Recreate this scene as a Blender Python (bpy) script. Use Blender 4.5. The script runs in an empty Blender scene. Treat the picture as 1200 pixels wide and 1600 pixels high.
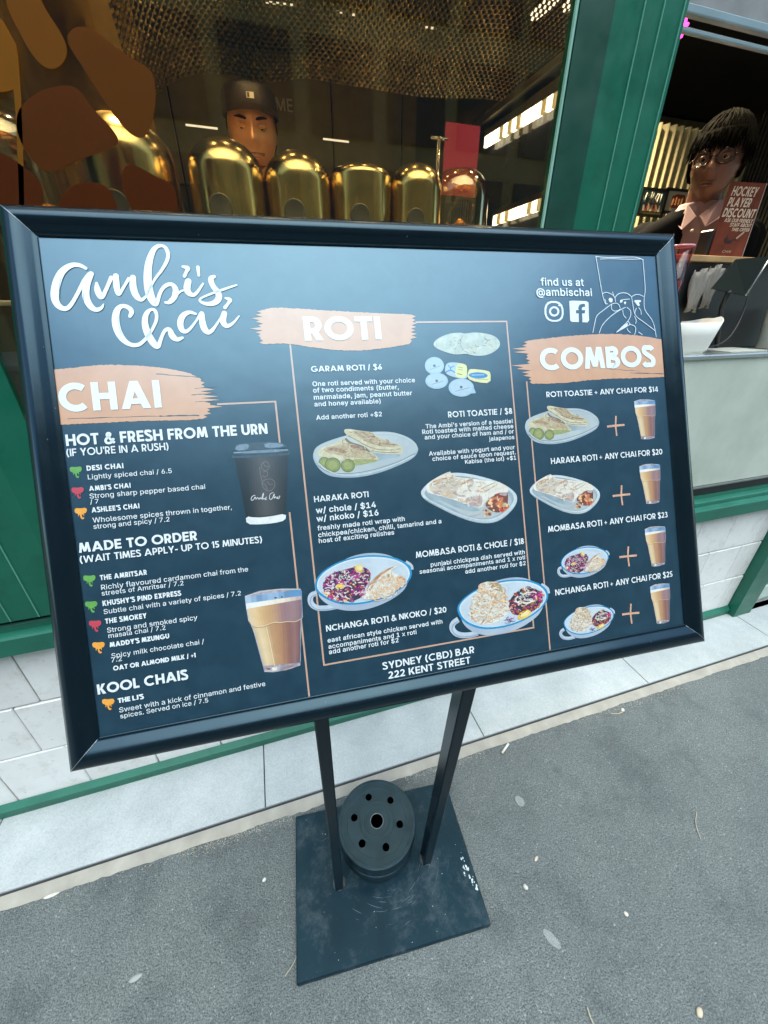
import bpy, math, random
from mathutils import Vector, Matrix, noise
random.seed(7)
sc = bpy.context.scene
COL = sc.collection
# ---------------------------------------------------------------- camera
cam_d = bpy.data.cameras.new('camera')
cam_d.sensor_fit = 'HORIZONTAL'; cam_d.sensor_width = 36.0
cam_d.lens = 603 / 1200 * 36.0
cam_d.clip_start = 0.02; cam_d.clip_end = 500
cam = bpy.data.objects.new('camera', cam_d); COL.objects.link(cam)
cam.location = (0, 0, 1.5)
cam.rotation_euler = (math.radians(90 - 28.1), 0, math.radians(73 - 90))
sc.camera = cam
# ---------------------------------------------------------------- sky, sun, exposure
SUN_EL, SUN_AZ = 70, 275            # elevation; compass direction the light comes from, counted from +X towards +Y
world = bpy.data.worlds.new('World'); sc.world = world; world.use_nodes = True
wn = world.node_tree; wn.nodes.clear()
wo = wn.nodes.new('ShaderNodeOutputWorld'); wb = wn.nodes.new('ShaderNodeBackground')
ws = wn.nodes.new('ShaderNodeTexSky'); ws.sky_type = 'NISHITA'; ws.sun_disc = False
ws.sun_elevation = math.radians(SUN_EL); ws.sun_rotation = math.radians(90 - SUN_AZ)
ws.air_density = 1.0; ws.dust_density = .8; ws.ozone_density = 1.5
wb.inputs['Strength'].default_value = 0.15
wt_ = wn.nodes.new('ShaderNodeMixRGB'); wt_.blend_type = 'MULTIPLY'; wt_.inputs[0].default_value = 1; wt_.inputs[2].default_value = (.95, 1.06, .93, 1)   # white balance of the daylight
wn.links.new(ws.outputs[0], wt_.inputs[1]); wn.links.new(wt_.outputs[0], wb.inputs[0]); wn.links.new(wb.outputs[0], wo.inputs[0])
sd = bpy.data.lights.new('sun', 'SUN'); sd.energy = 1.2; sd.angle = math.radians(66); sd.color = (.95, .985, .95)
sun = bpy.data.objects.new('sun', sd); COL.objects.link(sun)
a, e_ = math.radians(SUN_AZ), math.radians(SUN_EL)
sun.rotation_euler = Vector((math.cos(a) * math.cos(e_), math.sin(a) * math.cos(e_), math.sin(e_))).to_track_quat('Z', 'Y').to_euler()
sun.location = (0, 0, 12)
sc.view_settings.view_transform = 'Standard'; sc.view_settings.look = 'None'
sc.view_settings.exposure = 1.72; sc.view_settings.gamma = 1; sc.view_settings.use_curve_mapping = False
# ---------------------------------------------------------------- materials
MATS = {}
def nodes(name):
    m = bpy.data.materials.new(name); m.use_nodes = True; t = m.node_tree
    return m, t, t.nodes['Principled BSDF']
def ramp(t, fac, stops):
    r = t.nodes.new('ShaderNodeValToRGB'); t.links.new(fac, r.inputs[0]); el = r.color_ramp.elements
    while len(el) < len(stops): el.new(.5)
    for e, (p, c) in zip(el, stops): e.position = p; e.color = (*c, 1) if len(c) == 3 else c
    return r.outputs[0]
def noi(t, scale, detail=4, rough=.55, vec=None, dist=0):
    n = t.nodes.new('ShaderNodeTexNoise'); n.inputs['Scale'].default_value = scale
    n.inputs['Detail'].default_value = detail; n.inputs['Roughness'].default_value = rough; n.inputs['Distortion'].default_value = dist
    if vec is None:
        if 'CO' not in t.nodes:
            c = t.nodes.new('ShaderNodeTexCoord'); c.name = 'CO'
        vec = t.nodes['CO'].outputs['Object']
    t.links.new(vec, n.inputs['Vector']); return n.outputs['Fac']
def vor(t, scale, feature='F1', out='Distance'):
    n = t.nodes.new('ShaderNodeTexVoronoi'); n.feature = feature; n.inputs['Scale'].default_value = scale
    if 'CO' not in t.nodes:
        c = t.nodes.new('ShaderNodeTexCoord'); c.name = 'CO'
    t.links.new(t.nodes['CO'].outputs['Object'], n.inputs['Vector']); return n.outputs[out]
def bump(t, b, h, strength=.3, dist=.002):
    n = t.nodes.new('ShaderNodeBump'); n.inputs['Strength'].default_value = strength; n.inputs['Distance'].default_value = dist
    t.links.new(h, n.inputs['Height']); t.links.new(n.outputs[0], b.inputs['Normal'])
def mixc(t, f, c1, c2, mode='MIX'):
    n = t.nodes.new('ShaderNodeMixRGB'); n.blend_type = mode
    for k, v in ((0, f), (1, c1), (2, c2)):
        if hasattr(v, 'node'): t.links.new(v, n.inputs[k])
        else: n.inputs[k].default_value = v if k == 0 else (*v, 1)
    return n.outputs[0]
def mth(t, op, a_, b_=0):
    n = t.nodes.new('ShaderNodeMath'); n.operation = op
    for k, v in ((0, a_), (1, b_)):
        if hasattr(v, 'node'): t.links.new(v, n.inputs[k])
        else: n.inputs[k].default_value = v
    return n.outputs[0]
def M(name, col, rough=.5, metal=0, var=.12, scale=6, bmp=0, bscale=60, spec=.5, rvar=0, coat=0, ior=1.5):
    """plain surface with a little colour, gloss and relief variation"""
    if name in MATS: return MATS[name]
    m, t, b = nodes(name)
    lo = tuple(max(0, c * (1 - var)) for c in col); hi = tuple(min(1, c * (1 + var)) for c in col)
    t.links.new(ramp(t, noi(t, scale), [(.3, lo), (.7, hi)]), b.inputs['Base Color'])
    b.inputs['Roughness'].default_value = rough; b.inputs['Metallic'].default_value = metal
    b.inputs['Specular IOR Level'].default_value = spec; b.inputs['Coat Weight'].default_value = coat; b.inputs['IOR'].default_value = ior
    if rvar:
        r = ramp(t, noi(t, scale * 1.7, 6), [(.3, (rough - rvar,) * 3), (.7, (rough + rvar,) * 3)])
        t.links.new(r, b.inputs['Roughness'])
    if bmp: bump(t, b, noi(t, bscale, 5), bmp, .002)
    MATS[name] = m; return m
def emit(name, col, s):
    if name in MATS: return MATS[name]
    m, t, b = nodes(name); b.inputs['Base Color'].default_value = (*col, 1)
    b.inputs['Emission Color'].default_value = (*col, 1); b.inputs['Emission Strength'].default_value = s
    MATS[name] = m; return m
# print inks on the menu poster: one gloss film over all of them
PR_ROUGH, PR_IOR = .30, 1.95
SKY_SHEEN = (.50, .80, 1, 1)        # blue sky sheen put into the gloss colour of poster, frame and stand
def ink(name, c1, c2=None, scale=90, stops=(.35, .65), c3=None):
    if name in MATS: return MATS[name]
    m, t, b = nodes(name); c2 = c2 or tuple(c * .88 for c in c1)
    st = [(stops[0], c1), (stops[1], c2)] + ([(stops[1] + .14, c3)] if c3 else [])
    t.links.new(ramp(t, noi(t, scale, 5, .6, dist=.4), st), b.inputs['Base Color'])
    b.inputs['Roughness'].default_value = PR_ROUGH; b.inputs['IOR'].default_value = PR_IOR; b.inputs['Specular Tint'].default_value = SKY_SHEEN
    MATS[name] = m; return m
# ---------------------------------------------------------------- object helpers
WM = {}                                   # world matrix of every thing
def tag(o, label=None, cat=None, group=None, kind=None):
    if label: o['label'] = label
    if cat: o['category'] = cat
    if group: o['group'] = group
    if kind: o['kind'] = kind
    return o
def thing(name, label, cat, loc=(0, 0, 0), rz=0, group=None):
    o = bpy.data.objects.new(name, None); COL.objects.link(o); o.empty_display_size = .05
    o.location = loc; o.rotation_euler = (0, 0, rz)
    WM[o] = Matrix.Translation(loc) @ Matrix.Rotation(rz, 4, 'Z')
    return tag(o, label, cat, group)
class MB:
    """collects world-space geometry of ONE part"""
    def __init__(s): s.v = []; s.f = []; s.m = []; s.sm = []
    def add(s, vs, fs, mi=0, smooth=False):
        k = len(s.v); s.v += [tuple(p) for p in vs]; s.f += [tuple(i + k for i in f) for f in fs]
        s.m += [mi] * len(fs); s.sm += [smooth] * len(fs); return s
    def box(s, x0, x1, y0, y1, z0, z1, mi=0, rot=0, at=None, bev=0, mat=None):
        if bev:
            b = bev; prof = [(x0 + b, y0), (x1 - b, y0), (x1, y0 + b), (x1, y1 - b), (x1 - b, y1), (x0 + b, y1), (x0, y1 - b), (x0, y0 + b)]
            ins = [(x0 + b, y0 + b), (x1 - b, y0 + b), (x1 - b, y0 + b), (x1 - b, y1 - b), (x1 - b, y1 - b), (x0 + b, y1 - b), (x0 + b, y1 - b), (x0 + b, y0 + b)]
            vs = [(x, y, z0) for x, y in ins] + [(x, y, z0 + b) for x, y in prof] + [(x, y, z1 - b) for x, y in prof] + [(x, y, z1) for x, y in ins]
            fs = [(i + 8 * r, (i + 1) % 8 + 8 * r, (i + 1) % 8 + 8 * r + 8, i + 8 * r + 8) for r in range(3) for i in range(8)]
            fs += [tuple(range(7, -1, -1)), tuple(range(24, 32))]
        else:
            vs = [(x, y, z) for z in (z0, z1) for x, y in ((x0, y0), (x1, y0), (x1, y1), (x0, y1))]
            fs = [(3, 2, 1, 0), (4, 5, 6, 7), (0, 1, 5, 4), (1, 2, 6, 5), (2, 3, 7, 6), (3, 0, 4, 7)]
        if rot or at or mat:
            Mx = mat or (Matrix.Translation(at or (0, 0, 0)) @ Matrix.Rotation(rot, 4, 'Z'))
            vs = [Mx @ Vector(p) for p in vs]
        return s.add(vs, fs, mi)
    def lathe(s, prof, c=(0, 0, 0), n=32, mi=0, mat=None, smooth=True):
        vs = []; fs = []
        for r, z in prof:
            for i in range(n):
                an = 2 * math.pi * i / n; vs.append((c[0] + r * math.cos(an), c[1] + r * math.sin(an), c[2] + z))
        for j in range(len(prof) - 1):
            for i in range(n): fs.append((j * n + i, j * n + (i + 1) % n, (j + 1) * n + (i + 1) % n, (j + 1) * n + i))
        if prof[0][0] > 1e-4: fs.append(tuple(range(n - 1, -1, -1)))
        if prof[-1][0] > 1e-4: fs.append(tuple((len(prof) - 1) * n + i for i in range(n)))
        if mat: vs = [mat @ Vector(p) for p in vs]
        return s.add(vs, fs, mi, smooth)
    def tube(s, pts, r, n=8, mi=0, cap=True):
        pts = [Vector(p) for p in pts]; rs = r if isinstance(r, (list, tuple)) else [r] * len(pts); vs = []; fs = []
        for i, p in enumerate(pts):
            d = (pts[min(i + 1, len(pts) - 1)] - pts[max(i - 1, 0)]).normalized()
            u = d.cross(Vector((0, 0, 1))); u = u if u.length > .05 else d.cross(Vector((0, 1, 0))); u.normalize(); w = d.cross(u)
            for k in range(n):
                an = 2 * math.pi * k / n; vs.append(p + (u * math.cos(an) + w * math.sin(an)) * rs[i])
        for i in range(len(pts) - 1):
            for k in range(n): fs.append((i * n + k, i * n + (k + 1) % n, (i + 1) * n + (k + 1) % n, (i + 1) * n + k))
        if cap: fs += [tuple(range(n - 1, -1, -1)), tuple((len(pts) - 1) * n + k for k in range(n))]
        return s.add(vs, fs, mi, True)
    def extr(s, poly, axis, a0, a1, mi=0):
        """polygon (2D) extruded along axis 'x','y' or 'z'"""
        n = len(poly)
        def P(p, q): return {'x': (q, p[0], p[1]), 'y': (p[0], q, p[1]), 'z': (p[0], p[1], q)}[axis]
        vs = [P(p, a0) for p in poly] + [P(p, a1) for p in poly]
        fs = [(i, (i + 1) % n, (i + 1) % n + n, i + n) for i in range(n)] + [tuple(range(n - 1, -1, -1)), tuple(range(n, 2 * n))]
        return s.add(vs, fs, mi)
    def build(s, name, mats, parent=None, root=None, fix=True):
        me = bpy.data.meshes.new(name)
        mats = mats if isinstance(mats, (list, tuple)) else [mats]
        o = bpy.data.objects.new(name, me); COL.objects.link(o)
        if parent is not None:
            r = parent
            while r.parent: r = r.parent
            Wm = WM[r]; inv = Wm.inverted(); vs = [inv @ Vector(v) for v in s.v]; o.parent = parent
        else:
            xs = [v[0] for v in s.v]; ys = [v[1] for v in s.v]; zs = [v[2] for v in s.v]
            c = Vector(((min(xs) + max(xs)) / 2, (min(ys) + max(ys)) / 2, min(zs))); o.location = c
            WM[o] = Matrix.Translation(c); vs = [Vector(v) - c for v in s.v]
        me.from_pydata(vs, [], s.f)
        for mt in mats: me.materials.append(mt)
        me.polygons.foreach_set('material_index', s.m); me.polygons.foreach_set('use_smooth', s.sm)
        if fix:
            import bmesh
            bm = bmesh.new(); bm.from_mesh(me); bmesh.ops.recalc_face_normals(bm, faces=bm.faces); bm.to_mesh(me); bm.free()
        me.update(); return o
def struct(name, mb, mat): return tag(mb.build(name, mat), kind='structure')
def chaikin(p, n=2, closed=True):
    for _ in range(n):
        q = []; L = len(p)
        for i in range(L if closed else L - 1):
            a_, b_ = p[i], p[(i + 1) % L]
            q += [tuple(x * .75 + y * .25 for x, y in zip(a_, b_)), tuple(x * .25 + y * .75 for x, y in zip(a_, b_))]
        if not closed: q = [p[0]] + q + [p[-1]]
        p = q
    return p
# ---------------------------------------------------------------- surface materials
def asphalt():
    m, t, b = nodes('asphalt')
    big = noi(t, 1.3, 4); fine = noi(t, 270, 4, .75); v = vor(t, 300, out='Color'); vd = vor(t, 300)
    sep = t.nodes.new('ShaderNodeSeparateColor'); t.links.new(v, sep.inputs[0])
    c = ramp(t, sep.outputs[0], [(0, (.055, .064, .062)), (.3, (.15, .163, .156)), (.6, (.19, .206, .198)), (.93, (.23, .248, .238)), (.99, (.33, .345, .33)), (1, (.7, .72, .68))])
    c = mixc(t, .6, c, ramp(t, fine, [(.36, (.05, .058, .058)), (.64, (.34, .362, .35))]))
    c = mixc(t, .85, c, ramp(t, big, [(.3, (.62, .65, .67)), (.68, (1.08, 1.09, 1.07))]), 'MULTIPLY')
    st = ramp(t, noi(t, 5, 7, .7), [(.36, (.68, .69, .71)), (.5, (1, 1, 1))])
    c = mixc(t, .8, c, st, 'MULTIPLY')
    t.links.new(c, b.inputs['Base Color']); b.inputs['Roughness'].default_value = .85
    h = mth(t, 'ADD', mth(t, 'MULTIPLY', vd, -1.3), mth(t, 'MULTIPLY', fine, .8)); bump(t, b, h, .95, .003); return m
def paver():
    m, t, b = nodes('paver_stone')
    c = ramp(t, noi(t, 5, 6, .65), [(.3, (.36, .385, .38)), (.7, (.49, .51, .50))])
    c = mixc(t, .75, c, ramp(t, noi(t, 260, 3, .7), [(.3, (.72, .72, .72)), (.62, (1.1, 1.1, 1.1))]), 'MULTIPLY')
    c = mixc(t, .6, c, ramp(t, noi(t, 13, 3, .5), [(.62, (1, 1, 1)), (.78, (.82, .83, .83))]), 'MULTIPLY')
    t.links.new(c, b.inputs['Base Color']); b.inputs['Roughness'].default_value = .6; bump(t, b, noi(t, 180, 4), .25, .001); return m
def tile_m():
    m, t, b = nodes('white_glazed_tile')
    oi = t.nodes.new('ShaderNodeObjectInfo')
    c = ramp(t, noi(t, 7, 5, .6), [(.3, (.80, .775, .76)), (.6, (.88, .865, .85)), (.8, (.85, .82, .80))])
    c = mixc(t, .7, c, ramp(t, oi.outputs['Random'], [(0, (.93, .92, .92)), (1, (1.03, 1.03, 1.03))]), 'MULTIPLY')
    c = mixc(t, .5, c, ramp(t, noi(t, 60, 2), [(.27, (.6, .55, .5)), (.33, (1, 1, 1))]), 'MULTIPLY'); c = mixc(t, .8, c, ramp(t, noi(t, 16, 8, .75), [(.34, (.80, .77, .72)), (.48, (1, 1, 1))]), 'MULTIPLY')
    t.links.new(c, b.inputs['Base Color']); b.inputs['Roughness'].default_value = .22; bump(t, b, noi(t, 14, 3), .35, .006); return m
def green_m(name, c, r=.36):
    m, t, b = nodes(name)
    cc = ramp(t, noi(t, 4, 5), [(.3, tuple(x * .88 for x in c)), (.7, tuple(min(1, x * 1.1) for x in c))])
    cc = mixc(t, .5, cc, ramp(t, noi(t, 90, 4, .7), [(.66, (1, 1, 1)), (.76, (2.4, 1.7, 1.9))]), 'MULTIPLY'); cc = mixc(t, .7, cc, ramp(t, noi(t, 9, 8, .7), [(.36, (.72, .72, .7)), (.5, (1, 1, 1))]), 'MULTIPLY')
    t.links.new(cc, b.inputs['Base Color']); t.links.new(ramp(t, noi(t, 16, 5), [(.3, (r - .08,) * 3), (.7, (r + .1,) * 3)]), b.inputs['Roughness'])
    bump(t, b, noi(t, 300, 2), .06, .001); return m
def steel():
    m, t, b = nodes('brushed_steel')
    tc = t.nodes.new('ShaderNodeTexCoord'); mp = t.nodes.new('ShaderNodeMapping'); mp.inputs['Scale'].default_value = (1, 1, 1)
    t.links.new(tc.outputs['Object'], mp.inputs[0])
    t.links.new(ramp(t, noi(t, 4, 6, .65, mp.outputs[0]), [(.3, (.48, .52, .44)), (.7, (.64, .67, .58))]), b.inputs['Base Color'])
    b.inputs['Metallic'].default_value = .15
    t.links.new(ramp(t, noi(t, 9, 7, .7), [(.3, (.36,) * 3), (.7, (.56,) * 3)]), b.inputs['Roughness']); bump(t, b, noi(t, 40, 6, .7), .08, .002); return m
def black_frame():
    m, t, b = nodes('satin_black_aluminium')
    sp = noi(t, 240, 3, .6); c = ramp(t, sp, [(.74, (.003, .007, .011)), (.78, (.16, .2, .22))])
    t.links.new(c, b.inputs['Base Color']); b.inputs['IOR'].default_value = 1.5; b.inputs['Specular Tint'].default_value = SKY_SHEEN
    t.links.new(ramp(t, noi(t, 22, 6, .65), [(.3, (.17,) * 3), (.7, (.26,) * 3)]), b.inputs['Roughness']); return m
def plate_m():
    m, t, b = nodes('scuffed_black_steel')
    base = ramp(t, noi(t, 9, 5, .6), [(.3, (.003, .012, .019)), (.7, (.006, .021, .030))])
    sc_ = ramp(t, noi(t, 11, 12, .82, dist=.15), [(.50, (0, 0, 0)), (.78, (1, 1, 1))])
    c = mixc(t, mth(t, 'MULTIPLY', sc_, .38), base, (.19, .22, .22))
    dust = ramp(t, noi(t, 330, 3, .7), [(.7, (0, 0, 0)), (.76, (1, 1, 1))])
    c = mixc(t, mth(t, 'MULTIPLY', dust, .5), c, (.4, .42, .4))
    t.links.new(c, b.inputs['Base Color']); t.links.new(ramp(t, noi(t, 20, 6), [(.3, (.34,) * 3), (.7, (.55,) * 3)]), b.inputs['Roughness'])
    b.inputs['IOR'].default_value = 1.4; b.inputs['Specular Tint'].default_value = SKY_SHEEN; bump(t, b, noi(t, 90, 5, .7), .12, .001); return m
def glass_m(name, tint=(1, 1, 1), ior=1.5, rough=0.0):
    m = bpy.data.materials.new(name); m.use_nodes = True; t = m.node_tree; t.nodes.clear()
    o = t.nodes.new('ShaderNodeOutputMaterial'); mx = t.nodes.new('ShaderNodeMixShader'); tr = t.nodes.new('ShaderNodeBsdfTransparent')
    gl = t.nodes.new('ShaderNodeBsdfGlossy'); fr = t.nodes.new('ShaderNodeLayerWeight'); fr.inputs[0].default_value = .5; f0 = ((ior - 1) / (ior + 1)) ** 2; sk = mth(t, 'ADD', mth(t, 'MULTIPLY', mth(t, 'POWER', fr.outputs['Facing'], 5), 1 - f0), f0)
    tr.inputs[0].default_value = (*tint, 1); gl.inputs['Roughness'].default_value = rough
    t.links.new(sk, mx.inputs[0]); t.links.new(tr.outputs[0], mx.inputs[1]); t.links.new(gl.outputs[0], mx.inputs[2]); t.links.new(mx.outputs[0], o.inputs[0]); return m
def brass(name='brushed_brass', r=.15, c=(.68, .52, .26)):
    m, t, b = nodes(name); b.inputs['Metallic'].default_value = 1
    t.links.new(ramp(t, noi(t, 12, 4), [(.3, tuple(x * .85 for x in c)), (.7, c)]), b.inputs['Base Color'])
    t.links.new(ramp(t, noi(t, 30, 5), [(.3, (r,) * 3), (.7, (r + .1,) * 3)]), b.inputs['Roughness']); return m
def mesh_curtain():
    m, t, b = nodes('gold_ring_mesh')
    tc = t.nodes.new('ShaderNodeTexCoord'); sx = t.nodes.new('ShaderNodeSeparateXYZ'); t.links.new(tc.outputs['UV'], sx.inputs[0])
    s1 = mth(t, 'SINE', mth(t, 'MULTIPLY', sx.outputs[0], 330)); s2 = mth(t, 'SINE', mth(t, 'MULTIPLY', sx.outputs[1], 330))
    pr = mth(t, 'MULTIPLY', s1, s2)
    b.inputs['Metallic'].default_value = 1; b.inputs['Roughness'].default_value = .25
    t.links.new(ramp(t, noi(t, 7, 4), [(.3, (.08, .064, .03)), (.7, (.42, .34, .18))]), b.inputs['Base Color'])
    bump(t, b, pr, 1.0, .003)
    tr = t.nodes.new('ShaderNodeBsdfTransparent'); mx = t.nodes.new('ShaderNodeMixShader')
    t.links.new(mth(t, 'GREATER_THAN', mth(t, 'ADD', pr, mth(t, 'MULTIPLY', noi(t, 9, 4), .9)), .62), mx.inputs[0]); t.links.new(b.outputs[0], mx.inputs[1]); t.links.new(tr.outputs[0], mx.inputs[2])
    t.links.new(mx.outputs[0], t.nodes['Material Output'].inputs[0]); return m
def film(name, c1, c2):
    m, t, b = nodes(name)
    col = ramp(t, noi(t, 4, 6, .6), [(.35, c1), (.65, c2)])
    t.links.new(col, b.inputs['Base Color']); b.inputs['Roughness'].default_value = .6; b.inputs['Specular IOR Level'].default_value = .12
    tl = t.nodes.new('ShaderNodeBsdfTranslucent'); t.links.new(mixc(t, .3, col, (.8, .3, .05)), tl.inputs[0])
    mx = t.nodes.new('ShaderNodeMixShader'); mx.inputs[0].default_value = .45
    t.links.new(b.outputs[0], mx.inputs[1]); t.links.new(tl.outputs[0], mx.inputs[2]); t.links.new(mx.outputs[0], t.nodes['Material Output'].inputs[0]); return m
asph, pav, til, stl, blk, plt = asphalt(), paver(), tile_m(), steel(), black_frame(), plate_m()
grn = green_m('green_painted_metal', (.006, .12, .07)); grn_dk = green_m('dark_green_painted_metal', (.008, .062, .042))
grn_sill = green_m('weathered_green_sill', (.014, .14, .09), .42)
pane_m = glass_m('window_glass', (.97, .90, .74), 1.56)  # warm tint stands in for the golden light inside
dark = M('dark_olive_panel', (.10, .075, .04), .35, var=.25, scale=3)
blackp = M('matt_black', (.012, .012, .013), .45)
grout = M('grey_grout', (.58, .56, .53), .8, bmp=.3, bscale=200)
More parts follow.
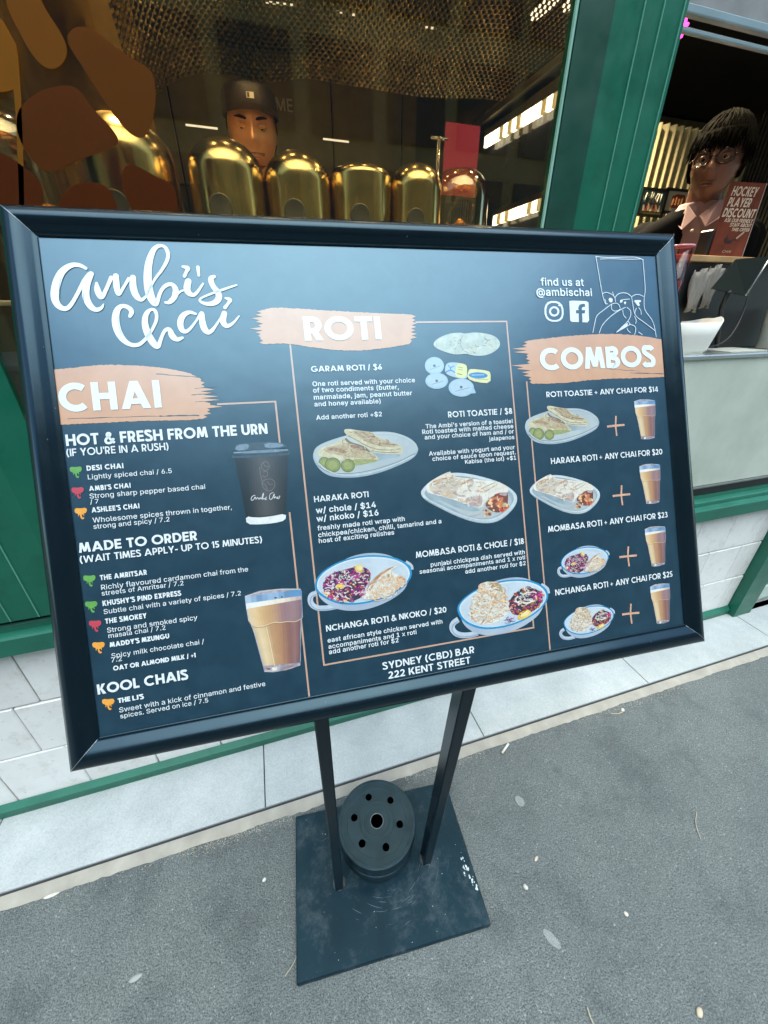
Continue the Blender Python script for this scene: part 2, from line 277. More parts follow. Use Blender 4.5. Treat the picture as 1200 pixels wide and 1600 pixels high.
OUTLINES = r''' .u
!/*,8.=,05}-a5}-V.= ,w*^,R*f,5*y+|+;+v+_+|,%,5,D,R,W,w,_->,W-[,D-p,%-w+_-p+;-[*y->*f
$4Z/6)-/67[017[01)- /c*U.5*f-V*z,i+J,A+p+s,W+b-1+X-i-(-i-;,~-g,I.I,%/9+r04+r1),*1i,P27-,2D-]2B.223.W1r.w0y/H.C03-80c,I1F+}2<+u2|,#3r,94F,k5*-95K.+5r/(6,/i6/1/5{1f5g2O5;3*4_3C433S3_3Y3,253,1{3q1]49144T0C4o/:4q.;4U-z4C-X3}-D3T->37-A2b-K2E-i2!.@1[//1@1K0]220@2a/~39/K3U.x3g.>3j-m3e-73J,G3-+w2c+O1u*}19*h0P*Y
&4]/,*Y.F*^-i*k-4+!,M+O,,+u+c,Y+T-/+P-c+S.0+d.h,=/Z-40H/h2@0D3$0S3c0D4@/v4j/54x.L4i.34T-z4<-n3y-j3U-{2j.d1b4H*h2k*h-I16,b2B,K3/,I3l,V4M,s5(-A5R-x5r.]6(/26+/d6(0G5r0n5^1?581a4d1n4@1u3b1q341V2K0z1b-y/E-3.Y,{.0,u-^,{-/-:,T-w,#.Z+m/K+m0>,(18,c1p-I23.,2A.X2L/d3h/d3^.J3A-N2y,l2,+k1O+;0g*u/w*a
'/>,M1i,>5}-g5}-W1i
(0k,e/?,k0W-)2B-Q4*..5_.^6_/{6_/;5(.X2x.40q.+/?.8-[.T,7/(*f/{([.^([.))f-W*o-(,R,p-^
)0k+V([,P*i-!,;-?-_-K/?-B0q,y2x,<5(+V6_,t6_-f4u.13^.N2B.k00.i.4.X-(.0+D-L)d,t([
+4i/.+P/.2k0E2k0E+P ,-.T,-/g3E/g3E.T
,.u+W(-,9,@-j,@,Z(-
-4i240124.u-;.u-;01
..u,q*^,M*f,0*y+w+;+p+_+w,%,0,D,M,X,q,_-9,X-V,D-l,%-r+_-l+;-V*y-9*f
/0:/y6Q,@))+))).b6Q
04i/i*Y.{*a.:*v-Z+<,p,.,;-:,!.3+r/6+m0C+r1Q,#2T,<3M,q4Z-[5K.:5o.{6)/i6/0T6)1:5o1t5K2_4Z383M3O2T3^1Q3d0C3^/63O.338-:2a,.1u+<1;*v0T*a /i+p0<+v0h,*11,E1a-$2%-x26.^2B0C262+2%2m1a3d114C0h4_0<4p/i4u/84p.i4_.B4C-p3d-M2m->2+-20C->.^-M-x-p-$.B,E.i,*/8+v
14i,J*h,J+z3E+z3E*h 0p5}0p*h/J*h/J4^,^2^,^43//5}
24i,2*h,2+l0}0}1Z1{1n2k1h3Q1T3~1+4O0K4l/t4u/;4s.u4k.G4S.!43-g3e-U2g,52g,93F,Q4:,n4i-555-v5e.M5z/)6+0(6.0a6$195q1i5V25572V4n2r4A3(3o313;302U3!1{2]101|060{/(..,+..+~3B+~3B*h
34i/U*Y.u*]-|*q,v+H,>,#+~,P+m-(+e-_-2-_-=-.-_,T.8,/.z+v/m+r0J+{12,<1W,^1y-@2#-z1t.f1P/G1#/l0C0*/Q06.607.61C1-4^1-4g,=4g,=5}2|5}2|4w/H0u/H1/06110w1)1q0c2V0/2y/_3?.q3I-z3>-#3+,M2i+{2B+S1q+31;*u0[*d
44i+[-*+[.9055}1Z5}-0.A3s.A3s-* 0|*h0|1i2@1i2@*h
54i/]*Y.F*j-p*~-/+M,W,*,?,U,0-*,)-[-K-[-d,q.#,M.I,2/:+s/r+r0<+x1#,=1@,T1b-(1z-s1}.V1v/#1a/]1>000n0S080k/U0r.n0k.-0S-W03,80A,s5}2p5}2p4g.*4g-d1H.O1r/I2,0?2+191p2$1D2a0c3./q3@//3E.C3;-@3%,d2S+u1p+:1<*y0A*^
64i/h*Y.i*e.2*x-[+9,{+s,M,b,;->,1.@,9/1,^0B-81I0@5}1r5}.+0Q-{0Q.70w.X1;/*1R/N1^0X1]141O1f1:250x2X0R3%/k3=.t3A.73=-T3/,w2s,C2R+q2,+H1X+)1$*m0H*^ /h+n0U+{0v,/1B,P1c,}1q-D1}.71q/+1c/L1B/y0v0>0U0M/h0Y.y0N.X0?.0/z-l/M-]/,-Q.9-]-E-l,~.0,P.X,/.y+{
74i,u*h1u4g,.4g,.5}3E5}3E4_.F*h
84i/h*Y.C*k-g*~,|+N,F,-,-,Z+z-1+u-g,#.],4/),R/Z,}0*-A0?..0X-210,l1T,R2$,C2V,>31,C3d,P46,v4v-e5Z.85r.m6%/h6/0b6%1i5Z2V4v2}463/3d33313.2V2{2%2b1T2@101F0X210?2z/Z3M.]3Y-g3T-13E,Z3-,-2R+N1h*~10*k /h+p0_+y1%,*1R,E1t,j2(-+24-m2%.W1s.w1O/B0~/a0Z/o/h/y.s/o.O/a-~/B-Z.w-J.W->-m-J-+-X,j-z,E.K,*.p+y /h100N1:171a1b2C1m3%1b3g184G0P4m/h4v.~4m.:4G-l3g-b3%-l2C.:1a/!1:
94i/g6/0H6+1@5m1r5O2R4r3#4(373J3A2H391W2q0F2:/?/3*h-[*h1H071S071</n0u/M0I/60!/+.v/,.?/9-j/N->/m,v06,K0z,51q,12Q,535,C3n,Z4F,|4u-F5@-u5a.L5x/*6+ /g4w.z4j.X4Y.048-m3h-^3D-Q2Q-^1^-m1<.00l.X0J.z0;/g0/0T0:0v0I1C0k1c1;1q1]1}2O1q3C1c3g1C480v4Y0U4j
@9b2Y%i1$%t/](8.K(m-L)X,a*W,,+j+h-1+^.2+c/g+{11,M2F-33K.,4?/54{0N5G1y5X3K5U4C5F5V4x6X4=7I3L8)2O8P1I8j/u8e.18N,s87,67}+o7B+:6x++6J*~5r*~5;+.4N+S47+r4$,:3]+_2z+51{+$1%+10=+R/c,./:,t.~-k.w/-/+0%/L0q/}1Q0I1r0w2.1g2?2O2>3+203T1t3y1P4!1P4!20562058,u5T,=5i,064,(6R,,6x,?77,e7I-?7U.I7V/o7K0k7;1F6c2P5o3J4b4-3~4A394M1W4M0K49/j3|/13].Z36.02d-V1m-20i,z/U,v.b,~-D-2,W-V+R.1*].]*0/Q)T0T)/1A({2^(r3K(w4U)05U)L5t(F48%x 2$,42s,?35,N3W,p3w-V4).o3{/r3p093U0b3!1%2(141?1(0~0s0Y0P0:/p0+.o07-f0K-00^,n17,B
A5B+-*h/55}0q5}4|*h3N*h0y1s/s5?025?/_3Z,[*h -3-t-3/02w/02w-t
B4o,**h,*5}0L5|105t2!5W2b5.324Q3K3l3S2j3D1}2~1F2N0|1d0]1d0S2H0C2y0(3F/Y3g/$3y.?3|-N3m,c3X,73<+m2[+=2)+#1G*q05*h -P,!0V,#1<,/1o,C2B,s2W-R2V./2?.m1{/81a/M0w/j08/q-P/q -P1(061)0j111;1E1k1n2,2I21361y3r1M4E0e4a-P4f
C6#0_*Y/e*b.r*v.)+>-(,1,=->+x.6+e/8+]0C+e1O+x2Q,=3J-(4W.)5J.r5o/e6(0_6/1N6*2;5t2}5W3[51444[4]3}4|3;552K3j2K3K3?2j4-2%4T1#4l/}4i/+4L.>3u-b3,-92*-+1;-(/u-1/%-D.=-b-[.*-*.m,J/b,(0@+x1#+y1e,*2P,J3$,r3R-W3j.=55.=4}-N4^,h44,.3]+W2~+22;*q1O*_
D5p/W*h,s*h,s,!0C,)1L,D2@,x2{-f3:.E3L/.3T/y3T0o3D2#2{3#2V3V2+4#1P4D0o4X0(4e,m4f,m5}0;5{1:5n2/5R2v5*3q424Q2z4l2!4y0F4k.i4Q-m3p,X2s+a2*+712*w -P5}-P*h,**h,*5}
E3~,**h,*5}2|5}2|4f-P4f-P1)2Y1)2Y/m-P/m-P,!3%,!3%*h
F3m,**h,*5}2v5}2v4f-P4f-P0u2G0u2G/]-P/]-P*h
G690b*Y/f*b.q*v.(+>-%,1,<->+w.7+d/8+]0C+d1O+w2Q,<3J-$4W-a53.n5o/a6(0Y6/1L6*2;5s3!5T3_5-464V4a3y5!38572K3i2K3F3=2s3{244L1T4d0m4n/{4i/*4L.S4--r3G-Q2k-92*-(0o-+/L-9._-Q-z.*-*.n,J/F,10#+|0~+x1W,#2-,52X,M3!,m3P-M3m.<3v/74B/00~/00~0G5?0G5=.e51-s4u--4:,.3G+D2e*~1T*_
H62,**h,*5}-P5}-P1/3H1/3H5}4p5}4p*h3H*h3H/s1K/s-P/s-P*h
I1F+J*h+J,!-C,!-C-L-C4f+J4f+J5}0d5}0d4f.k4f.k,!0d,!0d*h
J3P.p*Y-v*c-,*},H+M,/+k+u,0+W,{+N.V,v.V,w-[-0,m-J,F.(+}.U+r/D+v/p,+07,F0Q,m0g-[0h5}235}23-{2*,{1i,01S+k0w+60V*}/i*c
K5(-(-{-(/R.g1Y2k5}4^5}/q0p/k0q ,**h,*5}-P5}-P*h 2|*h.u0M/k1W4_*h
L3I,**h,*5}-P5}-P,!2f,!2f*h
M8[,**h,*5}.,5}0y.d1q+o1S+o2>.95;5}7=5}7=*h5t*h5z4q6*4q5.1~2>*h1)*h.J1D-74q-E4q-G3j-K*h
N6?,**h,*5}-i5}2b.73t+{3c+x3U.E3U5}4}5}4}*h3=*h.M2F-.4g-E4j-P1G-Q*h
O6R0^*Y/e*b.r*v.*+>-),1,=->+x.6+e/8+]0C+e1O+x2Q,=3J-)4W.*5J.r5o/e6(0^6/1W6(2J5o375J484W4~3J5C2Q5V1O5]0C5V/85C.64~->48,13W+T2J*v1W*b 0^+w1>+|24,;2f,Z35-(3j-x4%.^45/L4:0C451<4%2+3j2m353b2f4.244M1Y4c0^4n/b4c/,4L.U4..+3a-Q2l-92+-+1;-$0C-+/L-9.^-Q-y.+-).U,Z/,,</b,%
P4V,**h,*5}0D5|1/5s2+5Q2o4{364P3N3{3a3F3i2i3a1M3N0t360C2Y/b1l/30i.v-2.q-20-020-0v081N0Q2!1)2A1~2>3)2!3k1N4A0a4_/s4g-P4g-P*h
R4a,**h,*5}0E5|1O5k2-5S2q5!374V3P4(3h333h1s3Y1=3D0h2q0)2,/T10/7/{/.,s/.,s0E040F1/0U1P0g1w1+251T2B2-2B2z253R1l4/1@4L0w4Z034f-P4g-P*h 2T*h/o/m1J/m45*h
S4Z/c*U.5*f-V*z,i+J,A+p+s,W+b-1+X-i-(-i-;,~-g,I.I,%/9+r04+r1),*1i,P27-,2D-]2B.223.W1r.w0y/H.C03-80c,I1F+}2<+u2|,#3r,94F,k5*-95K.+5r/(6,/i6/1/5{1f5g2O5;3*4_3C433S3_3Y3,253,1{3q1]49144T0C4o/:4q.;4U-z4C-X3}-D3T->37-A2b-K2E-i2!.@1[//1@1K0]220@2a/~39/K3U.x3g.>3j-m3e-73J,G3-+w2c+O1u*}19*h0P*Y
T4_+K4f+K5}3z5}3z4f0I4f0I*h/!*h/!4f
U630M*V/7*c.O*x-o+<-$+z,Z,Q,@-0,/-o,*.V,*5}-O5}-O.b-S.2-h-L.=,b.t,:/Z+|0M+t1@+|2(,:2],b33-L3E.23I.b3I5}4q5}4q.V4k-o4Y-04>,Q3u+z3,+<2J*x1d*c
V5B/:*h+-5},Z5}/0.t07+I/x+I0J-.3M5}4|5}0t*h
W9v.3*h+-5},V5}.S.A/,+[/#+[.x+[/H-{1Q5}3/5}54.15f+[5[+[5S+[5|-j8*5}9S5}6L*h4m*h2h2D2A4;225927592M592$2y/p*h
X57+1*h/T1$/T/{+G5}-(5}/32q0/15/s150K292~5}4Y5}0M0$0M1+4n*h33*h0Y.P/p/q/y/q01/q/R.h,j*h
Y53/9*h/9/B+-5},i5}/B1j0;/p/c/p0,0n0y2C325}4m5}0a/B0a*h
Z4J+a*h+a+j1Q4:2<5:2J4k+]4f+]5}3Q5}3Q4y-d,R,u+N,g+z3V,!3V*h
a3B.<*U-R*],p*r,J+++y+T+X,0+L,Z+I-D+T-|+d.>,$.d,L/#,{/9-v/N0)/j0Y/y0o0<0n0h0c130F1[0%1r/Y2!/*2(.B1|-j1f-;1>,{0l+_13,!1r,?28-:2t-v3,.W37/q320U2{172Y1i2!2%1F240>24*h0r*h0r+u0j+u0?+=/n*x/0*_ .Q+h/6+o/Y+z0,,;0M,_0m-L0p.y04.c-r.>-A.*,z-f,p-O,k-),o,a,~,B-;,+-Z+v
b4./n*V/.*].G*w-u+@-C,%-7,%-7*h+v*h+v5}-:5}-:1m-C1m-}2Y.d3)/U380N331F2s212?2i1R3(0s3@/i3C.O32-?2i,>22+Q1F*y0m*d /Z+k0-+o0S+{0w,51F,b1m-V1{.C1~.x1m0<1F100x1[0T1q0-1}/Z2$.c1r.?1]-q13-I0@-?/m-8.x-;.A-I-S-q,_.@,4.d+{
c3O/@*V.Y*[-x*m-A+-,U+i+},[+e-?+U.)+P.t+U/f+e0O+}13,U2%-A2c-x2~.Y33/@390O3*1O2Z2:1r2g0r1J0S171%0l1T0@1p/f2!.m1}.B1p-z1Y-N1,-90b-)06,v/K,y.+-0-B-C,v-k,C.0,*.V+t/@+j0-+t0f,614,d1M-A2i-!2V,M2=+}1Q+70P*g
d4./)*V.F*[-O*y,e+Q,.,>+d-?+Q.O+U/i+n0s,.1R,f2?-O2s.G33/@38023)0t2Y1Q1m1Z1m1Z5}2{5}2{*h1_*h1_,%1R,%0}+@0N*w/i*] /;+k03+{0U,41$,_1K-S1Y.A1].x1Y/R1K0@1$130V1]041r/;2$.j1}.@1q-y1[-N10-)0<,s.x,y.+-)-V-N,b-z,5.A+{.j+o
e3a/J*V._*[-z*m-A+-,U+i+|,[+e->+U.(+P.s+U/d+e0L+|10,S2#-=2b-u2~.U33/<3903300p2x1J2W1|2-2H1N2f0c2v/h2z/$2z.O,G.O,G/[26/[1X/61M081.1*0T1b/|1z/<2%.W1z-}1a-P19-10d,y0*,s.D-+-@->,t-f,D.O+w.y+m/Y+j0C+w0q,318,V1P-*2m,i2J+{21+Z1[+30}*q0Q*c
f0C/k3//k1|*u1|*u3/ ,R*h,R4<,Z4y,|5]-95v-g66.c6K/?6J/x6@0-6:/j5,//56.R50.14v-z4R-t3~-t*h
g40/@%I.4%S-<%p,I(L+r)7,})q-])-.O(c/^(Z09(f0i(y1B)N1U)}1[*[1[,:1Q,:1*+a0h+C0@+,/i*w/(*q.G*v-Q+4,|+Q,Q+x,/,K+d-G+U.0+P.|+U/l+d0T+{18,Q2*-82e-l3!.g37/A38/~3/0k2d1-2F1T1l1_1l1_3/2|3/2|*U2q)U2O(i2.(B1b(!0X%V /<,(04,60V,H1$,p1E-I1R-u1^/!1W/q1L0B1%140W1^051r/<2$.k1}.A1q-z1[-N11-)0?,y/n,s/!,y.3-)-b-O,r-{,I.B,7
h3m-:/i-:*h+v*h+v5}-:5}-:1,-!1,->1l-a2B.-2h.t3./L370?351(2~1a2Z2!2;2<1p2N1@2X0f2]*h1=*h1<0:1)1)0k1M031t/a2!.~1}.>1i-s1J-S0~-A0J
i.J+v*h+v3/-:3/-:*h ,X4R,94X+y4l+f5*+_5I+f5j+y6(,96:,X6@,{6:-;6(-M5j-S5I-M5*-;4l,{4X
j.J+v3/-:3/-8)X-0)1,u(V,C%~+V%a*S%X*S(p+0(s+T))+l)H+v)v ,X4R,84X+x4l+f5*+_5I+f5j+x6(,86:,X6@,z6:-:6(-M5j-S5I-M5*-:4l,z4X
k31-3-i-3/I-H/I1$3/2d3/.n/1._/1 +v*h+v5}-:5}-:*h 19*h.#.q.|/m2|*h
l.x-o*c,|*n,U+%,8+D+{,%+v,Z+v5}-:5}-<,W-C,6-S+~-p+v.P+z.g*m
m87+v*h+v3/-73/-81<-.1<-K2)-y2_.T3(/H3</u3;0J301,2e1J2>1b1n1p1:1^1:1r1p2A2M2|2y3h374]3;5?306-2e6V266t1S7%0d7(*h5c*h5c0C5]0v5M1A541_4]1z3~2(3M1}2t1f2L1=260e210621*h0m*h0h0x0X1>031h/Y1~/12(.R1z-{1]-R1/-@0[-:0!-:*h
n3l-:/i-:*h+v*h+v3/-63/-71,-!1,->1l-a2B.-2h.t3./L370?351%2~1_2Z2;1p2N1@2X0f2]*h1=*h1<0:1)1)0k1M031t/a2!.~1}.>1i-s1J-S0~-A0J
o3w/@*V.Y*[-x*m-A+-,U+i+},[+e-?+U.)+P.t+U/f+e0O+}13,U2%-A2c-x2~.Y33/@390)330g2~1B2c2-2%2b132z0O3-/f32.t3-.)2z-?2b,[2-+i1B+-0g*m0)*[ /@+j/r+o0@+{0e,61(,R1@,v1Z-W1m.t1Z061@0u1(1<0e1Y0@1p/r1}/@2$.m1}.B1p-z1Y-[1<-C0u-)06,s.t-)-W-C,v-[,R-z,6.B+{.m+o
p4.+v%X+v3/-73/-71m-C1m.-2d.u3./U3801370l3-1F2s212?2W1m2w16320R3@/i3C.O32-?2w,Z2E+h1a+-0m*d01*W/A*Y.U*o.!+7-C,%-:,%-:%X /Z+k0-+o0S+{0w,51F,b1m-V1{.C1~.x1m0<1F100x1[0T1q0-1}/Z2$.c1r.?1]-q13-I0@-?/m-8.x-;.A-I-S-q,_.@,4.d+{
q4.2{%X1Z%X1Z,%1Q,%0s+70@*o/T*Y.e*W-j*m-6+-,O+h+z,Z+Z-b+Q.O+U/i+d0R+{16,>1m,f2?-O2s.+3-.f37/@38/}3.0j2d1R1m1_1m1_3/2{3/ /;+k03+{0U,41$,_1K-S1Y.A1].x1Y/R1K0@1$130V1]041r/;2$.j1}.@1q-y1[-N10-)0<,s.x,y.+-)-V-N,b-z,5.A+{.j+o
r0M+v*h+v3/-63/-61p->1p-Z2H.?2|.|360/370/1s//1y.I1j-q1G-K0r-=0C-:/}-:*h
s2m.j*V-L*h,Z+0,-+W+q+z+S,o,o-,-*,P-A,5-q+u.P+i/>+l/i+w01,.0S,S0_,q0]->0L-^09-p/[..-b.Y-(.q,B/B,$/i+q09+k0l+t1N,)1t,O2H-)2n-k3,.?36/238003(0v2_1M2*1v110a0s0C1L/l1x/02+.H2(-n1q-D1O-21%-80K-O0.-w/s04/<1*.t1Q.S1n..2!-^2)-,2#,[1t,41^+l11+<0O*u/{*e
t/j/:3//:1|*u1|*u3/ ,451-S51-U,V-h,,.(+w.U+q/6+x/L*k.M*_-P*l,k+7,A+u,4,m
u3m.j*]-g*l-*+-,e+I,G+n,*,U+v-n+v3/-:3/-:-x-@-@-O,n-z,8.E+~/2+r/w+|0G,60m,W1,-)1:-_1=..1=3/2]3/2]*h1A*h1A,k1S,k1G,H1)+k0_+>/x*q/E*c
v3B.A*h+/3/,Z3/.W-a/=+6.n+6/Y-w1N3/2z3//h*h
w7<-k*h+93/,a3/-~.E.Z+_.F+_.c-*0?3/1g3/3$.C3]+_3F+_3],h5C3/6j3/48*h2t*h170g0r261)2612260Y/w/0*h
x3-+6*h.S/V.R.R+E3/,{3//@/>.[/>/^1,0|3/2Q3//C.N/C/N2^*h1+*h/X-#.V.i.l.i/;.i.<-#,j*h
y3B+l%c,-(r,x(j-:(q-S)$-y)Z.A*e+/3/,Z3/.W-a/=+6.m+6/Y-w1O3/2z3//:)M.s(c.G(.-a%c,j%T
'''
# ---------------------------------------------------------------- ground
g = MB(); g.add([(-60, -60, 0), (60, -60, 0), (60, .735, 0), (-60, .735, 0)], [(0, 1, 2, 3)]); struct('road', g, asph)
# the tan mortar strip between asphalt and paving, with a ragged asphalt-side edge
ms = MB(); n = 900; x0, x1 = -4, 6; vs = []
for i in range(n + 1):
    x = x0 + (x1 - x0) * i / n
    r = .722 + .005 * noise.noise((x * 9, 0, 0)) + .004 * noise.noise((x * 45, 3, 0))
    vs += [(x, r, .0015), (x, r + .004, .004 + .002 * noise.noise((x * 30, 7, 0))), (x, .757, .008)]
ms.add(vs, [f for i in range(n) for f in ((3 * i, 3 * i + 3, 3 * i + 4, 3 * i + 1), (3 * i + 1, 3 * i + 4, 3 * i + 5, 3 * i + 2))], 0, True)
struct('kerb_strip', ms, M('sandy_mortar', (.36, .33, .28), .9, var=.16, scale=14, bmp=.5, bscale=160))
eb = MB(); eb.box(-4, 6, .7575, .7605, -.02, .0125); tag(eb.build('edge_trim', M('dark_edge_metal', (.03, .035, .04), .5)), kind='structure')
eb = MB(); eb.box(-4, 6, .7622, .7645, -.02, .0115); struct('edge_trim', eb, M('grey_edge_metal', (.2, .21, .22), .5))
bd = MB(); bd.box(-60, 60, .7655, 1.7, -.3, -.004); pavement = struct('pavement', bd, M('joint_dark', (.035, .037, .038), .9))
for k in range(-3, 7):
    xa = -.184 + .829 * (k - 1); b_ = MB(); b_.box(xa + .0018, xa + .829 - .0018, .7665, 1.2, -.03, .010 + random.uniform(-.0006, .0006), bev=.0015)
    b_.build('paving_slab', pav, pavement)
# ---------------------------------------------------------------- shop building
shop = thing('shop_building', 'green framed shop front with white tiled base and tall window', 'building', (0, 1.0, 0))
W_ = MB(); W_.box(-6, 8, 1.012, 1.2, -.1, .70); base_wall = W_.build('base_wall', grout, shop)
rowz = [(-.16, .0455), (.0485, .2615), (.2645, .4705), (.4735, .699)]
offs = [-.88, -.96, -.82, -.75]
cells = []
def tiles(xa, xb, rows=(1, 2, 3)):
    for r in rows:
        z0, z1 = rowz[r]; k = math.floor((xa - offs[r]) / .2105) - 1
        while True:
            a0 = offs[r] + .2105 * k; a1 = a0 + .2105; k += 1
            if a1 <= xa + .002: continue
            if a0 >= xb - .002: break
            a0 = max(a0, xa); a1 = min(a1, xb)
            if a1 - a0 < .02: continue
            t_ = MB(); y = 1.0 + random.uniform(-.0012, .0012)
            t_.box(a0 + .0016, a1 - .0016, y, 1.0118, z0 + .0016, z1 - .0016, bev=.003)
            t_.build('tile', til, base_wall)
tiles(-1.6, 2.27)
# bottom rail
r_ = MB(); r_.extr([(.9835, .0), (.9835, .026), (.9805, .028), (.9805, .044), (.984, .047), (.9985, .060), (.9985, .0)], 'x', -6, 2.268); r_.build('bottom_rail', grn_sill, shop)
# sill: stepped green metal
s_ = MB(); s_.extr([(1.02, .700), (.957, .700), (.957, .752), (.961, .757), (.9785, .762), (.980, .778), (.984, .783), (1.0, .787), (1.002, .802), (1.02, .806)], 'x', -6, 4.2); s_.build('window_sill', grn_sill, shop)
s2 = MB(); s2.box(-6, 4.2, 1.004, 1.03, .806, .8445); s2.build('sill_gap', blackp, shop)
# columns
def column(xa, xb, flip, nm):
    c_ = MB(); f = .058
    if not flip: prof = [(xa, 1.02), (xa, 1.0), (xa + f, .962), (xb, .962), (xb, 1.02)]
    else: prof = [(xa, 1.02), (xa, .962), (xb - f, .962), (xb, 1.0), (xb, 1.02)]
    c_.extr(prof, 'z', .8045, 3.05)
    o = c_.build('column', grn, shop)
    d_ = MB()
    for x in ((xa + .13, xa + .178, xb - .012) if not flip else (xb - .13, xb - .19, xa + .012)):
        d_.box(x, x + .0022, .9592, .9618, .806, 3.05)
    d_.build('column_seam', M('worn_edge', (.1, .3, .22), .35), o)
    if not flip:
        d_ = MB(); d_.box(xa - .004, xa + .0005, .994, 1.001, .81, 3.05); d_.build('glazing_bead', M('bright_edge', (.3, .55, .45), .25), o)
        d_ = MB(); d_.extr([(xa + .002, .99110), (xa + f - .001, .9605), (xa + f + .002, .9605), (xa + .004, 1.0)], 'z', .806, 3.05); d_.build('reveal', grn_dk, o)
    return o
column(.711, .953, False, 'r'); column(-1.3, -.49, True, 'l')
# door frame at far right with its low rail and panel
dp = MB(); dp.box(2.272, 2.40, .955, 1.02, .0, .699); dp.build('door_post', grn, shop)
dp = MB(); dp.box(2.402, 4.2, .97, 1.0, .011, .0110); dp.build('door_rail', grn_sill, shop)
dp = MB(); dp.box(2.402, 4.2, .975, .998, .0765, .16); dp.build('door_rail', M('pale_green_panel', (.4, .5, .43), .4), shop)
dp = MB(); dp.box(2.402, 4.2, .985, .995, .162, .699); dp.build('door_panel', M('door_grey_glass', (.2, .23, .22), .15), shop)
# wall above, fascia, side walls, roof
for nm, b in (('fascia', (-6, 8, .94, 1.2, 3.052, 3.7)), ):
    q = MB(); q.box(*b); q.build(nm, grn_dk, shop)
q = MB(); q.box(-6, 8, 1.0, 1.2, 3.702, 5.2); q.build('upper_wall', M('render_wall', (.35, .33, .3), .8), shop)
q = MB(); q.box(-6, -1.302, 1.0, 1.2, .81, 3.05); q.build('side_wall', M('render_wall', (.35, .33, .3), .8), shop)
q = MB(); q.box(4.2, 8, 1.0, 1.2, .70, 3.05); q.build('side_wall', M('render_wall', (.35, .33, .3), .8), shop)
q = MB(); q.box(-6, 8, 1.2, 5, 3.702, 3.9); q.build('roof', blackp, shop)
# interior shell
def wall(nm, b, m): q = MB(); q.box(*b); struct(nm, q, m)
wall('interior_floor', (-1.3, 4.2, 1.21, 3.6, .25, .35), M('interior_floor_m', (.06, .05, .04), .4))
wall('interior_ceiling', (-1.3, 4.2, 1.21, 3.6, 2.9, 3.0), M('interior_ceiling_m', (.045, .042, .036), .6))
wall('interior_wall', (-1.4, -1.302, 1.21, 3.6, .35, 2.9), dark)
wall('interior_wall', (4.2, 4.3, 1.21, 3.6, .35, 2.9), dark)
bw = MB(); bw.box(-1.3, 4.2, 3.5, 3.6, .35, 2.9); back = struct('interior_back_wall', bw, blackp)
xx = -1.29
for k in range(11):
    q = MB(); q.box(xx + .004, xx + .49, 3.478, 3.498, 1.05 + (.0), 2.2 - .006, bev=.002); q.build('wall_panel', dark, back)
    q = MB(); q.box(xx + .004, xx + .49, 3.478, 3.498, 2.206, 2.88, bev=.002); q.build('wall_panel', M('olive_upper_panel', (.22, .20, .12), .3, var=.2), back)  # lighter olive paints in street panels reflected in the pane
    xx += .498
wall('interior_partition', (1.30, 1.36, 1.75, 3.47, .35, 2.9), M('charcoal_partition', (.05, .053, .055), .3))
# window pane (glass sheet of real thickness, tinted for warm inside light)
q = MB(); q.box(-.489, .7095, 1.004, 1.010, .846, 3.049); tag(q.build('window_pane', pane_m, shop), 'tall clear window with brown pebble shapes stuck on it')
# brown pebble decals on the outside of the pane
CR = 1 / 2.4
Ry = (math.cos(math.radians(-28.1)), math.sin(math.radians(-28.1)))
az = math.radians(73); pt = math.radians(28.1)
FWD = Vector((math.cos(az) * math.cos(pt), math.sin(az) * math.cos(pt), -math.sin(pt))); RGT = Vector((math.sin(az), -math.cos(az), 0)); UPV = RGT.cross(FWD)
EYE = Vector((0, 0, 1.5))
def at_y(px, py, Y):
    """where the surveyed sight line of a photo point meets the vertical plane at depth Y"""
    d = RGT * ((px - 600) / 603) + UPV * ((800 - py) / 603) + FWD
    return EYE + d * (Y / d.y)
DEC = [[(-60, 60), (0, 60), (20, 95), (85, 215), (104, 2110), (60, 325), (30, 342), (-60, 345)],
 [(0, -30), (145, -30), (160, 20), (240, 140), (252, 200), (225, 250), (175, 258), (120, 210), (60, 100)],
 [(250, 125), (285, 92), (350, 105), (470, 205), (560, 250), (582, 300), (583, 400), (562, 480), (535, 520), (490, 505), (430, 440), (350, 310), (290, 220), (252, 160)],
 [(72, 400), (130, 345), (215, 318), (285, 318), (340, 400), (430, 490), (447, 535), (410, 555), (260, 612), (200, 646), (155, 638), (100, 580), (62, 500), (58, 440)],
 [(-60, 560), (0, 565), (110, 640), (158, 690), (160, 760), (150, 840), (-60, 860)],
 [(215, 800), (225, 735), (275, 688), (330, 680), (385, 688), (415, 715), (445, 790), (440, 900), (330, 960), (230, 900)],
 [(455, 640), (475, 614), (510, 618), (590, 665), (655, 690), (670, 790), (665, 900), (560, 940), (500, 800), (458, 710)]]
dc = [film('amber_film', (.27, .11, .010), (.32, .13, .012)), film('amber_film_b', (.22, .085, .009), (.27, .10, .010)), film('rust_film', (.15, .05, .006), (.185, .062, .008)),
      film('rust_film_b', (.12, .036, .006), (.15, .044, .008)), film('brown_film', (.10, .024, .004), (.125, .03, .005))]  # upper films coloured as lit from behind, lower ones as shaded
decs = ['amber brown film shape at the top left window corner, cut by the photo edge', 'long amber film shape leaning at the top, second from the left', 'longest orange brown film blade, above the gold urn',
        'largest rounded brown film pebble in the middle of the window graphics', 'dark brown film shape low at the left photo edge', 'low dark brown film mound just above the sign frame', 'dark brown film wedge in front of the large gold urn']
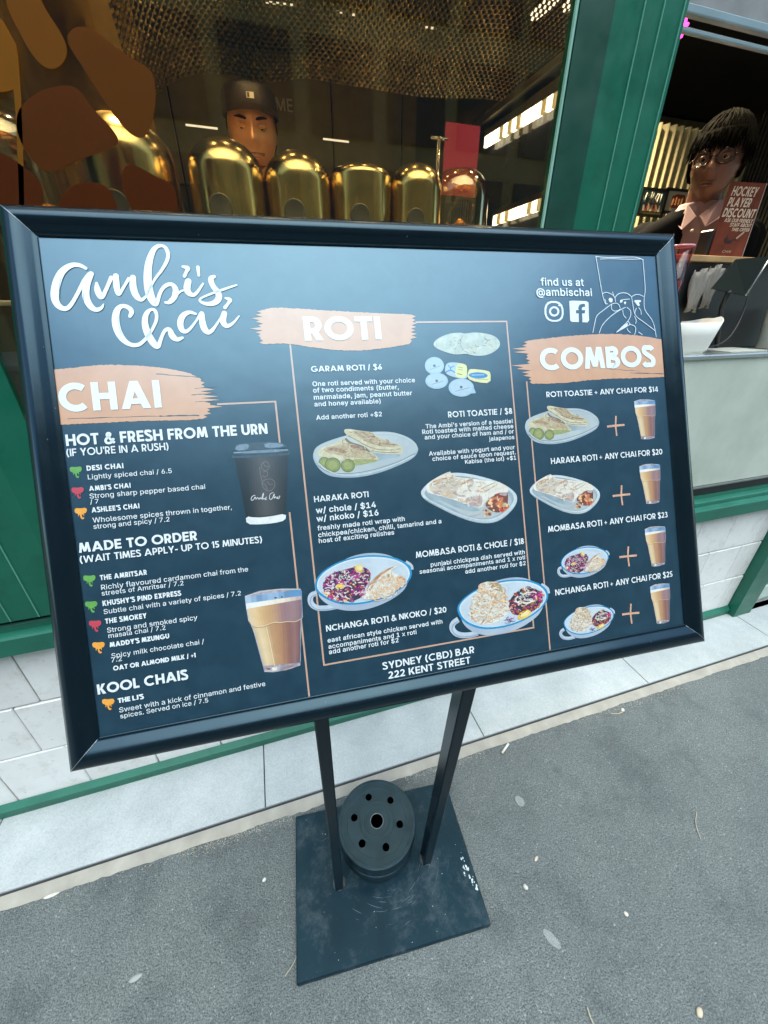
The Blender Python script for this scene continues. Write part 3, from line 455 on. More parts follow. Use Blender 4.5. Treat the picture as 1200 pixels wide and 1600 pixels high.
for i, (p, lb) in enumerate(zip(DEC, decs)):
    pts = [at_y(x * CR, y * CR, 1.0) for x, y in chaikin(p, 3)]
    q = MB(); q.extr([(v.x, v.z) for v in pts], 'y', 1.0022, 1.0034)
    tag(q.build('window_decal', [dc[(0, 1, 2, 3, 4, 4, 4)[i]]], None), lb, 'window sticker', 'brown pebble shaped films on the shop window')
# ---------------------------------------------------------------- interior lighting fixtures
def spot(x, y, z, lab, e, col=(1, .78, .45), size=.07):
    t_ = thing('ceiling_downlight', lab, 'lamp', (x, y, z), group='downlights in the shop ceiling')
    q = MB(); q.lathe([(.05, .04), (.055, .0), (.045, .0), (.042, .03)], (x, y, z - .04), 20); q.build('housing', blackp, t_)
    q = MB(); q.lathe([(.041, 0), (.041, .004)], (x, y, z - .034), 20); q.build('lens', emit('lamp_warm', (1, .8, .5), 10), t_)
    l = bpy.data.lights.new('downlight', 'AREA'); l.shape = 'DISK'; l.size = size; l.energy = e * (1.7 if x < 1.0 else 1.1); l.color = col; l.spread = math.radians(27 if x < 1.0 else 110)
    lo = bpy.data.objects.new('light', l); COL.objects.link(lo); lo.parent = t_; lo.location = (0, 0, -.045)
for k, (x, y, e) in enumerate([(-.25, 1.38, 5), (.10, 1.46, 6), (.5, 1.42, 4.5), (.2, 2.6, 5), (1.50, 2.06, 9), (1.62, 2.03, 8), (1.15, 1.5, .8), (1.46, 1.16, 1.0)]):  # the last one is added to brighten the man in glasses
    spot(x, y, 2.88, ['small black ceiling downlight near the left end of the window', 'small black ceiling downlight over the row of brass urns', 'small black ceiling downlight over the glass dome', 'small black ceiling downlight deep in the shop',
        'small black ceiling downlight over the framed pictures', 'small black ceiling downlight over the yellow corrugated wall', 'small black ceiling downlight behind the green column', 'small black ceiling downlight over the serving counter'][k], e)
def led(x, ya, yb, za, zb, lab, th=.03):
    t_ = thing('led_strip_light', lab, 'lamp', (x, (ya + yb) / 2, za), group='LED strips on the right side of the window bay')
    q = MB(); d = Vector((0, yb - ya, zb - za)); L = d.length
    q.box(x + .004, x + .03, min(ya, yb) - .01, max(ya, yb) + .01, min(za, zb) + th / 2 + .002, max(za, zb) + th / 2 + .02); q.build('channel', M('aluminium_channel', (.5, .47, .4), .3, 1), t_)
    nseg = int(L / .028)
    for k in range(nseg):
        a_ = ya + (yb - ya) * (k + .04) / nseg; b_ = ya + (yb - ya) * (k + .96) / nseg
        z = za + (zb - za) * (k + .5) / nseg
        q = MB(); q.box(x, x + .012, a_, b_, z - th / 2, z + th / 2); q.build('diode', emit(*[('led_cool', (1, .95, .82), 1.0), ('led_warm', (1, .86, .5), .110), ('led_white', (1, 1, .95), 1.3)][(k * 7 + k // 3) % 3]), t_)
led(1.0, 1.40, 1.88, 2.068, 2.086, 'upper bright LED strip slanting beside the green column', .034)
led(1.0, 1.40, 1.745, 1.808, 1.808, 'lower LED strip of warm and white segments just above the sign', .032)
q = MB(); q.box(.98, 1.03, 1.36, 1.95, 2.14, 2.16); q.box(.98, 1.0, 1.36, 1.38, 2.0, 2.14); tag(q.build('steel_rail', M('brushed_rail', (.5, .45, .33), .3, 1)), 'thin metal rail running above the upper LED strip', 'rail')
q = MB(); q.box(1.031, 1.035, 1.3, 2.4, .9, 2.2); tag(q.build('display_panel', M('dark_glossy_panel', (.03, .032, .034), .12)), 'dark glossy side panel behind the LED strips', 'panel')
# light battens mirrored in the pane, built as glowing tubes inside
for k, (px, py, qx, qy) in enumerate([(835, 24, 868, -4), (885, 10, 905, -10)]):
    A_, B_ = at_y(px, py, 1.9), at_y(qx, qy, 1.62)
    q = MB(); q.tube([A_, B_], .016, 6); tag(q.build('light_batten', emit('batten_white', (1, .97, .93), .5)), ['white light batten at the top of the window, left of the pair', 'white light batten at the top of the window, beside the green column'][k], 'lamp')
# line lights reflected in the pane, put in as faint glowing bars
LL = ['at the very top of the window', 'in the mesh at the top, left one of the short pair', 'in the mesh at the top, right one of the short pair', 'high up between two wall panels', 'high on the dark patch of mesh', 'wide, high, nearest the green column', 'at eye height right of the man in the cap', 'right of the red notice, below the upper LED strip', 'tiny, farthest right under the LED strip', 'above the end of the lower LED strip', 'across the chrome stand beside the red notice', 'left of the man in the cap']
for k, (px, py, L) in enumerate([(415, 3, 45), (525, 18, 14), (545, 22, 14), (660, 42, 22), (740, 58, 26), (832, 74, 44), (505, 217, 40), (775, 244, 34), (845, 250, 8), (790, 275, 26), (700, 236, 30), (290, 195, 50)]):
    c_ = at_y(px, py, 2.9); d_ = at_y(px + L, py + L * .12, 2.9)
    q = MB(); q.tube([c_, d_], .0045 if k != 5 else .008, 6)
    tag(q.build('line_light', emit('line_light_m', (1, .96, .9), .3)), 'slim line light ' + LL[k], 'lamp', 'line lights deep in the shop')
# ---------------------------------------------------------------- gold mesh curtain (draped)
def sheet(fn, nu, nv, name, mat, lab, cat, uvs=(1, 1), kind=None):
    me = bpy.data.meshes.new(name); vs = []; fs = []; uv = []
    for j in range(nv + 1):
        for i in range(nu + 1): vs.append(fn(i / nu, j / nv)); uv.append((i / nu * uvs[0], j / nv * uvs[1]))
    for j in range(nv):
        for i in range(nu): a_ = j * (nu + 1) + i; fs.append((a_, a_ + 1, a_ + nu + 2, a_ + nu + 1))
    me.from_pydata(vs, [], fs); ul = me.uv_layers.new(name='UVMap')
    for p in me.polygons:
        p.use_smooth = True
        for li in p.loop_indices: ul.data[li].uv = uv[me.loops[li].vertex_index]
    me.materials.append(mat); o = bpy.data.objects.new(name, me); COL.objects.link(o); tag(o, lab, cat, kind=kind); return o
mesh_m = mesh_curtain()
def mcurt(u, v):
    x = -.24 + u * 1.4
    low = 2.14 - .12 * math.exp(-((x + .32) / .17) ** 2) + .03 * x
    z = low + v * .36; y = 1.78 - v * .38 + .012 * math.sin(x * 11) * (1 - v * .5) + .012 * noise.noise((x * 6, v * 4, 0))
    z += .010 * noise.noise((x * 5, v * 3, 4)); return (x, y, z)
sheet(mcurt, 120, 24, 'mesh_curtain', mesh_m, 'draped gold ring mesh hanging under the shop ceiling', 'curtain', (1.4, .52))
def mcurt2(u, v):
    x = -.95 + u * .72; z = 1.45 + v * .9; return (x, 1.98 + .03 * noise.noise((x * 5, z * 5, 0)) + .006 * noise.noise((x * 60, z * 60, 0)), z)
sheet(mcurt2, 60, 60, 'mesh_curtain', brass('hammered_gold', .5, (.22, .15, .055)), 'hammered gold sheet hanging behind the brown window graphics', 'curtain', (.72, .9))
# ---------------------------------------------------------------- urn counter and urns
q = MB(); q.box(-1.25, .95, 1.06, 1.42, .35, 1.50); q.build
tag(q.build('urn_counter', M('dark_counter', (.04, .032, .022), .35)), 'dark counter behind the window that carries the brass urns', 'counter')
brs, brs_d = brass(), brass('dark_brass', .3, (.16, .12, .07)); badge = M('badge_grey', (.10, .095, .085), .35)
def urn(x, y, ztop, r, lab, flat=False, zb=1.50):
    t_ = thing('brass_urn', lab, 'urn', (x, y, zb), group='brass urns in a row on the counter'); h = ztop - zb
    dome = .80 if not flat else .35
    pr = [(r * .94, 0), (r * 1.0, .02)]
    zc = h - r * dome
    pr += [(r * (1.02 if not flat else 1), zc * .5), (r, zc)]
    for k in range(1, 12):
        an = math.pi / 2 * k / 11
        pw = 1 if not flat else .72
        pr.append((r * max(0.0005, math.cos(an)) ** pw, zc + r * dome * math.sin(an)))
    q = MB(); q.lathe(pr, (x, y, zb), 44); body = q.build('body', brs, t_)
    q = MB(); q.lathe([(r + .0015, 0), (r + .004, .003), (r + .0015, .007)], (x, y, zb + zc * .62), 44); q.build('band', brs, t_)
    if True:
        q = MB(); mt = Matrix.Translation((x - .02, y - r - .001, 1.686)) @ Matrix.Rotation(math.radians(90), 4, 'X'); q.lathe([(.0005, .0022), (.020, .0020), (.022, .0028), (.024, .0)], (0, 0, 0), 24, mat=mt); q.build('badge', badge, t_)
    return t_
for x, zt, r, lab, fl in ((-.010, 1.818, .0795, 'tall brass urn with domed lid, leftmost of the row beside the man in the cap', False), (.145, 1.810, .0755, 'brass urn with round dome, second of the row, right of the man in the cap', False),
                      (.2955, 1.794, .0750, 'squat flat topped brass urn in the middle of the row', True), (.4375, 1.810, .0670, 'brass urn with round dome, just left of the clear glass dome', False)):
    urn(x, 1.165, zt, r, lab, fl)
urn(-.215, 1.215, 1.852, .098, 'largest brass urn, behind the brown window graphics', False)
def jar(x, y, zb, h, r, lab, m):
    t_ = thing('glass_jar', lab, 'jar', (x, y, zb)); pr = [(r * .9, 0), (r, .02)] + [(r * max(.001, math.cos(math.pi / 2 * k / 10)) ** .7, (h - r * .8) + r * .8 * math.sin(math.pi / 2 * k / 10)) for k in range(0, 11)]
    q = MB(); q.lathe(pr, (x, y, zb), 40); q.build('dome', m, t_)
    q = MB(); q.lathe([(r * .98, 0), (r * 1.06, .005), (r * 1.06, .018), (r * .98, .02)], (x, y, zb - .001), 40); q.build('rim', brs, t_)
    for k in range(7):
        an = k * .9; q = MB(); q.lathe([(.0005, -.018), (.014, -.008), (.016, .006), (.0005, .018)], (x + r * .5 * math.cos(an), y + r * .5 * math.sin(an), zb + h * (.3 + .3 * (k % 3) / 2)), 12)
        q.build('spice_ball', M('copper_ball', (.5, .25, .09), .25, .6), t_)  # copper balls put in for warm reflections in the glass
gj = glass_m('domed_glass', (1, .88, .68), 3.0, .06)  # warm reflections put into the glass tint
jar(.575, 1.20, 1.50, .315, .082, 'clear glass dome with warm reflections at the right end of the urns', gj)
jar(-.43, 1.24, 1.5, .345, .085, 'clear glass jar at the left edge of the photo behind the film shapes', gj)
# red poster inside
P_ = at_y(697, 190, 1.62); Q_ = at_y(746, 252, 1.62)
t_ = thing('red_notice', 'small glossy red notice standing behind the glass dome', 'poster', ((P_.x + Q_.x) / 2, 1.62, Q_.z))
q = MB(); q.box(P_.x, Q_.x, 1.62, 1.626, Q_.z - .1, P_.z); q.build('panel', [emit('red_lit_panel', (.34, .02, .07), .05)], t_)  # panel given a faint glow of its own
q = MB(); q.tube([(P_.x - .03, 1.6, Q_.z - .3), (P_.x - .03, 1.6, P_.z - .05)], .006); q.tube([(P_.x - .06, 1.6, P_.z - .05), (P_.x - .0, 1.6, P_.z - .05)], .005)
tag(q.build('steel_hook', M('chrome', (.6, .58, .5), .15, 1)), 'thin chrome stand left of the red notice', 'stand')
# ---------------------------------------------------------------- serving hatch on the right
t_ = thing('serving_counter', 'brushed steel serving counter under the open hatch', 'counter', (1.9, 1.15, .85))
q = MB(); q.box(.956, 4.15, 1.001, 1.012, .852, 1.342); q.build('front_panel', stl, t_)
q = MB(); q.box(.956, 4.15, .992, 1.34, 1.3435, 1.357, bev=.003); q.build('counter_top', M('steel_top', (.5, .52, .5), .3, .8, rvar=.06), t_)
q = MB(); q.box(.956, 4.15, .988, .9995, .846, .851); q.build('foot_channel', M('steel_edge', (.25, .26, .26), .4, .8), t_)
q = MB(); q.box(.956, 4.15, 1.31, 1.34, .36, 1.342); q.build('back_panel', blackp, t_)
# raised hatch sash: dusty grey glass with two pale rails
t_ = thing('hatch_sash', 'raised grey sash of the serving hatch with two pale rails', 'window', (1.7, 1.0, 2.04))
q = MB(); q.box(.955, 4.15, .985, .99, 2.062, 3.04); q.build('sash_panel', M('dusty_sash', (.23, .225, .22), .5, var=.25, scale=7, bmp=.2, bscale=200), t_)
q = MB(); q.box(.955, 4.15, .974, .992, 2.047, 2.061, bev=.002); q.build('rail', M('pale_rail', (.42, .52, .56), .3, .6), t_)
q = MB(); q.box(.955, 4.15, .980, .992, 2.023, 2.031, bev=.002); q.build('rail', M('pale_rail', (.42, .52, .56), .3, .6), t_)
# pink neon tube
t_ = thing('neon_sign', 'small glowing pink neon tube beside the top of the green column', 'sign', (1.15, 1.13, 2.0))
pk = emit('pink_neon', (1, .05, .45), 1.3)
for pts in ([(1066, 18), (1072, 20), (1066, 48), (1060, 62)], [(1075, 20), (1070, 42), (1064, 58)], [(1059, 38), (1068, 40), (1075, 38)], [(1062, 18), (1060, 36)]):
    q = MB(); q.tube([at_y(x, y, 1.14) for x, y in pts], .0035, 6); q.build('tube', pk, t_)
# yellow corrugated wall
cm, ct, cb = nodes('corrugated_metal_yellow'); ct.links.new(ramp(ct, noi(ct, 6), [(.3, (.56, .51, .30)), (.7, (.64, .59, .36))]), cb.inputs['Base Color']); cb.inputs['Roughness'].default_value = .42
def corr(u, v): x = 1.80 + 1.75 * u; return (x, 2.2 + .017 * math.sin((x) * 2 * math.pi / .050), .36 + v * 1.985)
sheet(corr, 520, 1, 'corrugated_wall', cm, 'pale yellow corrugated metal wall deep inside the hatch', 'wall')
def pic(px0, py0, px1, py1, lab, kind):
    A_ = at_y(px0, py0, 2.17); B_ = at_y(px1, py1, 2.17)
    x0, x1, z0, z1 = A_.x, B_.x, B_.z, A_.z
    t_ = thing('framed_picture', lab, 'picture', ((x0 + x1) / 2, 2.17, z0))
    fr = .012
    for b in ((x0, x1, z1 - fr, z1), (x0, x1, z0, z0 + fr), (x0, x0 + fr, z0 + fr, z1 - fr), (x1 - fr, x1, z0 + fr, z1 - fr)):
        q = MB(); q.box(b[0], b[1], 2.150, 2.168, b[2], b[3]); q.build('frame_bar', blackp, t_)
    q = MB(); q.box(x0 + fr, x1 - fr, 2.158, 2.164, z0 + fr, z1 - fr)
    if kind == 0: pr = q.build('print', M('teal_print', (.12, .3, .3), .5, var=.5, scale=30), t_)
    else: pr = q.build('print', M('cream_mount', (.85, .78, .6), .6), t_)
    w, h = x1 - x0, z1 - z0; q = MB()
    if kind == 0:
        for k in range(7): q.box(x0 + w * (.17 + .1 * k), x0 + w * (.24 + .1 * k), 2.155, 2.157, z0 + h * .2, z0 + h * (.42 + .05 * (k % 3)), mi=k % 3)
        q.box(x0 + fr, x1 - fr, 2.1565, 2.1575, z0 + fr, z0 + h * .28, mi=3)
        q.build('figures', [M('pic_white', (.7, .68, .6), .6), M('pic_red', (.5, .12, .08), .6), M('pic_skin', (.55, .32, .2), .6), M('pic_olive', (.22, .24, .08), .6)], pr)
        q = MB(); zz = z0 + h * .66
        q.tube([(x0 + w * .18, 2.154, zz - .02), (x0 + w * .2, 2.154, zz + h * .16), (x0 + w * .3, 2.154, zz + h * .1), (x0 + w * .24, 2.154, zz)], .004, 5)
        q.tube([(x0 + w * .38, 2.154, zz + h * .2), (x0 + w * .38, 2.154, zz - .02), (x0 + w * .46, 2.154, zz + .02), (x0 + w * .5, 2.154, zz - .02)], .004, 5)
        q.tube([(x0 + w * .62, 2.154, zz + .02), (x0 + w * .55, 2.154, zz), (x0 + w * .64, 2.154, zz - .02), (x0 + w * .68, 2.154, zz + .02)], .004, 5)
        q.tube([(x0 + w * .76, 2.154, zz + .02), (x0 + w * .77, 2.154, zz - .02)], .004, 5); q.build('lettering', M('pic_white', (.7, .68, .6), .6), pr)
    else:
        q.add([(x0 + w * a_, 2.156, z0 + h * b_) for a_, b_ in ((.3, .25), (.72, .22), (.78, .5), (.7, .78), (.45, .8), (.28, .7))], [(0, 1, 2, 3, 4, 5)])
        for k in range(4): q.box(x0 + w * (.32 + .1 * k), x0 + w * (.36 + .1 * k), 2.153, 2.155, z0 + h * .35, z0 + h * (.62 + .04 * (k % 2)), mi=1)
        q.build('hands_print', [M('pic_rust', (.4, .1, .04), .6), M('pic_tan', (.6, .3, .16), .6)], pr)
pic(1001, 293, 1030, 341, 'small framed photo of people with white script, leftmost on the corrugated wall', 0)
pic(1038, 294, 1071, 337, 'small framed picture of rusty hands on cream mount, right of the framed photo', 1)
pic(1076, 293, 1106, 337, 'small framed picture mostly hidden behind the shoulder of the man in glasses', 1)
# unlit stretch of the corrugated wall, put in as near-black slats
q = MB()
for k in range(36):
    q.box(2.72 + .0, 2.735, 1.36 + k * .02, 1.371 + k * .02, .36, 2.4)
tag(q.build('slatted_screen', M('dark_slats', (.012, .013, .012), .6)), 'dark vertical slatted screen behind the man in glasses', 'screen')
# wooden shelf and what stands on it
A_ = at_y(1056, 406, 1.13); B_ = at_y(1150, 405, 1.13)
q = MB(); q.box(A_.x - .18, 2.6, 1.13, 1.26, 1.628, 1.646, bev=.002); q.build
tag(q.build('wooden_shelf', M('shelf_wood', (.45, .26, .11), .5, var=.3, scale=12)), 'narrow light wood shelf inside the hatch', 'shelf')
q = MB(); q.box(A_.x + .045, 2.6, 1.15, 1.30, 1.36, 1.627)
tag(q.build('black_appliance', blackp), 'black appliance standing on the counter under the wooden shelf', 'appliance')
q = MB(); q.box(1.47, 1.62, 1.155, 1.2, 1.648, 1.72, bev=.004)
tag(q.build('black_box', M('black_box_m', (.02, .022, .03), .4)), 'low black box on the wooden shelf beside the discount card', 'box')
# ---------------------------------------------------------------- people
def head_pts(n=56, m=44, beard=0):
    """head surface around the origin: +Y is where the face looks, unit: metres"""
    vs = []
    for j in range(m + 1):
        ph = math.pi * j / m
        for i in range(n):
            th = 2 * math.pi * i / n
            x = math.sin(ph) * math.sin(th); y = math.sin(ph) * math.cos(th); z = math.cos(ph)
            X = x * .076; Y = y * .093; Z = z * (.118 if z < 0 else .104)
            if z < 0: X *= 1 - .30 * (-z) ** 1.6; Y = Y * (1 - .22 * (-z) ** 2) + (.012 * (-z) if y > 0 else -.0)
            if z < -.2 and y < 0: Y *= 1 - .35 * (-z - .2)
            if y > 0: Y *= .97
            def G(cx, cz, sx, sz): return math.exp(-((X - cx) / sx) ** 2 - ((Z - cz) / sz) ** 2) if y > 0 else 0
            Y += .020 * G(0, -.026, .011, .016) + .013 * G(0, -.004, .007, .026) + .007 * (G(.011, -.033, .006, .007) + G(-.011, -.033, .006, .007))
            Y -= .014 * (G(.031, .006, .016, .012) + G(-.031, .006, .016, .012)); Y += .005 * (G(.03, .027, .022, .008) + G(-.03, .027, .022, .008))
            Y += .007 * G(0, -.062, .022, .0065) + .006 * G(0, -.074, .018, .006) - .004 * G(0, -.0675, .024, .0022) + .007 * G(0, -.098, .02, .014)
            Y += .004 * (G(.045, -.02, .016, .018) + G(-.045, -.02, .016, .018)); Y -= .003 * (G(.045, -.055, .012, .02) + G(-.045, -.055, .012, .02))
            vs.append((X, Y, Z))
    fs = [(j * n + i, j * n + (i + 1) % n, (j + 1) * n + (i + 1) % n, (j + 1) * n + i) for j in range(m) for i in range(n)]
    return vs, fs
def skin_surface(name, V, E, R, lev=2):
    me = bpy.data.meshes.new(name); me.from_pydata(V, E, []); o = bpy.data.objects.new(name, me); COL.objects.link(o)
    sk = o.modifiers.new('s', 'SKIN'); sk.use_smooth_shade = True; sv = me.skin_vertices[0].data
    for i, r in enumerate(R): sv[i].radius = r if isinstance(r, tuple) else (r, r); sv[i].use_root = (i == 0)
    su = o.modifiers.new('u', 'SUBSURF'); su.levels = lev; su.render_levels = lev
    dg = bpy.context.evaluated_depsgraph_get(); me2 = bpy.data.meshes.new_from_object(o.evaluated_get(dg))
    vs = [tuple(v.co) for v in me2.vertices]; fs = [tuple(p.vertices) for p in me2.polygons]
    bpy.data.objects.remove(o); return vs, fs
def person(lab, pos, zfloor, headc, face, pitch, roll, skin, hairf, shirt, jacket, arms, extra, drop=.195):
    t_ = thing('person', lab, 'person', (pos[0], pos[1], zfloor), 0)
    hx, hy, hz = headc; fwdv = Matrix.Rotation(face * .6, 4, 'Z') @ Vector((0, -1, 0))
    # body axes: looks towards -Y turned by face
    Rb = Matrix.Rotation(face * .6, 4, 'Z')
    def W(x, y, z): p = Rb @ Vector((-x, -y, 0)); return (pos[0] + p.x, pos[1] + p.y, z)   # y forward
    sh = hz - drop; pel = zfloor + .90
    def rings(g, top):
        R_ = [(pel - .08, .165, .12), (pel + .06, .158, .115), (pel + .2, .145, .105), (sh - .28, .158, .115), (sh - .16, .182, .118), (sh - .09, .196, .105), (sh - .045, .185, .09), (sh - .015, .145, .078), (sh + .01, .095, .068), (sh + .032, .065, .060), (sh + .06, .056, .056)]
        out = []
        for z, rx, ry in R_:
            if z > top: break
            out.append((z, rx + g, ry + g))
        return out
    def torso(q, g, top):
        L = []
        for z, rx, ry in rings(g, top):
            t_k = max(0, (z - (sh - .12)) / .18); cx = (hx - pos[0]) * min(1, t_k) * .6; cy = (hy - pos[1]) * min(1, t_k) * .6; lp = []
            for k in range(36):
                an = 2 * math.pi * k / 36; c, s_ = math.cos(an), math.sin(an); p = Rb @ Vector((math.copysign(abs(c) ** .85, c) * rx, math.copysign(abs(s_) ** .85, s_) * ry, 0)); lp.append((pos[0] + p.x + cx, pos[1] + p.y + cy, z))
            L.append(lp)
        vs = [p for l in L for p in l]; n = 36; fs = [(j * n + i, j * n + (i + 1) % n, (j + 1) * n + (i + 1) % n, (j + 1) * n + i) for j in range(len(L) - 1) for i in range(n)]
        fs += [tuple(range(n - 1, -1, -1)), tuple((len(L) - 1) * n + i for i in range(n))]; q.add(vs, fs, 0, True)
    def ball(q, p, r): q.lathe([(r * math.sin(math.pi * k / 8) + 1e-5, -r * math.cos(math.pi * k / 8)) for k in range(9)], tuple(p), 16)
    def limb(q, pts, rs):
        q.tube(pts, rs, 14)
        for p, r in zip(pts, rs): ball(q, p, r * .98)
    AR = []
    for sgn, ar in ((-1, arms[0]), (1, arms[1])): AR.append([W(.165 * sgn, 0, sh - .075)] + [W(*p) for p in ar])
    LG = [[W(.09 * sgn, 0, pel - .04), W(.1 * sgn, .02, pel - .42), W(.1 * sgn, 0, zfloor + .09)] for sgn in (-1, 1)]
    q = MB(); torso(q, 0, 9); nk0 = Vector((pos[0] + (hx - pos[0]) * .6, pos[1] + (hy - pos[1]) * .6, sh + .02)); limb(q, [nk0, Vector((hx, hy + .012, hz - .05))], [.058, .055])
    for i_, A in enumerate(AR):
        sgn = (-1, 1)[i_]; limb(q, A, [.056, .043, .034, .026]); a_, b_ = Vector(A[2]), Vector(A[3]); d = (b_ - a_).normalized(); s_ = d.cross(Vector((0, 0, 1))).normalized(); dn = s_.cross(d)
        if dn.z > 0: dn = -dn
        for off in (-.024, -.008, .008, .024): limb(q, [b_, b_ + d * .045 + s_ * off, b_ + d * .085 + s_ * off * 1.1], [.02, .016, .0125])
        for off, L in ((-.031, .062), (-.011, .074), (.010, .069), (.030, .053)):
            base = b_ + d * .085 + s_ * off; limb(q, [base, base + d * L * .5 + dn * .008, base + d * L * .8 + dn * .028], [.0105, .0094, .0078])
        limb(q, [b_ + d * .02, b_ + d * .045 - s_ * .04 * sgn, b_ + d * .078 - s_ * .056 * sgn], [.016, .0125, .0095])
    for A in LG: limb(q, A, [.085, .06, .042]); limb(q, [A[2], Vector(A[2]) + fwdv * .13 + Vector((0, 0, -.05))], [.04, .034])
    hv, hf = head_pts()
    HM = Matrix.Translation(headc) @ Matrix.Rotation(math.pi + face, 4, 'Z') @ Matrix.Rotation(roll, 4, 'Y') @ Matrix.Rotation(pitch, 4, 'X')
    hv = [HM @ Vector(v) for v in hv]; q.add(hv, hf)
    for sgn in (-1, 1):
        q.lathe([(.0005, -.009), (.012, -.006), (.014, 0), (.010, .006), (.0005, .008)], (0, 0, 0), 14, mat=HM @ Matrix.Translation((.072 * sgn, -.008, -.012)) @ Matrix.Rotation(.35 * sgn, 4, 'Z') @ Matrix.Diagonal((.6, 1, 2.1, 1)))
    def fuse(o, vox, mt, nm):
        rm = o.modifiers.new('r', 'REMESH'); rm.mode = 'VOXEL'; rm.voxel_size = vox; rm.use_smooth_shade = True; sm_ = o.modifiers.new('s', 'SMOOTH'); sm_.factor = .5; sm_.iterations = 2
        dg = bpy.context.evaluated_depsgraph_get(); me = bpy.data.meshes.new_from_object(o.evaluated_get(dg)); o.modifiers.clear(); o.data = me; me.materials.clear(); me.materials.append(mt); me.name = nm
    body = q.build('body', skin, t_); fuse(body, .0045, skin, 'body')
    def shell(nm, grow, mat, top, cut=None, legs=False, sleeve=1.0):
        q = MB()
        if legs:
            for A in LG: limb(q, A, [.098, .075, .058])
            q.lathe([(.001, 0), (.15, .0), (.16, .1), (.15, .12), (.001, .12)], (pos[0], pos[1], pel - .09), 24)
        else:
            torso(q, grow, top)
            for A in AR: limb(q, A[:3] + [Vector(A[2]).lerp(Vector(A[3]), sleeve)], [.056 + grow, .045 + grow, .036 + grow, .030 + grow])
        o = q.build(nm, mat, t_); fuse(o, .0075, mat, nm)
        import bmesh
        bm = bmesh.new(); bm.from_mesh(o.data); inv = WM[t_]
        bad = [f for f in bm.faces if cut and cut(inv @ f.calc_center_median())]; bmesh.ops.delete(bm, geom=bad, context='FACES'); bm.to_mesh(o.data); bm.free()
        so = o.modifiers.new('t', 'SOLIDIFY'); so.thickness = .004; so.offset = 1; return o
    nkx, nky = nk0.x, nk0.y
    shell('shirt', .012, shirt, sh + .07, cut=lambda c: c.z > sh + .045 and Vector((c.x - nkx, c.y - nky, 0)).length < .085)
    if jacket:
        def jc(c):
            dv = Vector((c.x - nkx, c.y - nky, 0)); f = dv.dot(fwdv); s = dv.dot(Rb @ Vector((-1, 0, 0)))
            return (c.z > sh + .02 and dv.length < .1) or (f > .02 and abs(s) < .012 + max(0, (c.z - (sh - .36))) * .15)
        shell('jacket', .026, jacket, sh + .04, cut=jc)
    shell('trousers', .012, M('dark_trousers', (.02, .02, .024), .8), 0, legs=True)
    # eyes, brows, hair, mouth
    def at(x, y, z): return HM @ Vector((x, y, z))
    lid = .006 if pitch < math.radians(-8) else .0015
    for sgn in (-1, 1):
        q = MB(); q.lathe([(.0113 * math.sin(math.pi * k / 10) + 1e-4, .0113 * -math.cos(math.pi * k / 10)) for k in range(11)], (0, 0, 0), 16, mat=HM @ Matrix.Translation((.031 * sgn, .0695, .004))); ey = q.build('eye', M('eye_white', (.34, .30, .26), .3), t_)
        q = MB(); q.lathe([(.0001, .0117), (.0052, .0107)], (0, 0, 0), 14, mat=HM @ Matrix.Translation((.031 * sgn, .0695, .004)) @ Matrix.Rotation(math.radians(-98), 4, 'X')); q.build('iris', M('iris_dark', (.02, .012, .008), .15), ey)
        q = MB(); q.tube([at((.031 + dx) * sgn, .0795 - abs(dx) * .12 - .0005, .0125 - lid - dx * dx * 14) for dx in (-.015, -.008, 0, .008, .015)], [.0022, .0036 + lid * .3, .004 + lid * .35, .0036 + lid * .3, .0022], 8); q.build('eyelid', skin, t_)
        q = MB(); q.tube([at((.031 + dx) * sgn, .0865 - (max(0, dx)) * .35, .0245 - dx * dx * 7 + dx * .12) for dx in (-.017, -.009, 0, .009, .018)], [.0024, .0038, .004, .003, .0012], 6); q.build('eyebrow', hairf, t_)
    q = MB(); q.tube([at(x, .0845 - x * x * 12 + .0005, -.0625 + .0025 * (1 - abs(x) / .024) - (0.0012 if abs(x) < .004 else 0)) for x in (-.024, -.012, -.004, 0, .004, .012, .024)], [.001, .0034, .0042, .0036, .0042, .0034, .001], 8)
    q.tube([at(x, .0840 - x * x * 12, -.0715) for x in (-.02, -.01, 0, .01, .02)], [.001, .0042, .005, .0042, .001], 8); q.build('lips', M('lips_' + skin.name, tuple(c * k_ for c, k_ in zip(skin['c'], (.86, .72, .74))), .4), t_)
    extra(t_, HM, at); return t_
def skin_mat(name, c):
    m, t, b = nodes(name); t.links.new(ramp(t, noi(t, 30, 5), [(.3, tuple(x * .88 for x in c)), (.7, c)]), b.inputs['Base Color']); b.inputs['Roughness'].default_value = .45
    b.inputs['Subsurface Weight'].default_value = .08; b.inputs['Subsurface Radius'].default_value = (.01, .004, .002); bump(t, b, noi(t, 400, 3), .1, .0005); m['c'] = c; return m
def shell_cap(HM, top, sel, off, lump=0, nn=60, mm=40):
    """piece of the head surface pushed out: hair, beard or cap"""
    vs, fs = head_pts(nn, mm); out = []
    for v in vs:
        V_ = Vector(v); r = V_.normalized(); k = off(V_) if callable(off) else off
        out.append(HM @ (V_ + r * (k + lump * noise.noise(V_ * 60))))
    keep = [f for f in fs if sel(sum((Vector(vs[i]) for i in f), Vector()) / 4)]
    return out, keep
hair_m = M('black_hair', (.002, .002, .002), (.9 if 1 else 0), bmp=.15, bscale=300, spec=.1)
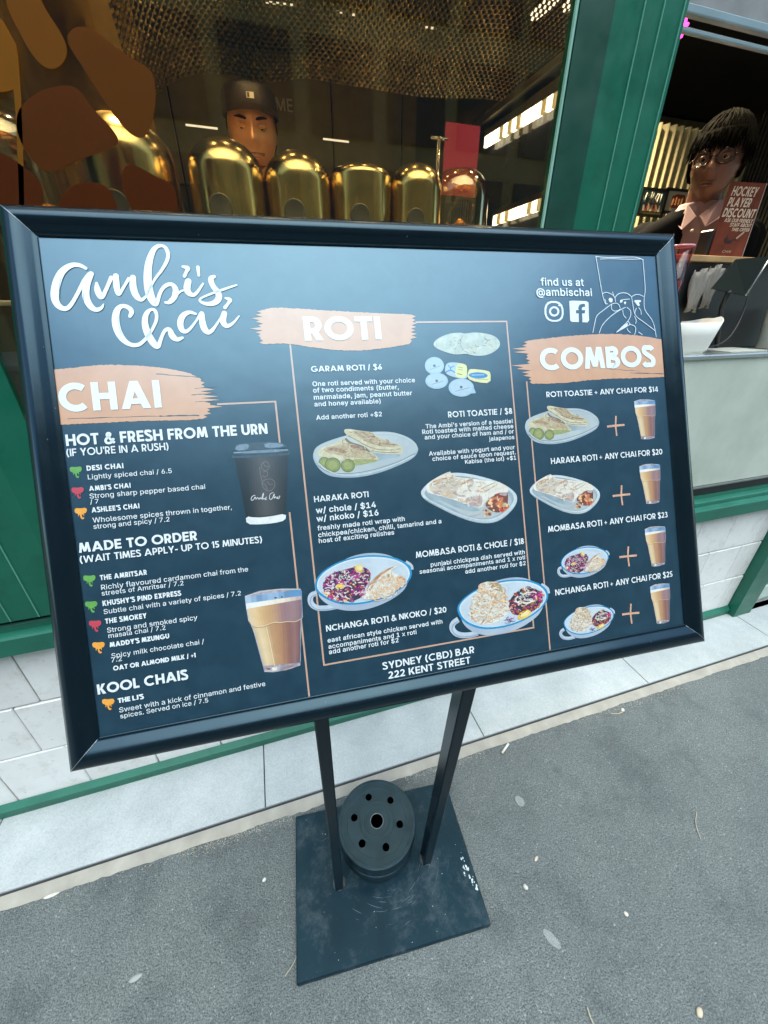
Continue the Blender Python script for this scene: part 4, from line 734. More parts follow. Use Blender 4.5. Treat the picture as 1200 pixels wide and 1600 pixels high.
def ex1(t_, HM, at):
    capm = M('dark_brown_cap', (.016, .010, .008), .8, bmp=.3, bscale=300)
    vs = []; N_ = 48
    prof_ = [(0, 1.0), (.25, 1.0), (.5, .975), (.72, .925), (.87, .84), (.96, .66), (1.0, .38), (1.01, .01)]
    for t_k, sc_k in prof_:
        for k in range(N_):
            an = 2 * math.pi * k / N_; c, s_ = math.cos(an), math.sin(an); z0 = .030 + .010 * max(0, s_) ** 2 - .012 * max(0, -s_); seam = 1 + .006 * math.cos(an * 6) * (t_k > 0)
            vs.append(at(.0835 * c * sc_k * seam, -.002 + .0985 * s_ * sc_k * seam, z0 + (.104 - z0) * t_k))
    q = MB(); q.add(vs, [(j * N_ + i, j * N_ + (i + 1) % N_, (j + 1) * N_ + (i + 1) % N_, (j + 1) * N_ + i) for j in range(len(prof_) - 1) for i in range(N_)], 0, True); c_ = q.build('cap', capm, t_, fix=False); so = c_.modifiers.new('t', 'SOLIDIFY'); so.thickness = .003; so.offset = 1
    q = MB(); q.box(-.011, .011, 0, .0015, -.0065, .0065, mat=HM @ Matrix.Translation((-.006, .1005, .070)) @ Matrix.Rotation(math.radians(4), 4, 'X')); q.build('badge', M('cap_badge', (.75, .72, .65), .5), c_)
    q = MB(); q.box(-.003, .003, .0016, .0026, -.005, .005, mat=HM @ Matrix.Translation((-.001, .1005, .070)) @ Matrix.Rotation(math.radians(4), 4, 'X')); q.build('badge_mark', M('cap_badge_mark', (.08, .05, .04), .5), c_)
    q = MB(); vs = []
    for i in range(13):
        an = math.pi + math.pi * i / 12; vs += [at(.072 * math.cos(an), -.078 + .0 * math.sin(an), .034), at(.062 * math.cos(an), -.075 + .075 * math.sin(an), .022)]
    q.add(vs, [(2 * i, 2 * i + 2, 2 * i + 3, 2 * i + 1) for i in range(12)], 0, True); o = q.build('cap_peak', capm, c_, fix=False); so = o.modifiers.new('t', 'SOLIDIFY'); so.thickness = .003
    # stubble beard and short side hair
    v, f = shell_cap(HM, 0, lambda p: p.y > -.015 and p.z < -.084 or (abs(p.x) > .06 and -.0 < p.y < .02 and -.055 < p.z < .0) or (abs(p.x) < .028 and -.058 < p.z < -.050 and p.y > 0), .0012)
    q = MB(); q.add(v, f, 0, True); q.build('beard', M('stubble', (.10, .048, .026), .7, var=.5, scale=400), t_, fix=False)
    v, f = shell_cap(HM, 0, lambda p: p.y < .0 and p.z > -.06 and abs(p.z) < .06, .004); q = MB(); q.add(v, f, 0, True); q.build('hair', hair_m, t_, fix=False)
def ex2(t_, HM, at):
    def off(p): return .012 + .009 * max(0, p.z / .118) + (.006 if p.y > .03 else 0)
    v, f = shell_cap(HM, 0, lambda p: (p.z > .045 + .012 * math.sin(p.x * 170) - (.0)) or (p.y < .012 and p.z > -.045) or (abs(p.x) > .062 and p.y < .03 and p.z > -.02), off, .0025, 80, 60)
    q = MB(); q.add(v, f, 0, True); o = q.build('hair', hair_m, t_, fix=False); so = o.modifiers.new('t', 'SOLIDIFY'); so.thickness = .006; so.offset = -1
    q = MB()
    for k in range(46):
        x = -.064 + .128 * k / 45; L = .03 + .014 * random.random()
        yb = .080 - x * x * 7
        q.tube([at(x, yb + .016, .078), at(x + .004, yb + .019, .052), at(x + .006 + random.uniform(-.004, .004), yb + .012, .05 - L * .75)], [.004, .0035, .0008], 5)
    for k in range(260):
        a0 = random.uniform(-math.pi, math.pi); r0 = random.uniform(.0, .4); pts = []
        for i in range(5):
            f = i / 4; ph = (.12 + r0 + f * random.uniform(1.0, 1.25)); th = a0 + f * .35 + random.uniform(-.04, .04)
            x, y, z = math.sin(ph) * math.sin(th), math.sin(ph) * math.cos(th), math.cos(ph)
            if z < -.3: break
            g_ = 1.0 + random.uniform(0, .02); hh = .020 + random.uniform(0, .005)
            pts.append(at(x * (.076 + hh) * g_, y * (.093 + hh) * g_, z * (.104 + hh + .006) * g_))
        if len(pts) > 2 and not (math.cos(a0) > .3 and len(pts) > 4 and False): q.tube(pts[:4] if math.cos(a0) > .35 else pts, [.0035] * (len(pts[:4] if math.cos(a0) > .35 else pts) - 1) + [.0008], 5)
    q.build('fringe', hair_m, t_)
    g_ = MB(); gm = M('dark_glasses_frame', (.02, .008, .008), .25)
    for sgn in (-1, 1):
        ring = [at(.033 * sgn + .0245 * math.cos(a_) * (1), .100 - .006 * abs(math.cos(a_)) - .02 * max(0, sgn * math.cos(a_)), .002 + .0195 * math.sin(a_)) for a_ in [2 * math.pi * k / 24 for k in range(25)]]
        g_.tube(ring, .0028, 6); g_.tube([at(.058 * sgn, .082, .006), at(.078 * sgn, .04, .006), at(.082 * sgn, -.01, .0)], .002, 6)
    g_.tube([at(-.009, .1, .004), at(0, .103, .007), at(.009, .1, .004)], .002, 6); g_.build('glasses', gm, t_)
    N0 = at(0, .0, -.135); fv = (at(0, 1, 0) - at(0, 0, 0)); fv.z = 0; fv.normalize(); rv = Vector((fv.y, -fv.x, 0))
    q = MB()
    for sgn in (-1, 1):
        P = lambda a_, b_, c_: N0 + rv * a_ * sgn + fv * b_ + Vector((0, 0, c_))
        q.add([P(.004, .075, -.03), P(.045, .055, .012), P(.068, .0, .022), P(.074, .005, -.014), P(.062, .062, -.045), P(.035, .088, -.068)], [(0, 1, 2, 3, 4, 5)])
    o = q.build('collar', shirt2, t_, fix=False); so = o.modifiers.new('t', 'SOLIDIFY'); so.thickness = .005
    for k in range(3):
        q = MB(); c_ = N0 + fv * (.09 + .018 * k) + Vector((0, 0, -.075 - .075 * k)); q.lathe([(.0055, 0), (.004, .003)], (0, 0, 0), 10, mat=Matrix.Translation(c_) @ fv.to_track_quat('Z', 'Y').to_matrix().to_4x4()); q.build('button', M('shirt_button', (.6, .55, .55), .3), t_)
shirt2 = M('mauve_shirt', (.36, .25, .30), .8, bmp=.2, bscale=300)
person('man in a dark backwards cap looking down behind the brass urns', (.098, 1.83), .37, (.0853, 1.75, 2.004), math.radians(-3), math.radians(-12), 0, skin_mat('brown_skin', (.40, .20, .10)), hair_m,
       M('black_tshirt', (.015, .014, .013), .85), None, [[(-.23, .02, 1.52), (-.2, .2, 1.42), (-.14, .26, 1.42)], [(.23, .02, 1.52), (.2, .2, 1.42), (.14, .26, 1.42)]], ex1)
person('man in round dark glasses, mauve shirt and black jacket inside the hatch', (1.76, 1.47), .34, (1.682, 1.39, 1.957), math.radians(-60), math.radians(-5), math.radians(0), skin_mat('light_skin', (.22, .115, .085)), hair_m,
       shirt2, M('black_jacket', (.003, .004, .007), .95, spec=.08, bmp=.2, bscale=200), [[(-.25, -.02, 1.38), (-.2, .12, 1.25), (-.14, .14, 1.30)], [(.25, -.02, 1.38), (.2, .12, 1.25), (.14, .14, 1.30)]], ex2, .158)
# white card boat, tablet stand, card, pink tumbler, cables on the counter
def loft(loops, close=True):
    n = len(loops[0]); vs = [p for l in loops for p in l]; fs = [(j * n + i, j * n + (i + 1) % n, (j + 1) * n + (i + 1) % n, (j + 1) * n + i) for j in range(len(loops) - 1) for i in range(n)]
    return vs, fs
t_ = thing('food_tray', 'white card food boat with a pointed corner on the steel counter', 'tray', (1.405, 1.09, 1.358))
bx, by, bz = 1.40, 1.085, 1.358
def ring(sx, sy, z, pk=0):
    out = []
    for k in range(40):
        an = 2 * math.pi * k / 40; c, s = math.cos(an), math.sin(an)
        x = math.copysign(abs(c) ** .6, c) * sx; y = math.copysign(abs(s) ** .6, s) * sy
        zz = z + pk * max(0, c) ** 6 * (1 + .6 * (s < 0)); x += pk * 1.3 * max(0, c) ** 8
        out.append((bx + x, by + y, bz + zz))
    return out
v, f = loft([ring(.080, .050, .001), ring(.088, .056, .010), ring(.096, .064, .055, .003), ring(.103, .070, .094, .011)])
q = MB(); q.add(v, f, 0, True); q.add(ring(.080, .050, .001), [tuple(range(40))]); o = q.build('tray_shell', M('white_card', (.8, .78, .72), .6, var=.04), t_, fix=False); so = o.modifiers.new('t', 'SOLIDIFY'); so.thickness = .0018
# hockey discount card on the shelf
TL, BLc, BRc, TR = at_y(1152, 283, 1.15), at_y(1108, 398, 1.15), at_y(1160, 400, 1.135), at_y(1203, 277, 1.135)
t_ = thing('discount_card', 'brown card reading hockey player discount standing on the wooden shelf', 'sign', (BLc.x, BLc.y, 1.647))
zb_ = 1.647; xd = Vector((BRc.x - BLc.x, BRc.y - BLc.y, 0)); Wc = xd.length; xd.normalize(); Hc = TL.z - zb_; up_ = Vector((0, .03, 1)).normalized(); nn_ = xd.cross(up_)
CM = Matrix(((xd.x, up_.x, nn_.x, BLc.x), (xd.y, up_.y, nn_.y, BLc.y), (xd.z, up_.z, nn_.z, zb_), (0, 0, 0, 1)))
def cardq(poly, z, d=.0006):
    n = len(poly); vs = [CM @ Vector((x, y, z)) for x, y in poly] + [CM @ Vector((x, y, z + d)) for x, y in poly]
    return vs, [(i, (i + 1) % n, (i + 1) % n + n, i + n) for i in range(n)] + [tuple(range(n))[::-1], tuple(range(n, 2 * n))]
q = MB(); q.add(*cardq([(0, 0), (Wc, 0), (Wc, Hc), (0, Hc)], -.003, .003)); card = q.build('card', M('card_brown', (.17, .036, .016), .7, var=.45, scale=14, spec=.2), t_)
q = MB(); q.add(*cardq([(Wc - .002, 0), (Wc, 0), (Wc, Hc), (Wc - .002, Hc)], .0003)); q.build('card_edge', M('card_edge_m', (.5, .4, .35), .5), card)
CARD = (card, CM, Wc, Hc)
q = MB(); q.add(*cardq([(Wc * .36, Hc * .30), (Wc * .4, Hc * .24), (Wc * .5, Hc * .225), (Wc * .66, Hc * .27), (Wc * .5, Hc * .18), (Wc * .35, Hc * .19), (Wc * .3, Hc * .24)], .0003)); q.build('stick_print', ink('card_dark_red', (.06, .006, .008)), card)
q = MB(); q.add(*cardq([(Wc * .62, Hc * .26), (Wc * .8, Hc * .36), (Wc * .82, Hc * .34), (Wc * .66, Hc * .245)], .0004)); q.build('stick_print', ink('card_cream', (.6, .38, .24)), card)
# tablet stand
t_ = thing('tablet_stand', 'dark tablet on an arm leaning over the steel counter', 'tablet', (1.62, 1.08, 1.358))
A1, A2, A3, A4 = at_y(1150, 405, 1.07), at_y(1205, 400, 1.02), at_y(1165, 462, 1.03), at_y(1112, 450, 1.08)
q = MB(); nrm = (A2 - A1).cross(A4 - A1).normalized() * .008; q.add([A1, A2, A3, A4, A1 + nrm, A2 + nrm, A3 + nrm, A4 + nrm], [(0, 1, 2, 3), (7, 6, 5, 4), (0, 4, 5, 1), (1, 5, 6, 2), (2, 6, 7, 3), (3, 7, 4, 0)]); q.build('tablet', M('tablet_black', (.02, .025, .022), .25), t_)
q = MB(); q.tube([A2 + Vector((0, 0, .002)), (A2 + A3) / 2, A3], .0028, 6); q.build('bright_edge', M('tablet_edge', (.5, .5, .48), .25, .8), t_)
q = MB(); q.tube([(A3 + A4) / 2, at_y(1128, 480, 1.1), (at_y(1128, 520, 1.14).x, 1.14, 1.36)], .008, 8); q.build('arm', blackp, t_)
# grey cloth pieces, cables
for k, (px, py, w_, lb) in enumerate([(1086, 452, .035, 'crumpled pale cloth hanging behind the white food boat'), (1108, 446, .03, 'second crumpled pale cloth, under the tablet')]):
    c_ = at_y(px, py, 1.14); q = MB(); vs = []
    for j in range(7):
        for i in range(9): vs.append((c_.x + (i / 8 - .5) * w_ * 2 * (1 - .25 * j / 6), 1.135 + .008 * math.sin(i * 2.2 + j * .8), c_.z + .055 - j * .02 - .006 * math.sin(i)))
    q.add(vs, [(j * 9 + i, j * 9 + i + 1, j * 9 + i + 10, j * 9 + i + 9) for j in range(6) for i in range(8)], 0, True); o = q.build('cloth', M('grey_cloth', (.3, .28, .25), .9), None, fix=False); so = o.modifiers.new('t', 'SOLIDIFY'); so.thickness = .003; tag(o, lb, 'cloth')
q = MB(); q.tube(chaikin([tuple(at_y(*p)) for p in ((1076, 520, 1.07), (1100, 545, 1.05), (1135, 535, 1.05), (1158, 500, 1.08), (1172, 450, 1.1), (1180, 430, 1.12))], 3, False), .0022, 6); tag(q.build('cable', blackp), 'thin black cable looping over the steel counter', 'cable')
q = MB(); c_ = at_y(1190, 540, 1.1); q.lathe([(.028, 0), (.030, .05), (.036, .13), (.034, .132)], (c_.x + .02, 1.1, 1.3585), 24); tag(q.build('paper_cup', M('grey_cup', (.32, .33, .3), .5)), 'grey paper cup at the right photo edge on the counter', 'cup')
q = MB(); q.box(1.56, 1.74, 1.02, 1.14, 1.3575, 1.361, rot=0); tag(q.build('paper_sheet', M('paper_grey', (.4, .42, .4), .6)), 'flat grey sheet on the counter behind the white food boat', 'paper')
pk_ = glass_m('pink_plastic', (.9, .66, .70), 1.5, .05)
c_ = at_y(1066, 402, 1.10); t_ = thing('pink_tumbler', 'pink clear plastic tumbler beside the sign frame at the hatch', 'cup', (c_.x, 1.1, 1.36))
q = MB(); q.lathe([(.026, 0), (.032, .30), (.030, .30), (.024, .004)], (c_.x - .012, 1.1, 1.3585), 28); q.build('wall', pk_, t_)
q = MB(); q.lathe([(.0325, 0), (.034, .003), (.0325, .006)], (c_.x - .012, 1.1, 1.6585), 28); q.build('rim', M('pink_rim', (.6, .25, .3), .2), t_)
q = MB(); q.lathe([(.022, 0), (.026, .2)], (c_.x - .012, 1.1, 1.37), 20); q.build('drink', M('pink_drink', (.30, .13, .16), .3), t_)
# white crockery low behind the window on the left
c_ = at_y(2, 490, 1.10); t_ = thing('white_saucer', 'white dish glimpsed behind the left end of the sign', 'dish', (c_.x, 1.1, c_.z))
q = MB(); q.lathe([(.02, 0), (.03, .003), (.052, .022), (.05, .024), (.028, .007), (.0005, .006)], (c_.x - .01, 1.1, c_.z), 28); q.build('dish', M('crockery', (.75, .75, .72), .2), t_)
q = MB(); q.box(-1.2, -.36, 1.02, 1.058, .95, c_.z - .001); tag(q.build('inner_ledge', M('dark_ledge', (.02, .025, .024), .3)), 'dark ledge just inside the window at the left', 'ledge')
# ---------------------------------------------------------------- the menu sign
BC = Vector((.1869, .4626, 1.310)); BX = Vector((.99717, -.0752, -.0005)).normalized(); BY = Vector((.0348, .4514, .8916)); BY = (BY - BX * BX.dot(BY)).normalized(); BN = BX.cross(BY)
BW, BH = .905, .650
BM = Matrix(((BX.x, BY.x, BN.x, BC.x), (BX.y, BY.y, BN.y, BC.y), (BX.z, BY.z, BN.z, BC.z), (0, 0, 0, 1)))
HM_ = [0.0007352269266473693, -6.717918172508819e-05, -0.42899840956555696, -5.757953269640511e-05, -0.0007063264291653351, 0.548835981345531, -0.0002736185462016536, -1.435031063329776e-05]
def RB(x, y):
    """rectifies a point read off the photo into poster millimetre space (u right, v up from the board centre)"""
    g_ = HM_; w = g_[6] * x + g_[7] * y + 1; return ((g_[0] * x + g_[1] * y + g_[2]) / w, (g_[3] * x + g_[4] * y + g_[5]) / w)
foot = (.148, .473)
sign = thing('menu_sign', 'black framed chai and roti menu board on a two legged stand on the asphalt', 'sign', (foot[0], foot[1], 0), math.radians(-4.3))
def bw(u, v, z=0): return BM @ Vector((u, v, z))
# frame: four mitred rails of a convex snap profile
prof = [(0, -.013), (0, -.002), (.0022, .0035), (.007, .0085), (.0125, .0108), (.018, .0100), (.0245, .0062), (.029, .0022), (.0325, .0012), (.0345, .0014), (.0345, .0004)]
hw, hh_ = BW / 2, BH / 2
cs = [(-hw, -hh_), (hw, -hh_), (hw, hh_), (-hw, hh_)]; inn = [(1, 1), (-1, 1), (-1, -1), (1, -1)]
for k in range(4):
    a_, b_ = cs[k], cs[(k + 1) % 4]; ia, ib = inn[k], inn[(k + 1) % 4]; q = MB(); vs = []
    d = Vector((b_[0] - a_[0], b_[1] - a_[1])).normalized() * .0004
    for (o, z) in prof:
        vs.append(bw(a_[0] + ia[0] * o + d.x, a_[1] + ia[1] * o + d.y, z)); vs.append(bw(b_[0] + ib[0] * o - d.x, b_[1] + ib[1] * o - d.y, z))
    n = len(prof); q.add(vs, [(2 * i, 2 * i + 1, 2 * i + 3, 2 * i + 2) for i in range(n - 1)], 0, True); q.add([vs[2 * i] for i in range(n)] + [vs[2 * i + 1] for i in range(n)], [tuple(range(n)), tuple(range(2 * n - 1, n - 1, -1))])
    q.build('frame_rail', blk, sign)
q = MB()
for s0, s1 in ((-1, -1), (1, -1), (1, 1), (-1, 1)):
    q.add([bw(s0 * (hw - .0006), s1 * (hh_ - .0006), .0005), bw(s0 * (hw - .0006 - .0009), s1 * (hh_ - .0002), .0003), bw(s0 * (hw - .034), s1 * (hh_ - .0346), -.001), bw(s0 * (hw - .034), s1 * (hh_ - .0338), -.001)], [(0, 1, 2, 3)])
    pts = [bw(s0 * (hw - o), s1 * (hh_ - o), z + .0001) for o, z in prof[1:-2]]; q.tube(pts, .00028, 5)
q.build('mitre_edge', M('bare_aluminium', (.5, .52, .53), .35, .9), sign)
q = MB(); q.box(-hw + .003, hw - .003, -hh_ + .003, hh_ - .003, -.012, -.0045, mat=BM); q.build('back_panel', blackp, sign)
navy = ink('poster_charcoal', (.009, .027, .046), (.014, .038, .060), 40)
_t = navy.node_tree; bump(_t, _t.nodes['Principled BSDF'], noi(_t, 7, 3), .25, .004)
q = MB(); q.box(-hw + .02, hw - .02, -hh_ + .02, hh_ - .02, -.004, -.0002, mat=BM); poster = q.build('poster', navy, sign)
LIFT = [0.00004]
def lift(step=.000012): LIFT[0] += step * .35; return LIFT[0]
def flat(polys, name='print', mats=None, parent=None):
    """polys: list of (points in board u,v, material index)"""
    q = MB()
    for p, mi in polys:
        z = lift(.000008); q.add([bw(u, v, z) for u, v in p], [tuple(range(len(p)))], mi)
    return q.build(name, mats, parent or poster, fix=False)
def ccw(p):
    A_ = sum(p[i][0] * p[(i + 1) % len(p)][1] - p[(i + 1) % len(p)][0] * p[i][1] for i in range(len(p))); return p if A_ > 0 else p[::-1]
def clipb(u, v): return (max(-.4195, min(.4195, u)), max(-.291, min(.291, v)))
from mathutils.geometry import tessellate_polygon
def tri(p):
    v3 = [Vector((x, y, 0)) for x, y in p]; return [tuple(t) for t in tessellate_polygon([v3])]
def addpoly(q, p, mi=0, z=None):
    z = lift(.000008) if z is None else z; k = len(q.v); p = [clipb(*c) for c in p]
    q.v += [tuple(bw(u, v, z)) for u, v in p]
    for t in tri(p):
        a_, b_, c_ = (p[i] for i in t); ar = (b_[0] - a_[0]) * (c_[1] - a_[1]) - (c_[0] - a_[0]) * (b_[1] - a_[1])
        if abs(ar) < 1e-12: continue
        q.f.append(tuple(i + k for i in (t if ar > 0 else t[::-1]))); q.m.append(mi); q.sm.append(False)
def ribbon(pts, w, cap=0):
    """outline polygon of a polyline with given widths (2D)"""
    n = len(pts); ws = w if isinstance(w, (list, tuple)) else [w] * n; L = []; R_ = []
    closed = n > 3 and abs(pts[0][0] - pts[-1][0]) + abs(pts[0][1] - pts[-1][1]) < 1e-9
    for i in range(n):
        if closed and i in (0, n - 1): p0, p1 = pts[-2], pts[1]
        else: p0, p1 = pts[max(i - 1, 0)], pts[min(i + 1, n - 1)]
        if 0 < i < n - 1 or closed:
            c0 = pts[i - 1] if i else pts[-2]; c1 = pts[i + 1] if i < n - 1 else pts[1]
            d0 = Vector((pts[i][0] - c0[0], pts[i][1] - c0[1])); d1 = Vector((c1[0] - pts[i][0], c1[1] - pts[i][1]))
            if d0.length < 1e-9 or d1.length < 1e-9: d = (d0 + d1).normalized(); k = 1
            else: d0.normalize(); d1.normalize(); d = (d0 + d1); d = d.normalized() if d.length > 1e-6 else d0; k = min(1.6, 1 / max(.5, d.dot(d0)))
        else: d = Vector((p1[0] - p0[0], p1[1] - p0[1])).normalized(); k = 1
        nx, ny = -d.y * ws[i] / 2 * k, d.x * ws[i] / 2 * k
        L.append((pts[i][0] + nx, pts[i][1] + ny)); R_.append((pts[i][0] - nx, pts[i][1] - ny))
    if cap:
        for e in (0, n - 1):
            pass
    return L, R_
def addrib(q, pts, w, mi=0, cap=False, T=lambda x, y: (x, y), z=None):
    z = lift(.000006) if z is None else z
    L, R_ = ribbon(pts, w); k = len(q.v); n = len(pts)
    for l, r in zip(L, R_): q.v.append(tuple(bw(*clipb(*T(*l)), z))); q.v.append(tuple(bw(*clipb(*T(*r)), z)))
    for i in range(n - 1): q.f.append((k + 2 * i, k + 2 * i + 1, k + 2 * i + 3, k + 2 * i + 2)); q.m.append(mi); q.sm.append(False)
    if cap:
        ws = w if isinstance(w, (list, tuple)) else [w] * n
        for e in (0, n - 1):
            r = ws[e] / 2; c = pts[e]; k = len(q.v)
            for a_ in range(12): q.v.append(tuple(bw(*clipb(*T(c[0] + r * math.cos(a_ * math.pi / 6), c[1] + r * math.sin(a_ * math.pi / 6))), z + .000003)))
            q.f.append(tuple(range(k, k + 12))); q.m.append(mi); q.sm.append(False)
# ---- geometric capitals: strokes on a unit cap height
def arc(cx, cy, rx, ry, a0, a1, n=22): return [(cx + rx * math.cos(math.radians(a0 + (a1 - a0) * i / n)), cy + ry * math.sin(math.radians(a0 + (a1 - a0) * i / n))) for i in range(n + 1)]
def caps_glyph(c, t):
    h = t / 2; w = t
    def V_(x): return ('L', [(x + h, 0), (x + h, 1)])
    def Hh(y, x0, x1, k=.95): return ('L', [(x0, y), (x1, y)], t * k)
    def Dg(x0, y0, x1, y1, k=1.12): return ('P', [(x0, y0), (x0 + t * k, y0), (x1 + t * k, y1), (x1, y1)])
    G = {
     'I': (t, [V_(0)]), 'H': (.78, [V_(0), V_(.78 - t), Hh(.5, t, .78 - t)]), 'L': (.52, [V_(0), Hh(h, t, .52)]),
     'E': (.58, [V_(0), Hh(h, t, .58), Hh(.5, t, .55), Hh(1 - h, t, .58)]), 'F': (.55, [V_(0), Hh(.48, t, .52), Hh(1 - h, t, .55)]),
     'T': (.64, [V_(.32 - h), Hh(1 - h, 0, .64)]), 'O': (1.02, [('L', arc(.51, .5, .51 - h + .01, .5 - h + .01, 0, 360, 40))]),
     'C': (.90, [('L', arc(.51, .5, .51 - h + .01, .5 - h + .01, 48, 312, 34))]),
     'G': (.98, [('L', arc(.51, .5, .51 - h + .01, .5 - h + .01, 48, 345, 36)), Hh(.45, .52, .97)]),
     'Q': (1.02, [('L', arc(.51, .5, .51 - h, .5 - h, 0, 360, 40))]),
     'D': (.80, [V_(0), ('L', [(t, h), (.34, h)] + arc(.34, .5, .46 - h, .5 - h, -90, 90, 18) + [(t, 1 - h)])]),
     'P': (.62, [V_(0), ('L', [(t, .36 + h * .4), (.32, .36 + h * .4)] + arc(.32, .68 + h * -.3, .30 - h, .32 - h * .7, -90, 90, 14) + [(t, 1 - h)])]),
     'R': (.66, [V_(0), ('L', [(t, .36 + h * .4), (.32, .36 + h * .4)] + arc(.32, .68 + h * -.3, .31 - h, .32 - h * .7, -90, 90, 14) + [(t, 1 - h)]), Dg(.40, 0, .22, .42)]),
     'B': (.68, [V_(0), ('L', [(t, h), (.38, h)] + arc(.38, .28, .30 - h, .28 - h * .85, -90, 90, 14) + [(t, .5)]), ('L', [(t, .53), (.34, .53)] + arc(.34, .76, .28 - h, .24 - h * .8, -90, 90, 14) + [(t, 1 - h)])]),
     'U': (.76, [('L', [(h, 1), (h, .38)] + arc(.38, .38, .38 - h, .38 - h + .01, 180, 360, 18) + [(.76 - h, 1)])]),
     'J': (.50, [('L', [(.50 - h, 1), (.50 - h, .3)] + arc(.25, .3, .25 - h, .3 - h + .01, 0, -150, 16))]),
     'S': (.62, [('L', chaikin([(.53, .80), (.44, .93 - h * .1), (.28, 1.02 - h), (.10, .94 - h * .1), (.09, .70), (.26, .57), (.42, .47), (.56, .33), (.50, .07), (.28, -.02 + h), (.14, .06), (.05, .20)], 3, False))]),
     'A': (.96, [Dg(0, 0, .48 - t * .56, 1), ('P', [(.96 - t * 1.12, 0), (.96, 0), (.48 + t * .56, 1), (.48 - t * .56, 1)]), Hh(.27, .22, .74, .85)]),
     'V': (.90, [('P', [(.45 - t * .56, 0), (.45 + t * .56, 0), (t * 1.12, 1), (0, 1)]), ('P', [(.45 - t * .56, 0), (.45 + t * .56, 0), (.90, 1), (.90 - t * 1.12, 1)])]),
     'M': (.98, [Dg(0, 0, .12, 1, 1), Dg(.98 - t, 0, .86 - t, 1, 1), ('P', [(.49 - t * .5, .08), (.49 + t * .5, .08), (.12 + t * 1.1, 1), (.12, 1)]), ('P', [(.49 - t * .5, .08), (.49 + t * .5, .08), (.86, 1), (.86 - t * 1.1, 1)])]),
     'W': (1.28, [('P', [(.32 - t * .5, 0), (.32 + t * .5, 0), (t, 1), (0, 1)]), ('P', [(.32 - t * .5, 0), (.32 + t * .5, 0), (.64 + t * .5, 1), (.64 - t * .5, 1)]), ('P', [(.96 - t * .5, 0), (.96 + t * .5, 0), (.64 + t * .5, 1), (.64 - t * .5, 1)]), ('P', [(.96 - t * .5, 0), (.96 + t * .5, 0), (1.28, 1), (1.28 - t, 1)])]),
     'N': (.80, [V_(0), V_(.80 - t), ('P', [(.80 - t * 1.2, 0), (.80, 0), (t * 1.2, 1), (0, 1)])]),
     'K': (.72, [V_(0), ('P', [(.70 - t * 1.3, 1), (.70, 1), (t + .12, .36), (t, .42), (t, .5)]), ('P', [(.72 - t * 1.35, 0), (.72, 0), (.40, .62), (.24, .5)])]),
     'X': (.76, [('P', [(0, 0), (t * 1.25, 0), (.76, 1), (.76 - t * 1.25, 1)]), ('P', [(.76 - t * 1.25, 0), (.76, 0), (t * 1.25, 1), (0, 1)])]),
     'Y': (.78, [V_(.39 - h) if 0 else ('L', [(.39, 0), (.39, .46)]), ('P', [(.39 - t * .5, .36), (.39 + t * .5, .42), (t * 1.2, 1), (0, 1)]), ('P', [(.39 - t * .5, .42), (.39 + t * .5, .36), (.78, 1), (.78 - t * 1.2, 1)])]),
     'Z': (.66, [Hh(h, 0, .66), Hh(1 - h, 0, .66), ('P', [(0, t), (t * 1.4, t), (.66, 1 - t), (.66 - t * 1.4, 1 - t)])]),
     '&': (.84, [('L', chaikin([(.80, .02), (.30, .60), (.22, .80), (.36, .98 - h * .3), (.54, .84), (.46, .66), (.20, .48), (.06, .28), (.14, .06), (.36, 0.02), (.60, .12), (.76, .44)], 3, False))]),
     '0': (.70, [('L', arc(.35, .5, .35 - h, .5 - h, 0, 360, 30))]), '1': (.32, [V_(.32 - t), ('P', [(0, .8), (0, .8 - t * .9), (.32 - t, 1 - t * .9), (.32 - t, 1)])]),
     '2': (.60, [Hh(h, 0, .60), ('L', arc(.30, .70, .28 - h, .31 - h, 165, -20, 16) + [(.40, .42), (.08, .10)])]),
     '3': (.58, [('L', arc(.27, .74, .26 - h, .27 - h, 150, -70, 14)), ('L', arc(.27, .29, .30 - h, .30 - h, 80, -150, 16)), Hh(.53, .2, .34, .8)]),
     '4': (.70, [('L', [(.53, 0), (.53, 1)]), Hh(.24, .02, .70), ('P', [(0, .16), (t * .6, .2), (.53, .9), (.42, 1)])]),
     '5': (.58, [Hh(1 - h, .1, .54), ('L', [(.12 + h * .5, 1), (.10 + h * .5, .52)]), ('L', arc(.27, .31, .30 - h, .31 - h, 125, -145, 18))]),
     '6': (.64, [('L', arc(.32, .31, .31 - h, .31 - h, 0, 360, 26)), ('P', [(.06, .42), (.22, .5), (.58, 1), (.36, 1)])]),
     '7': (.58, [Hh(1 - h, 0, .58), ('P', [(.12, 0), (.12 + t * 1.15, 0), (.58, 1 - t), (.58 - t * 1.15, 1 - t)])]),
     '8': (.62, [('L', arc(.31, .28, .31 - h, .285 - h, 0, 360, 24)), ('L', arc(.31, .755, .27 - h, .25 - h, 0, 360, 24))]),
     '/': (.42, [Dg(0, -.08, .42 - t, 1.06, .85)]), '-': (.4, [Hh(.4, .02, .38)]), '+': (.56, [Hh(.42, 0, .52, .6), ('L', [(.26, .14), (.26, .70)], t * .62)]),
     "'": (.16, [('P', [(.04, .68), (.04 + t * .6, .68), (.04 + t * .9, 1), (.02, 1)])]), '(': (.3, [('L', arc(.55, .45, .5, .72, 130, 230, 14))]), ')': (.3, [('L', arc(-.25, .45, .5, .72, -50, 50, 14))]), ' ': (.26, [])}
    G['$'] = (.62, [(k_[0], k_[1]) for k_ in G['S'][1]] + [('L', [(.31, -.14), (.31, 1.14)], t * .6)])
    return G.get(c, G[' '])
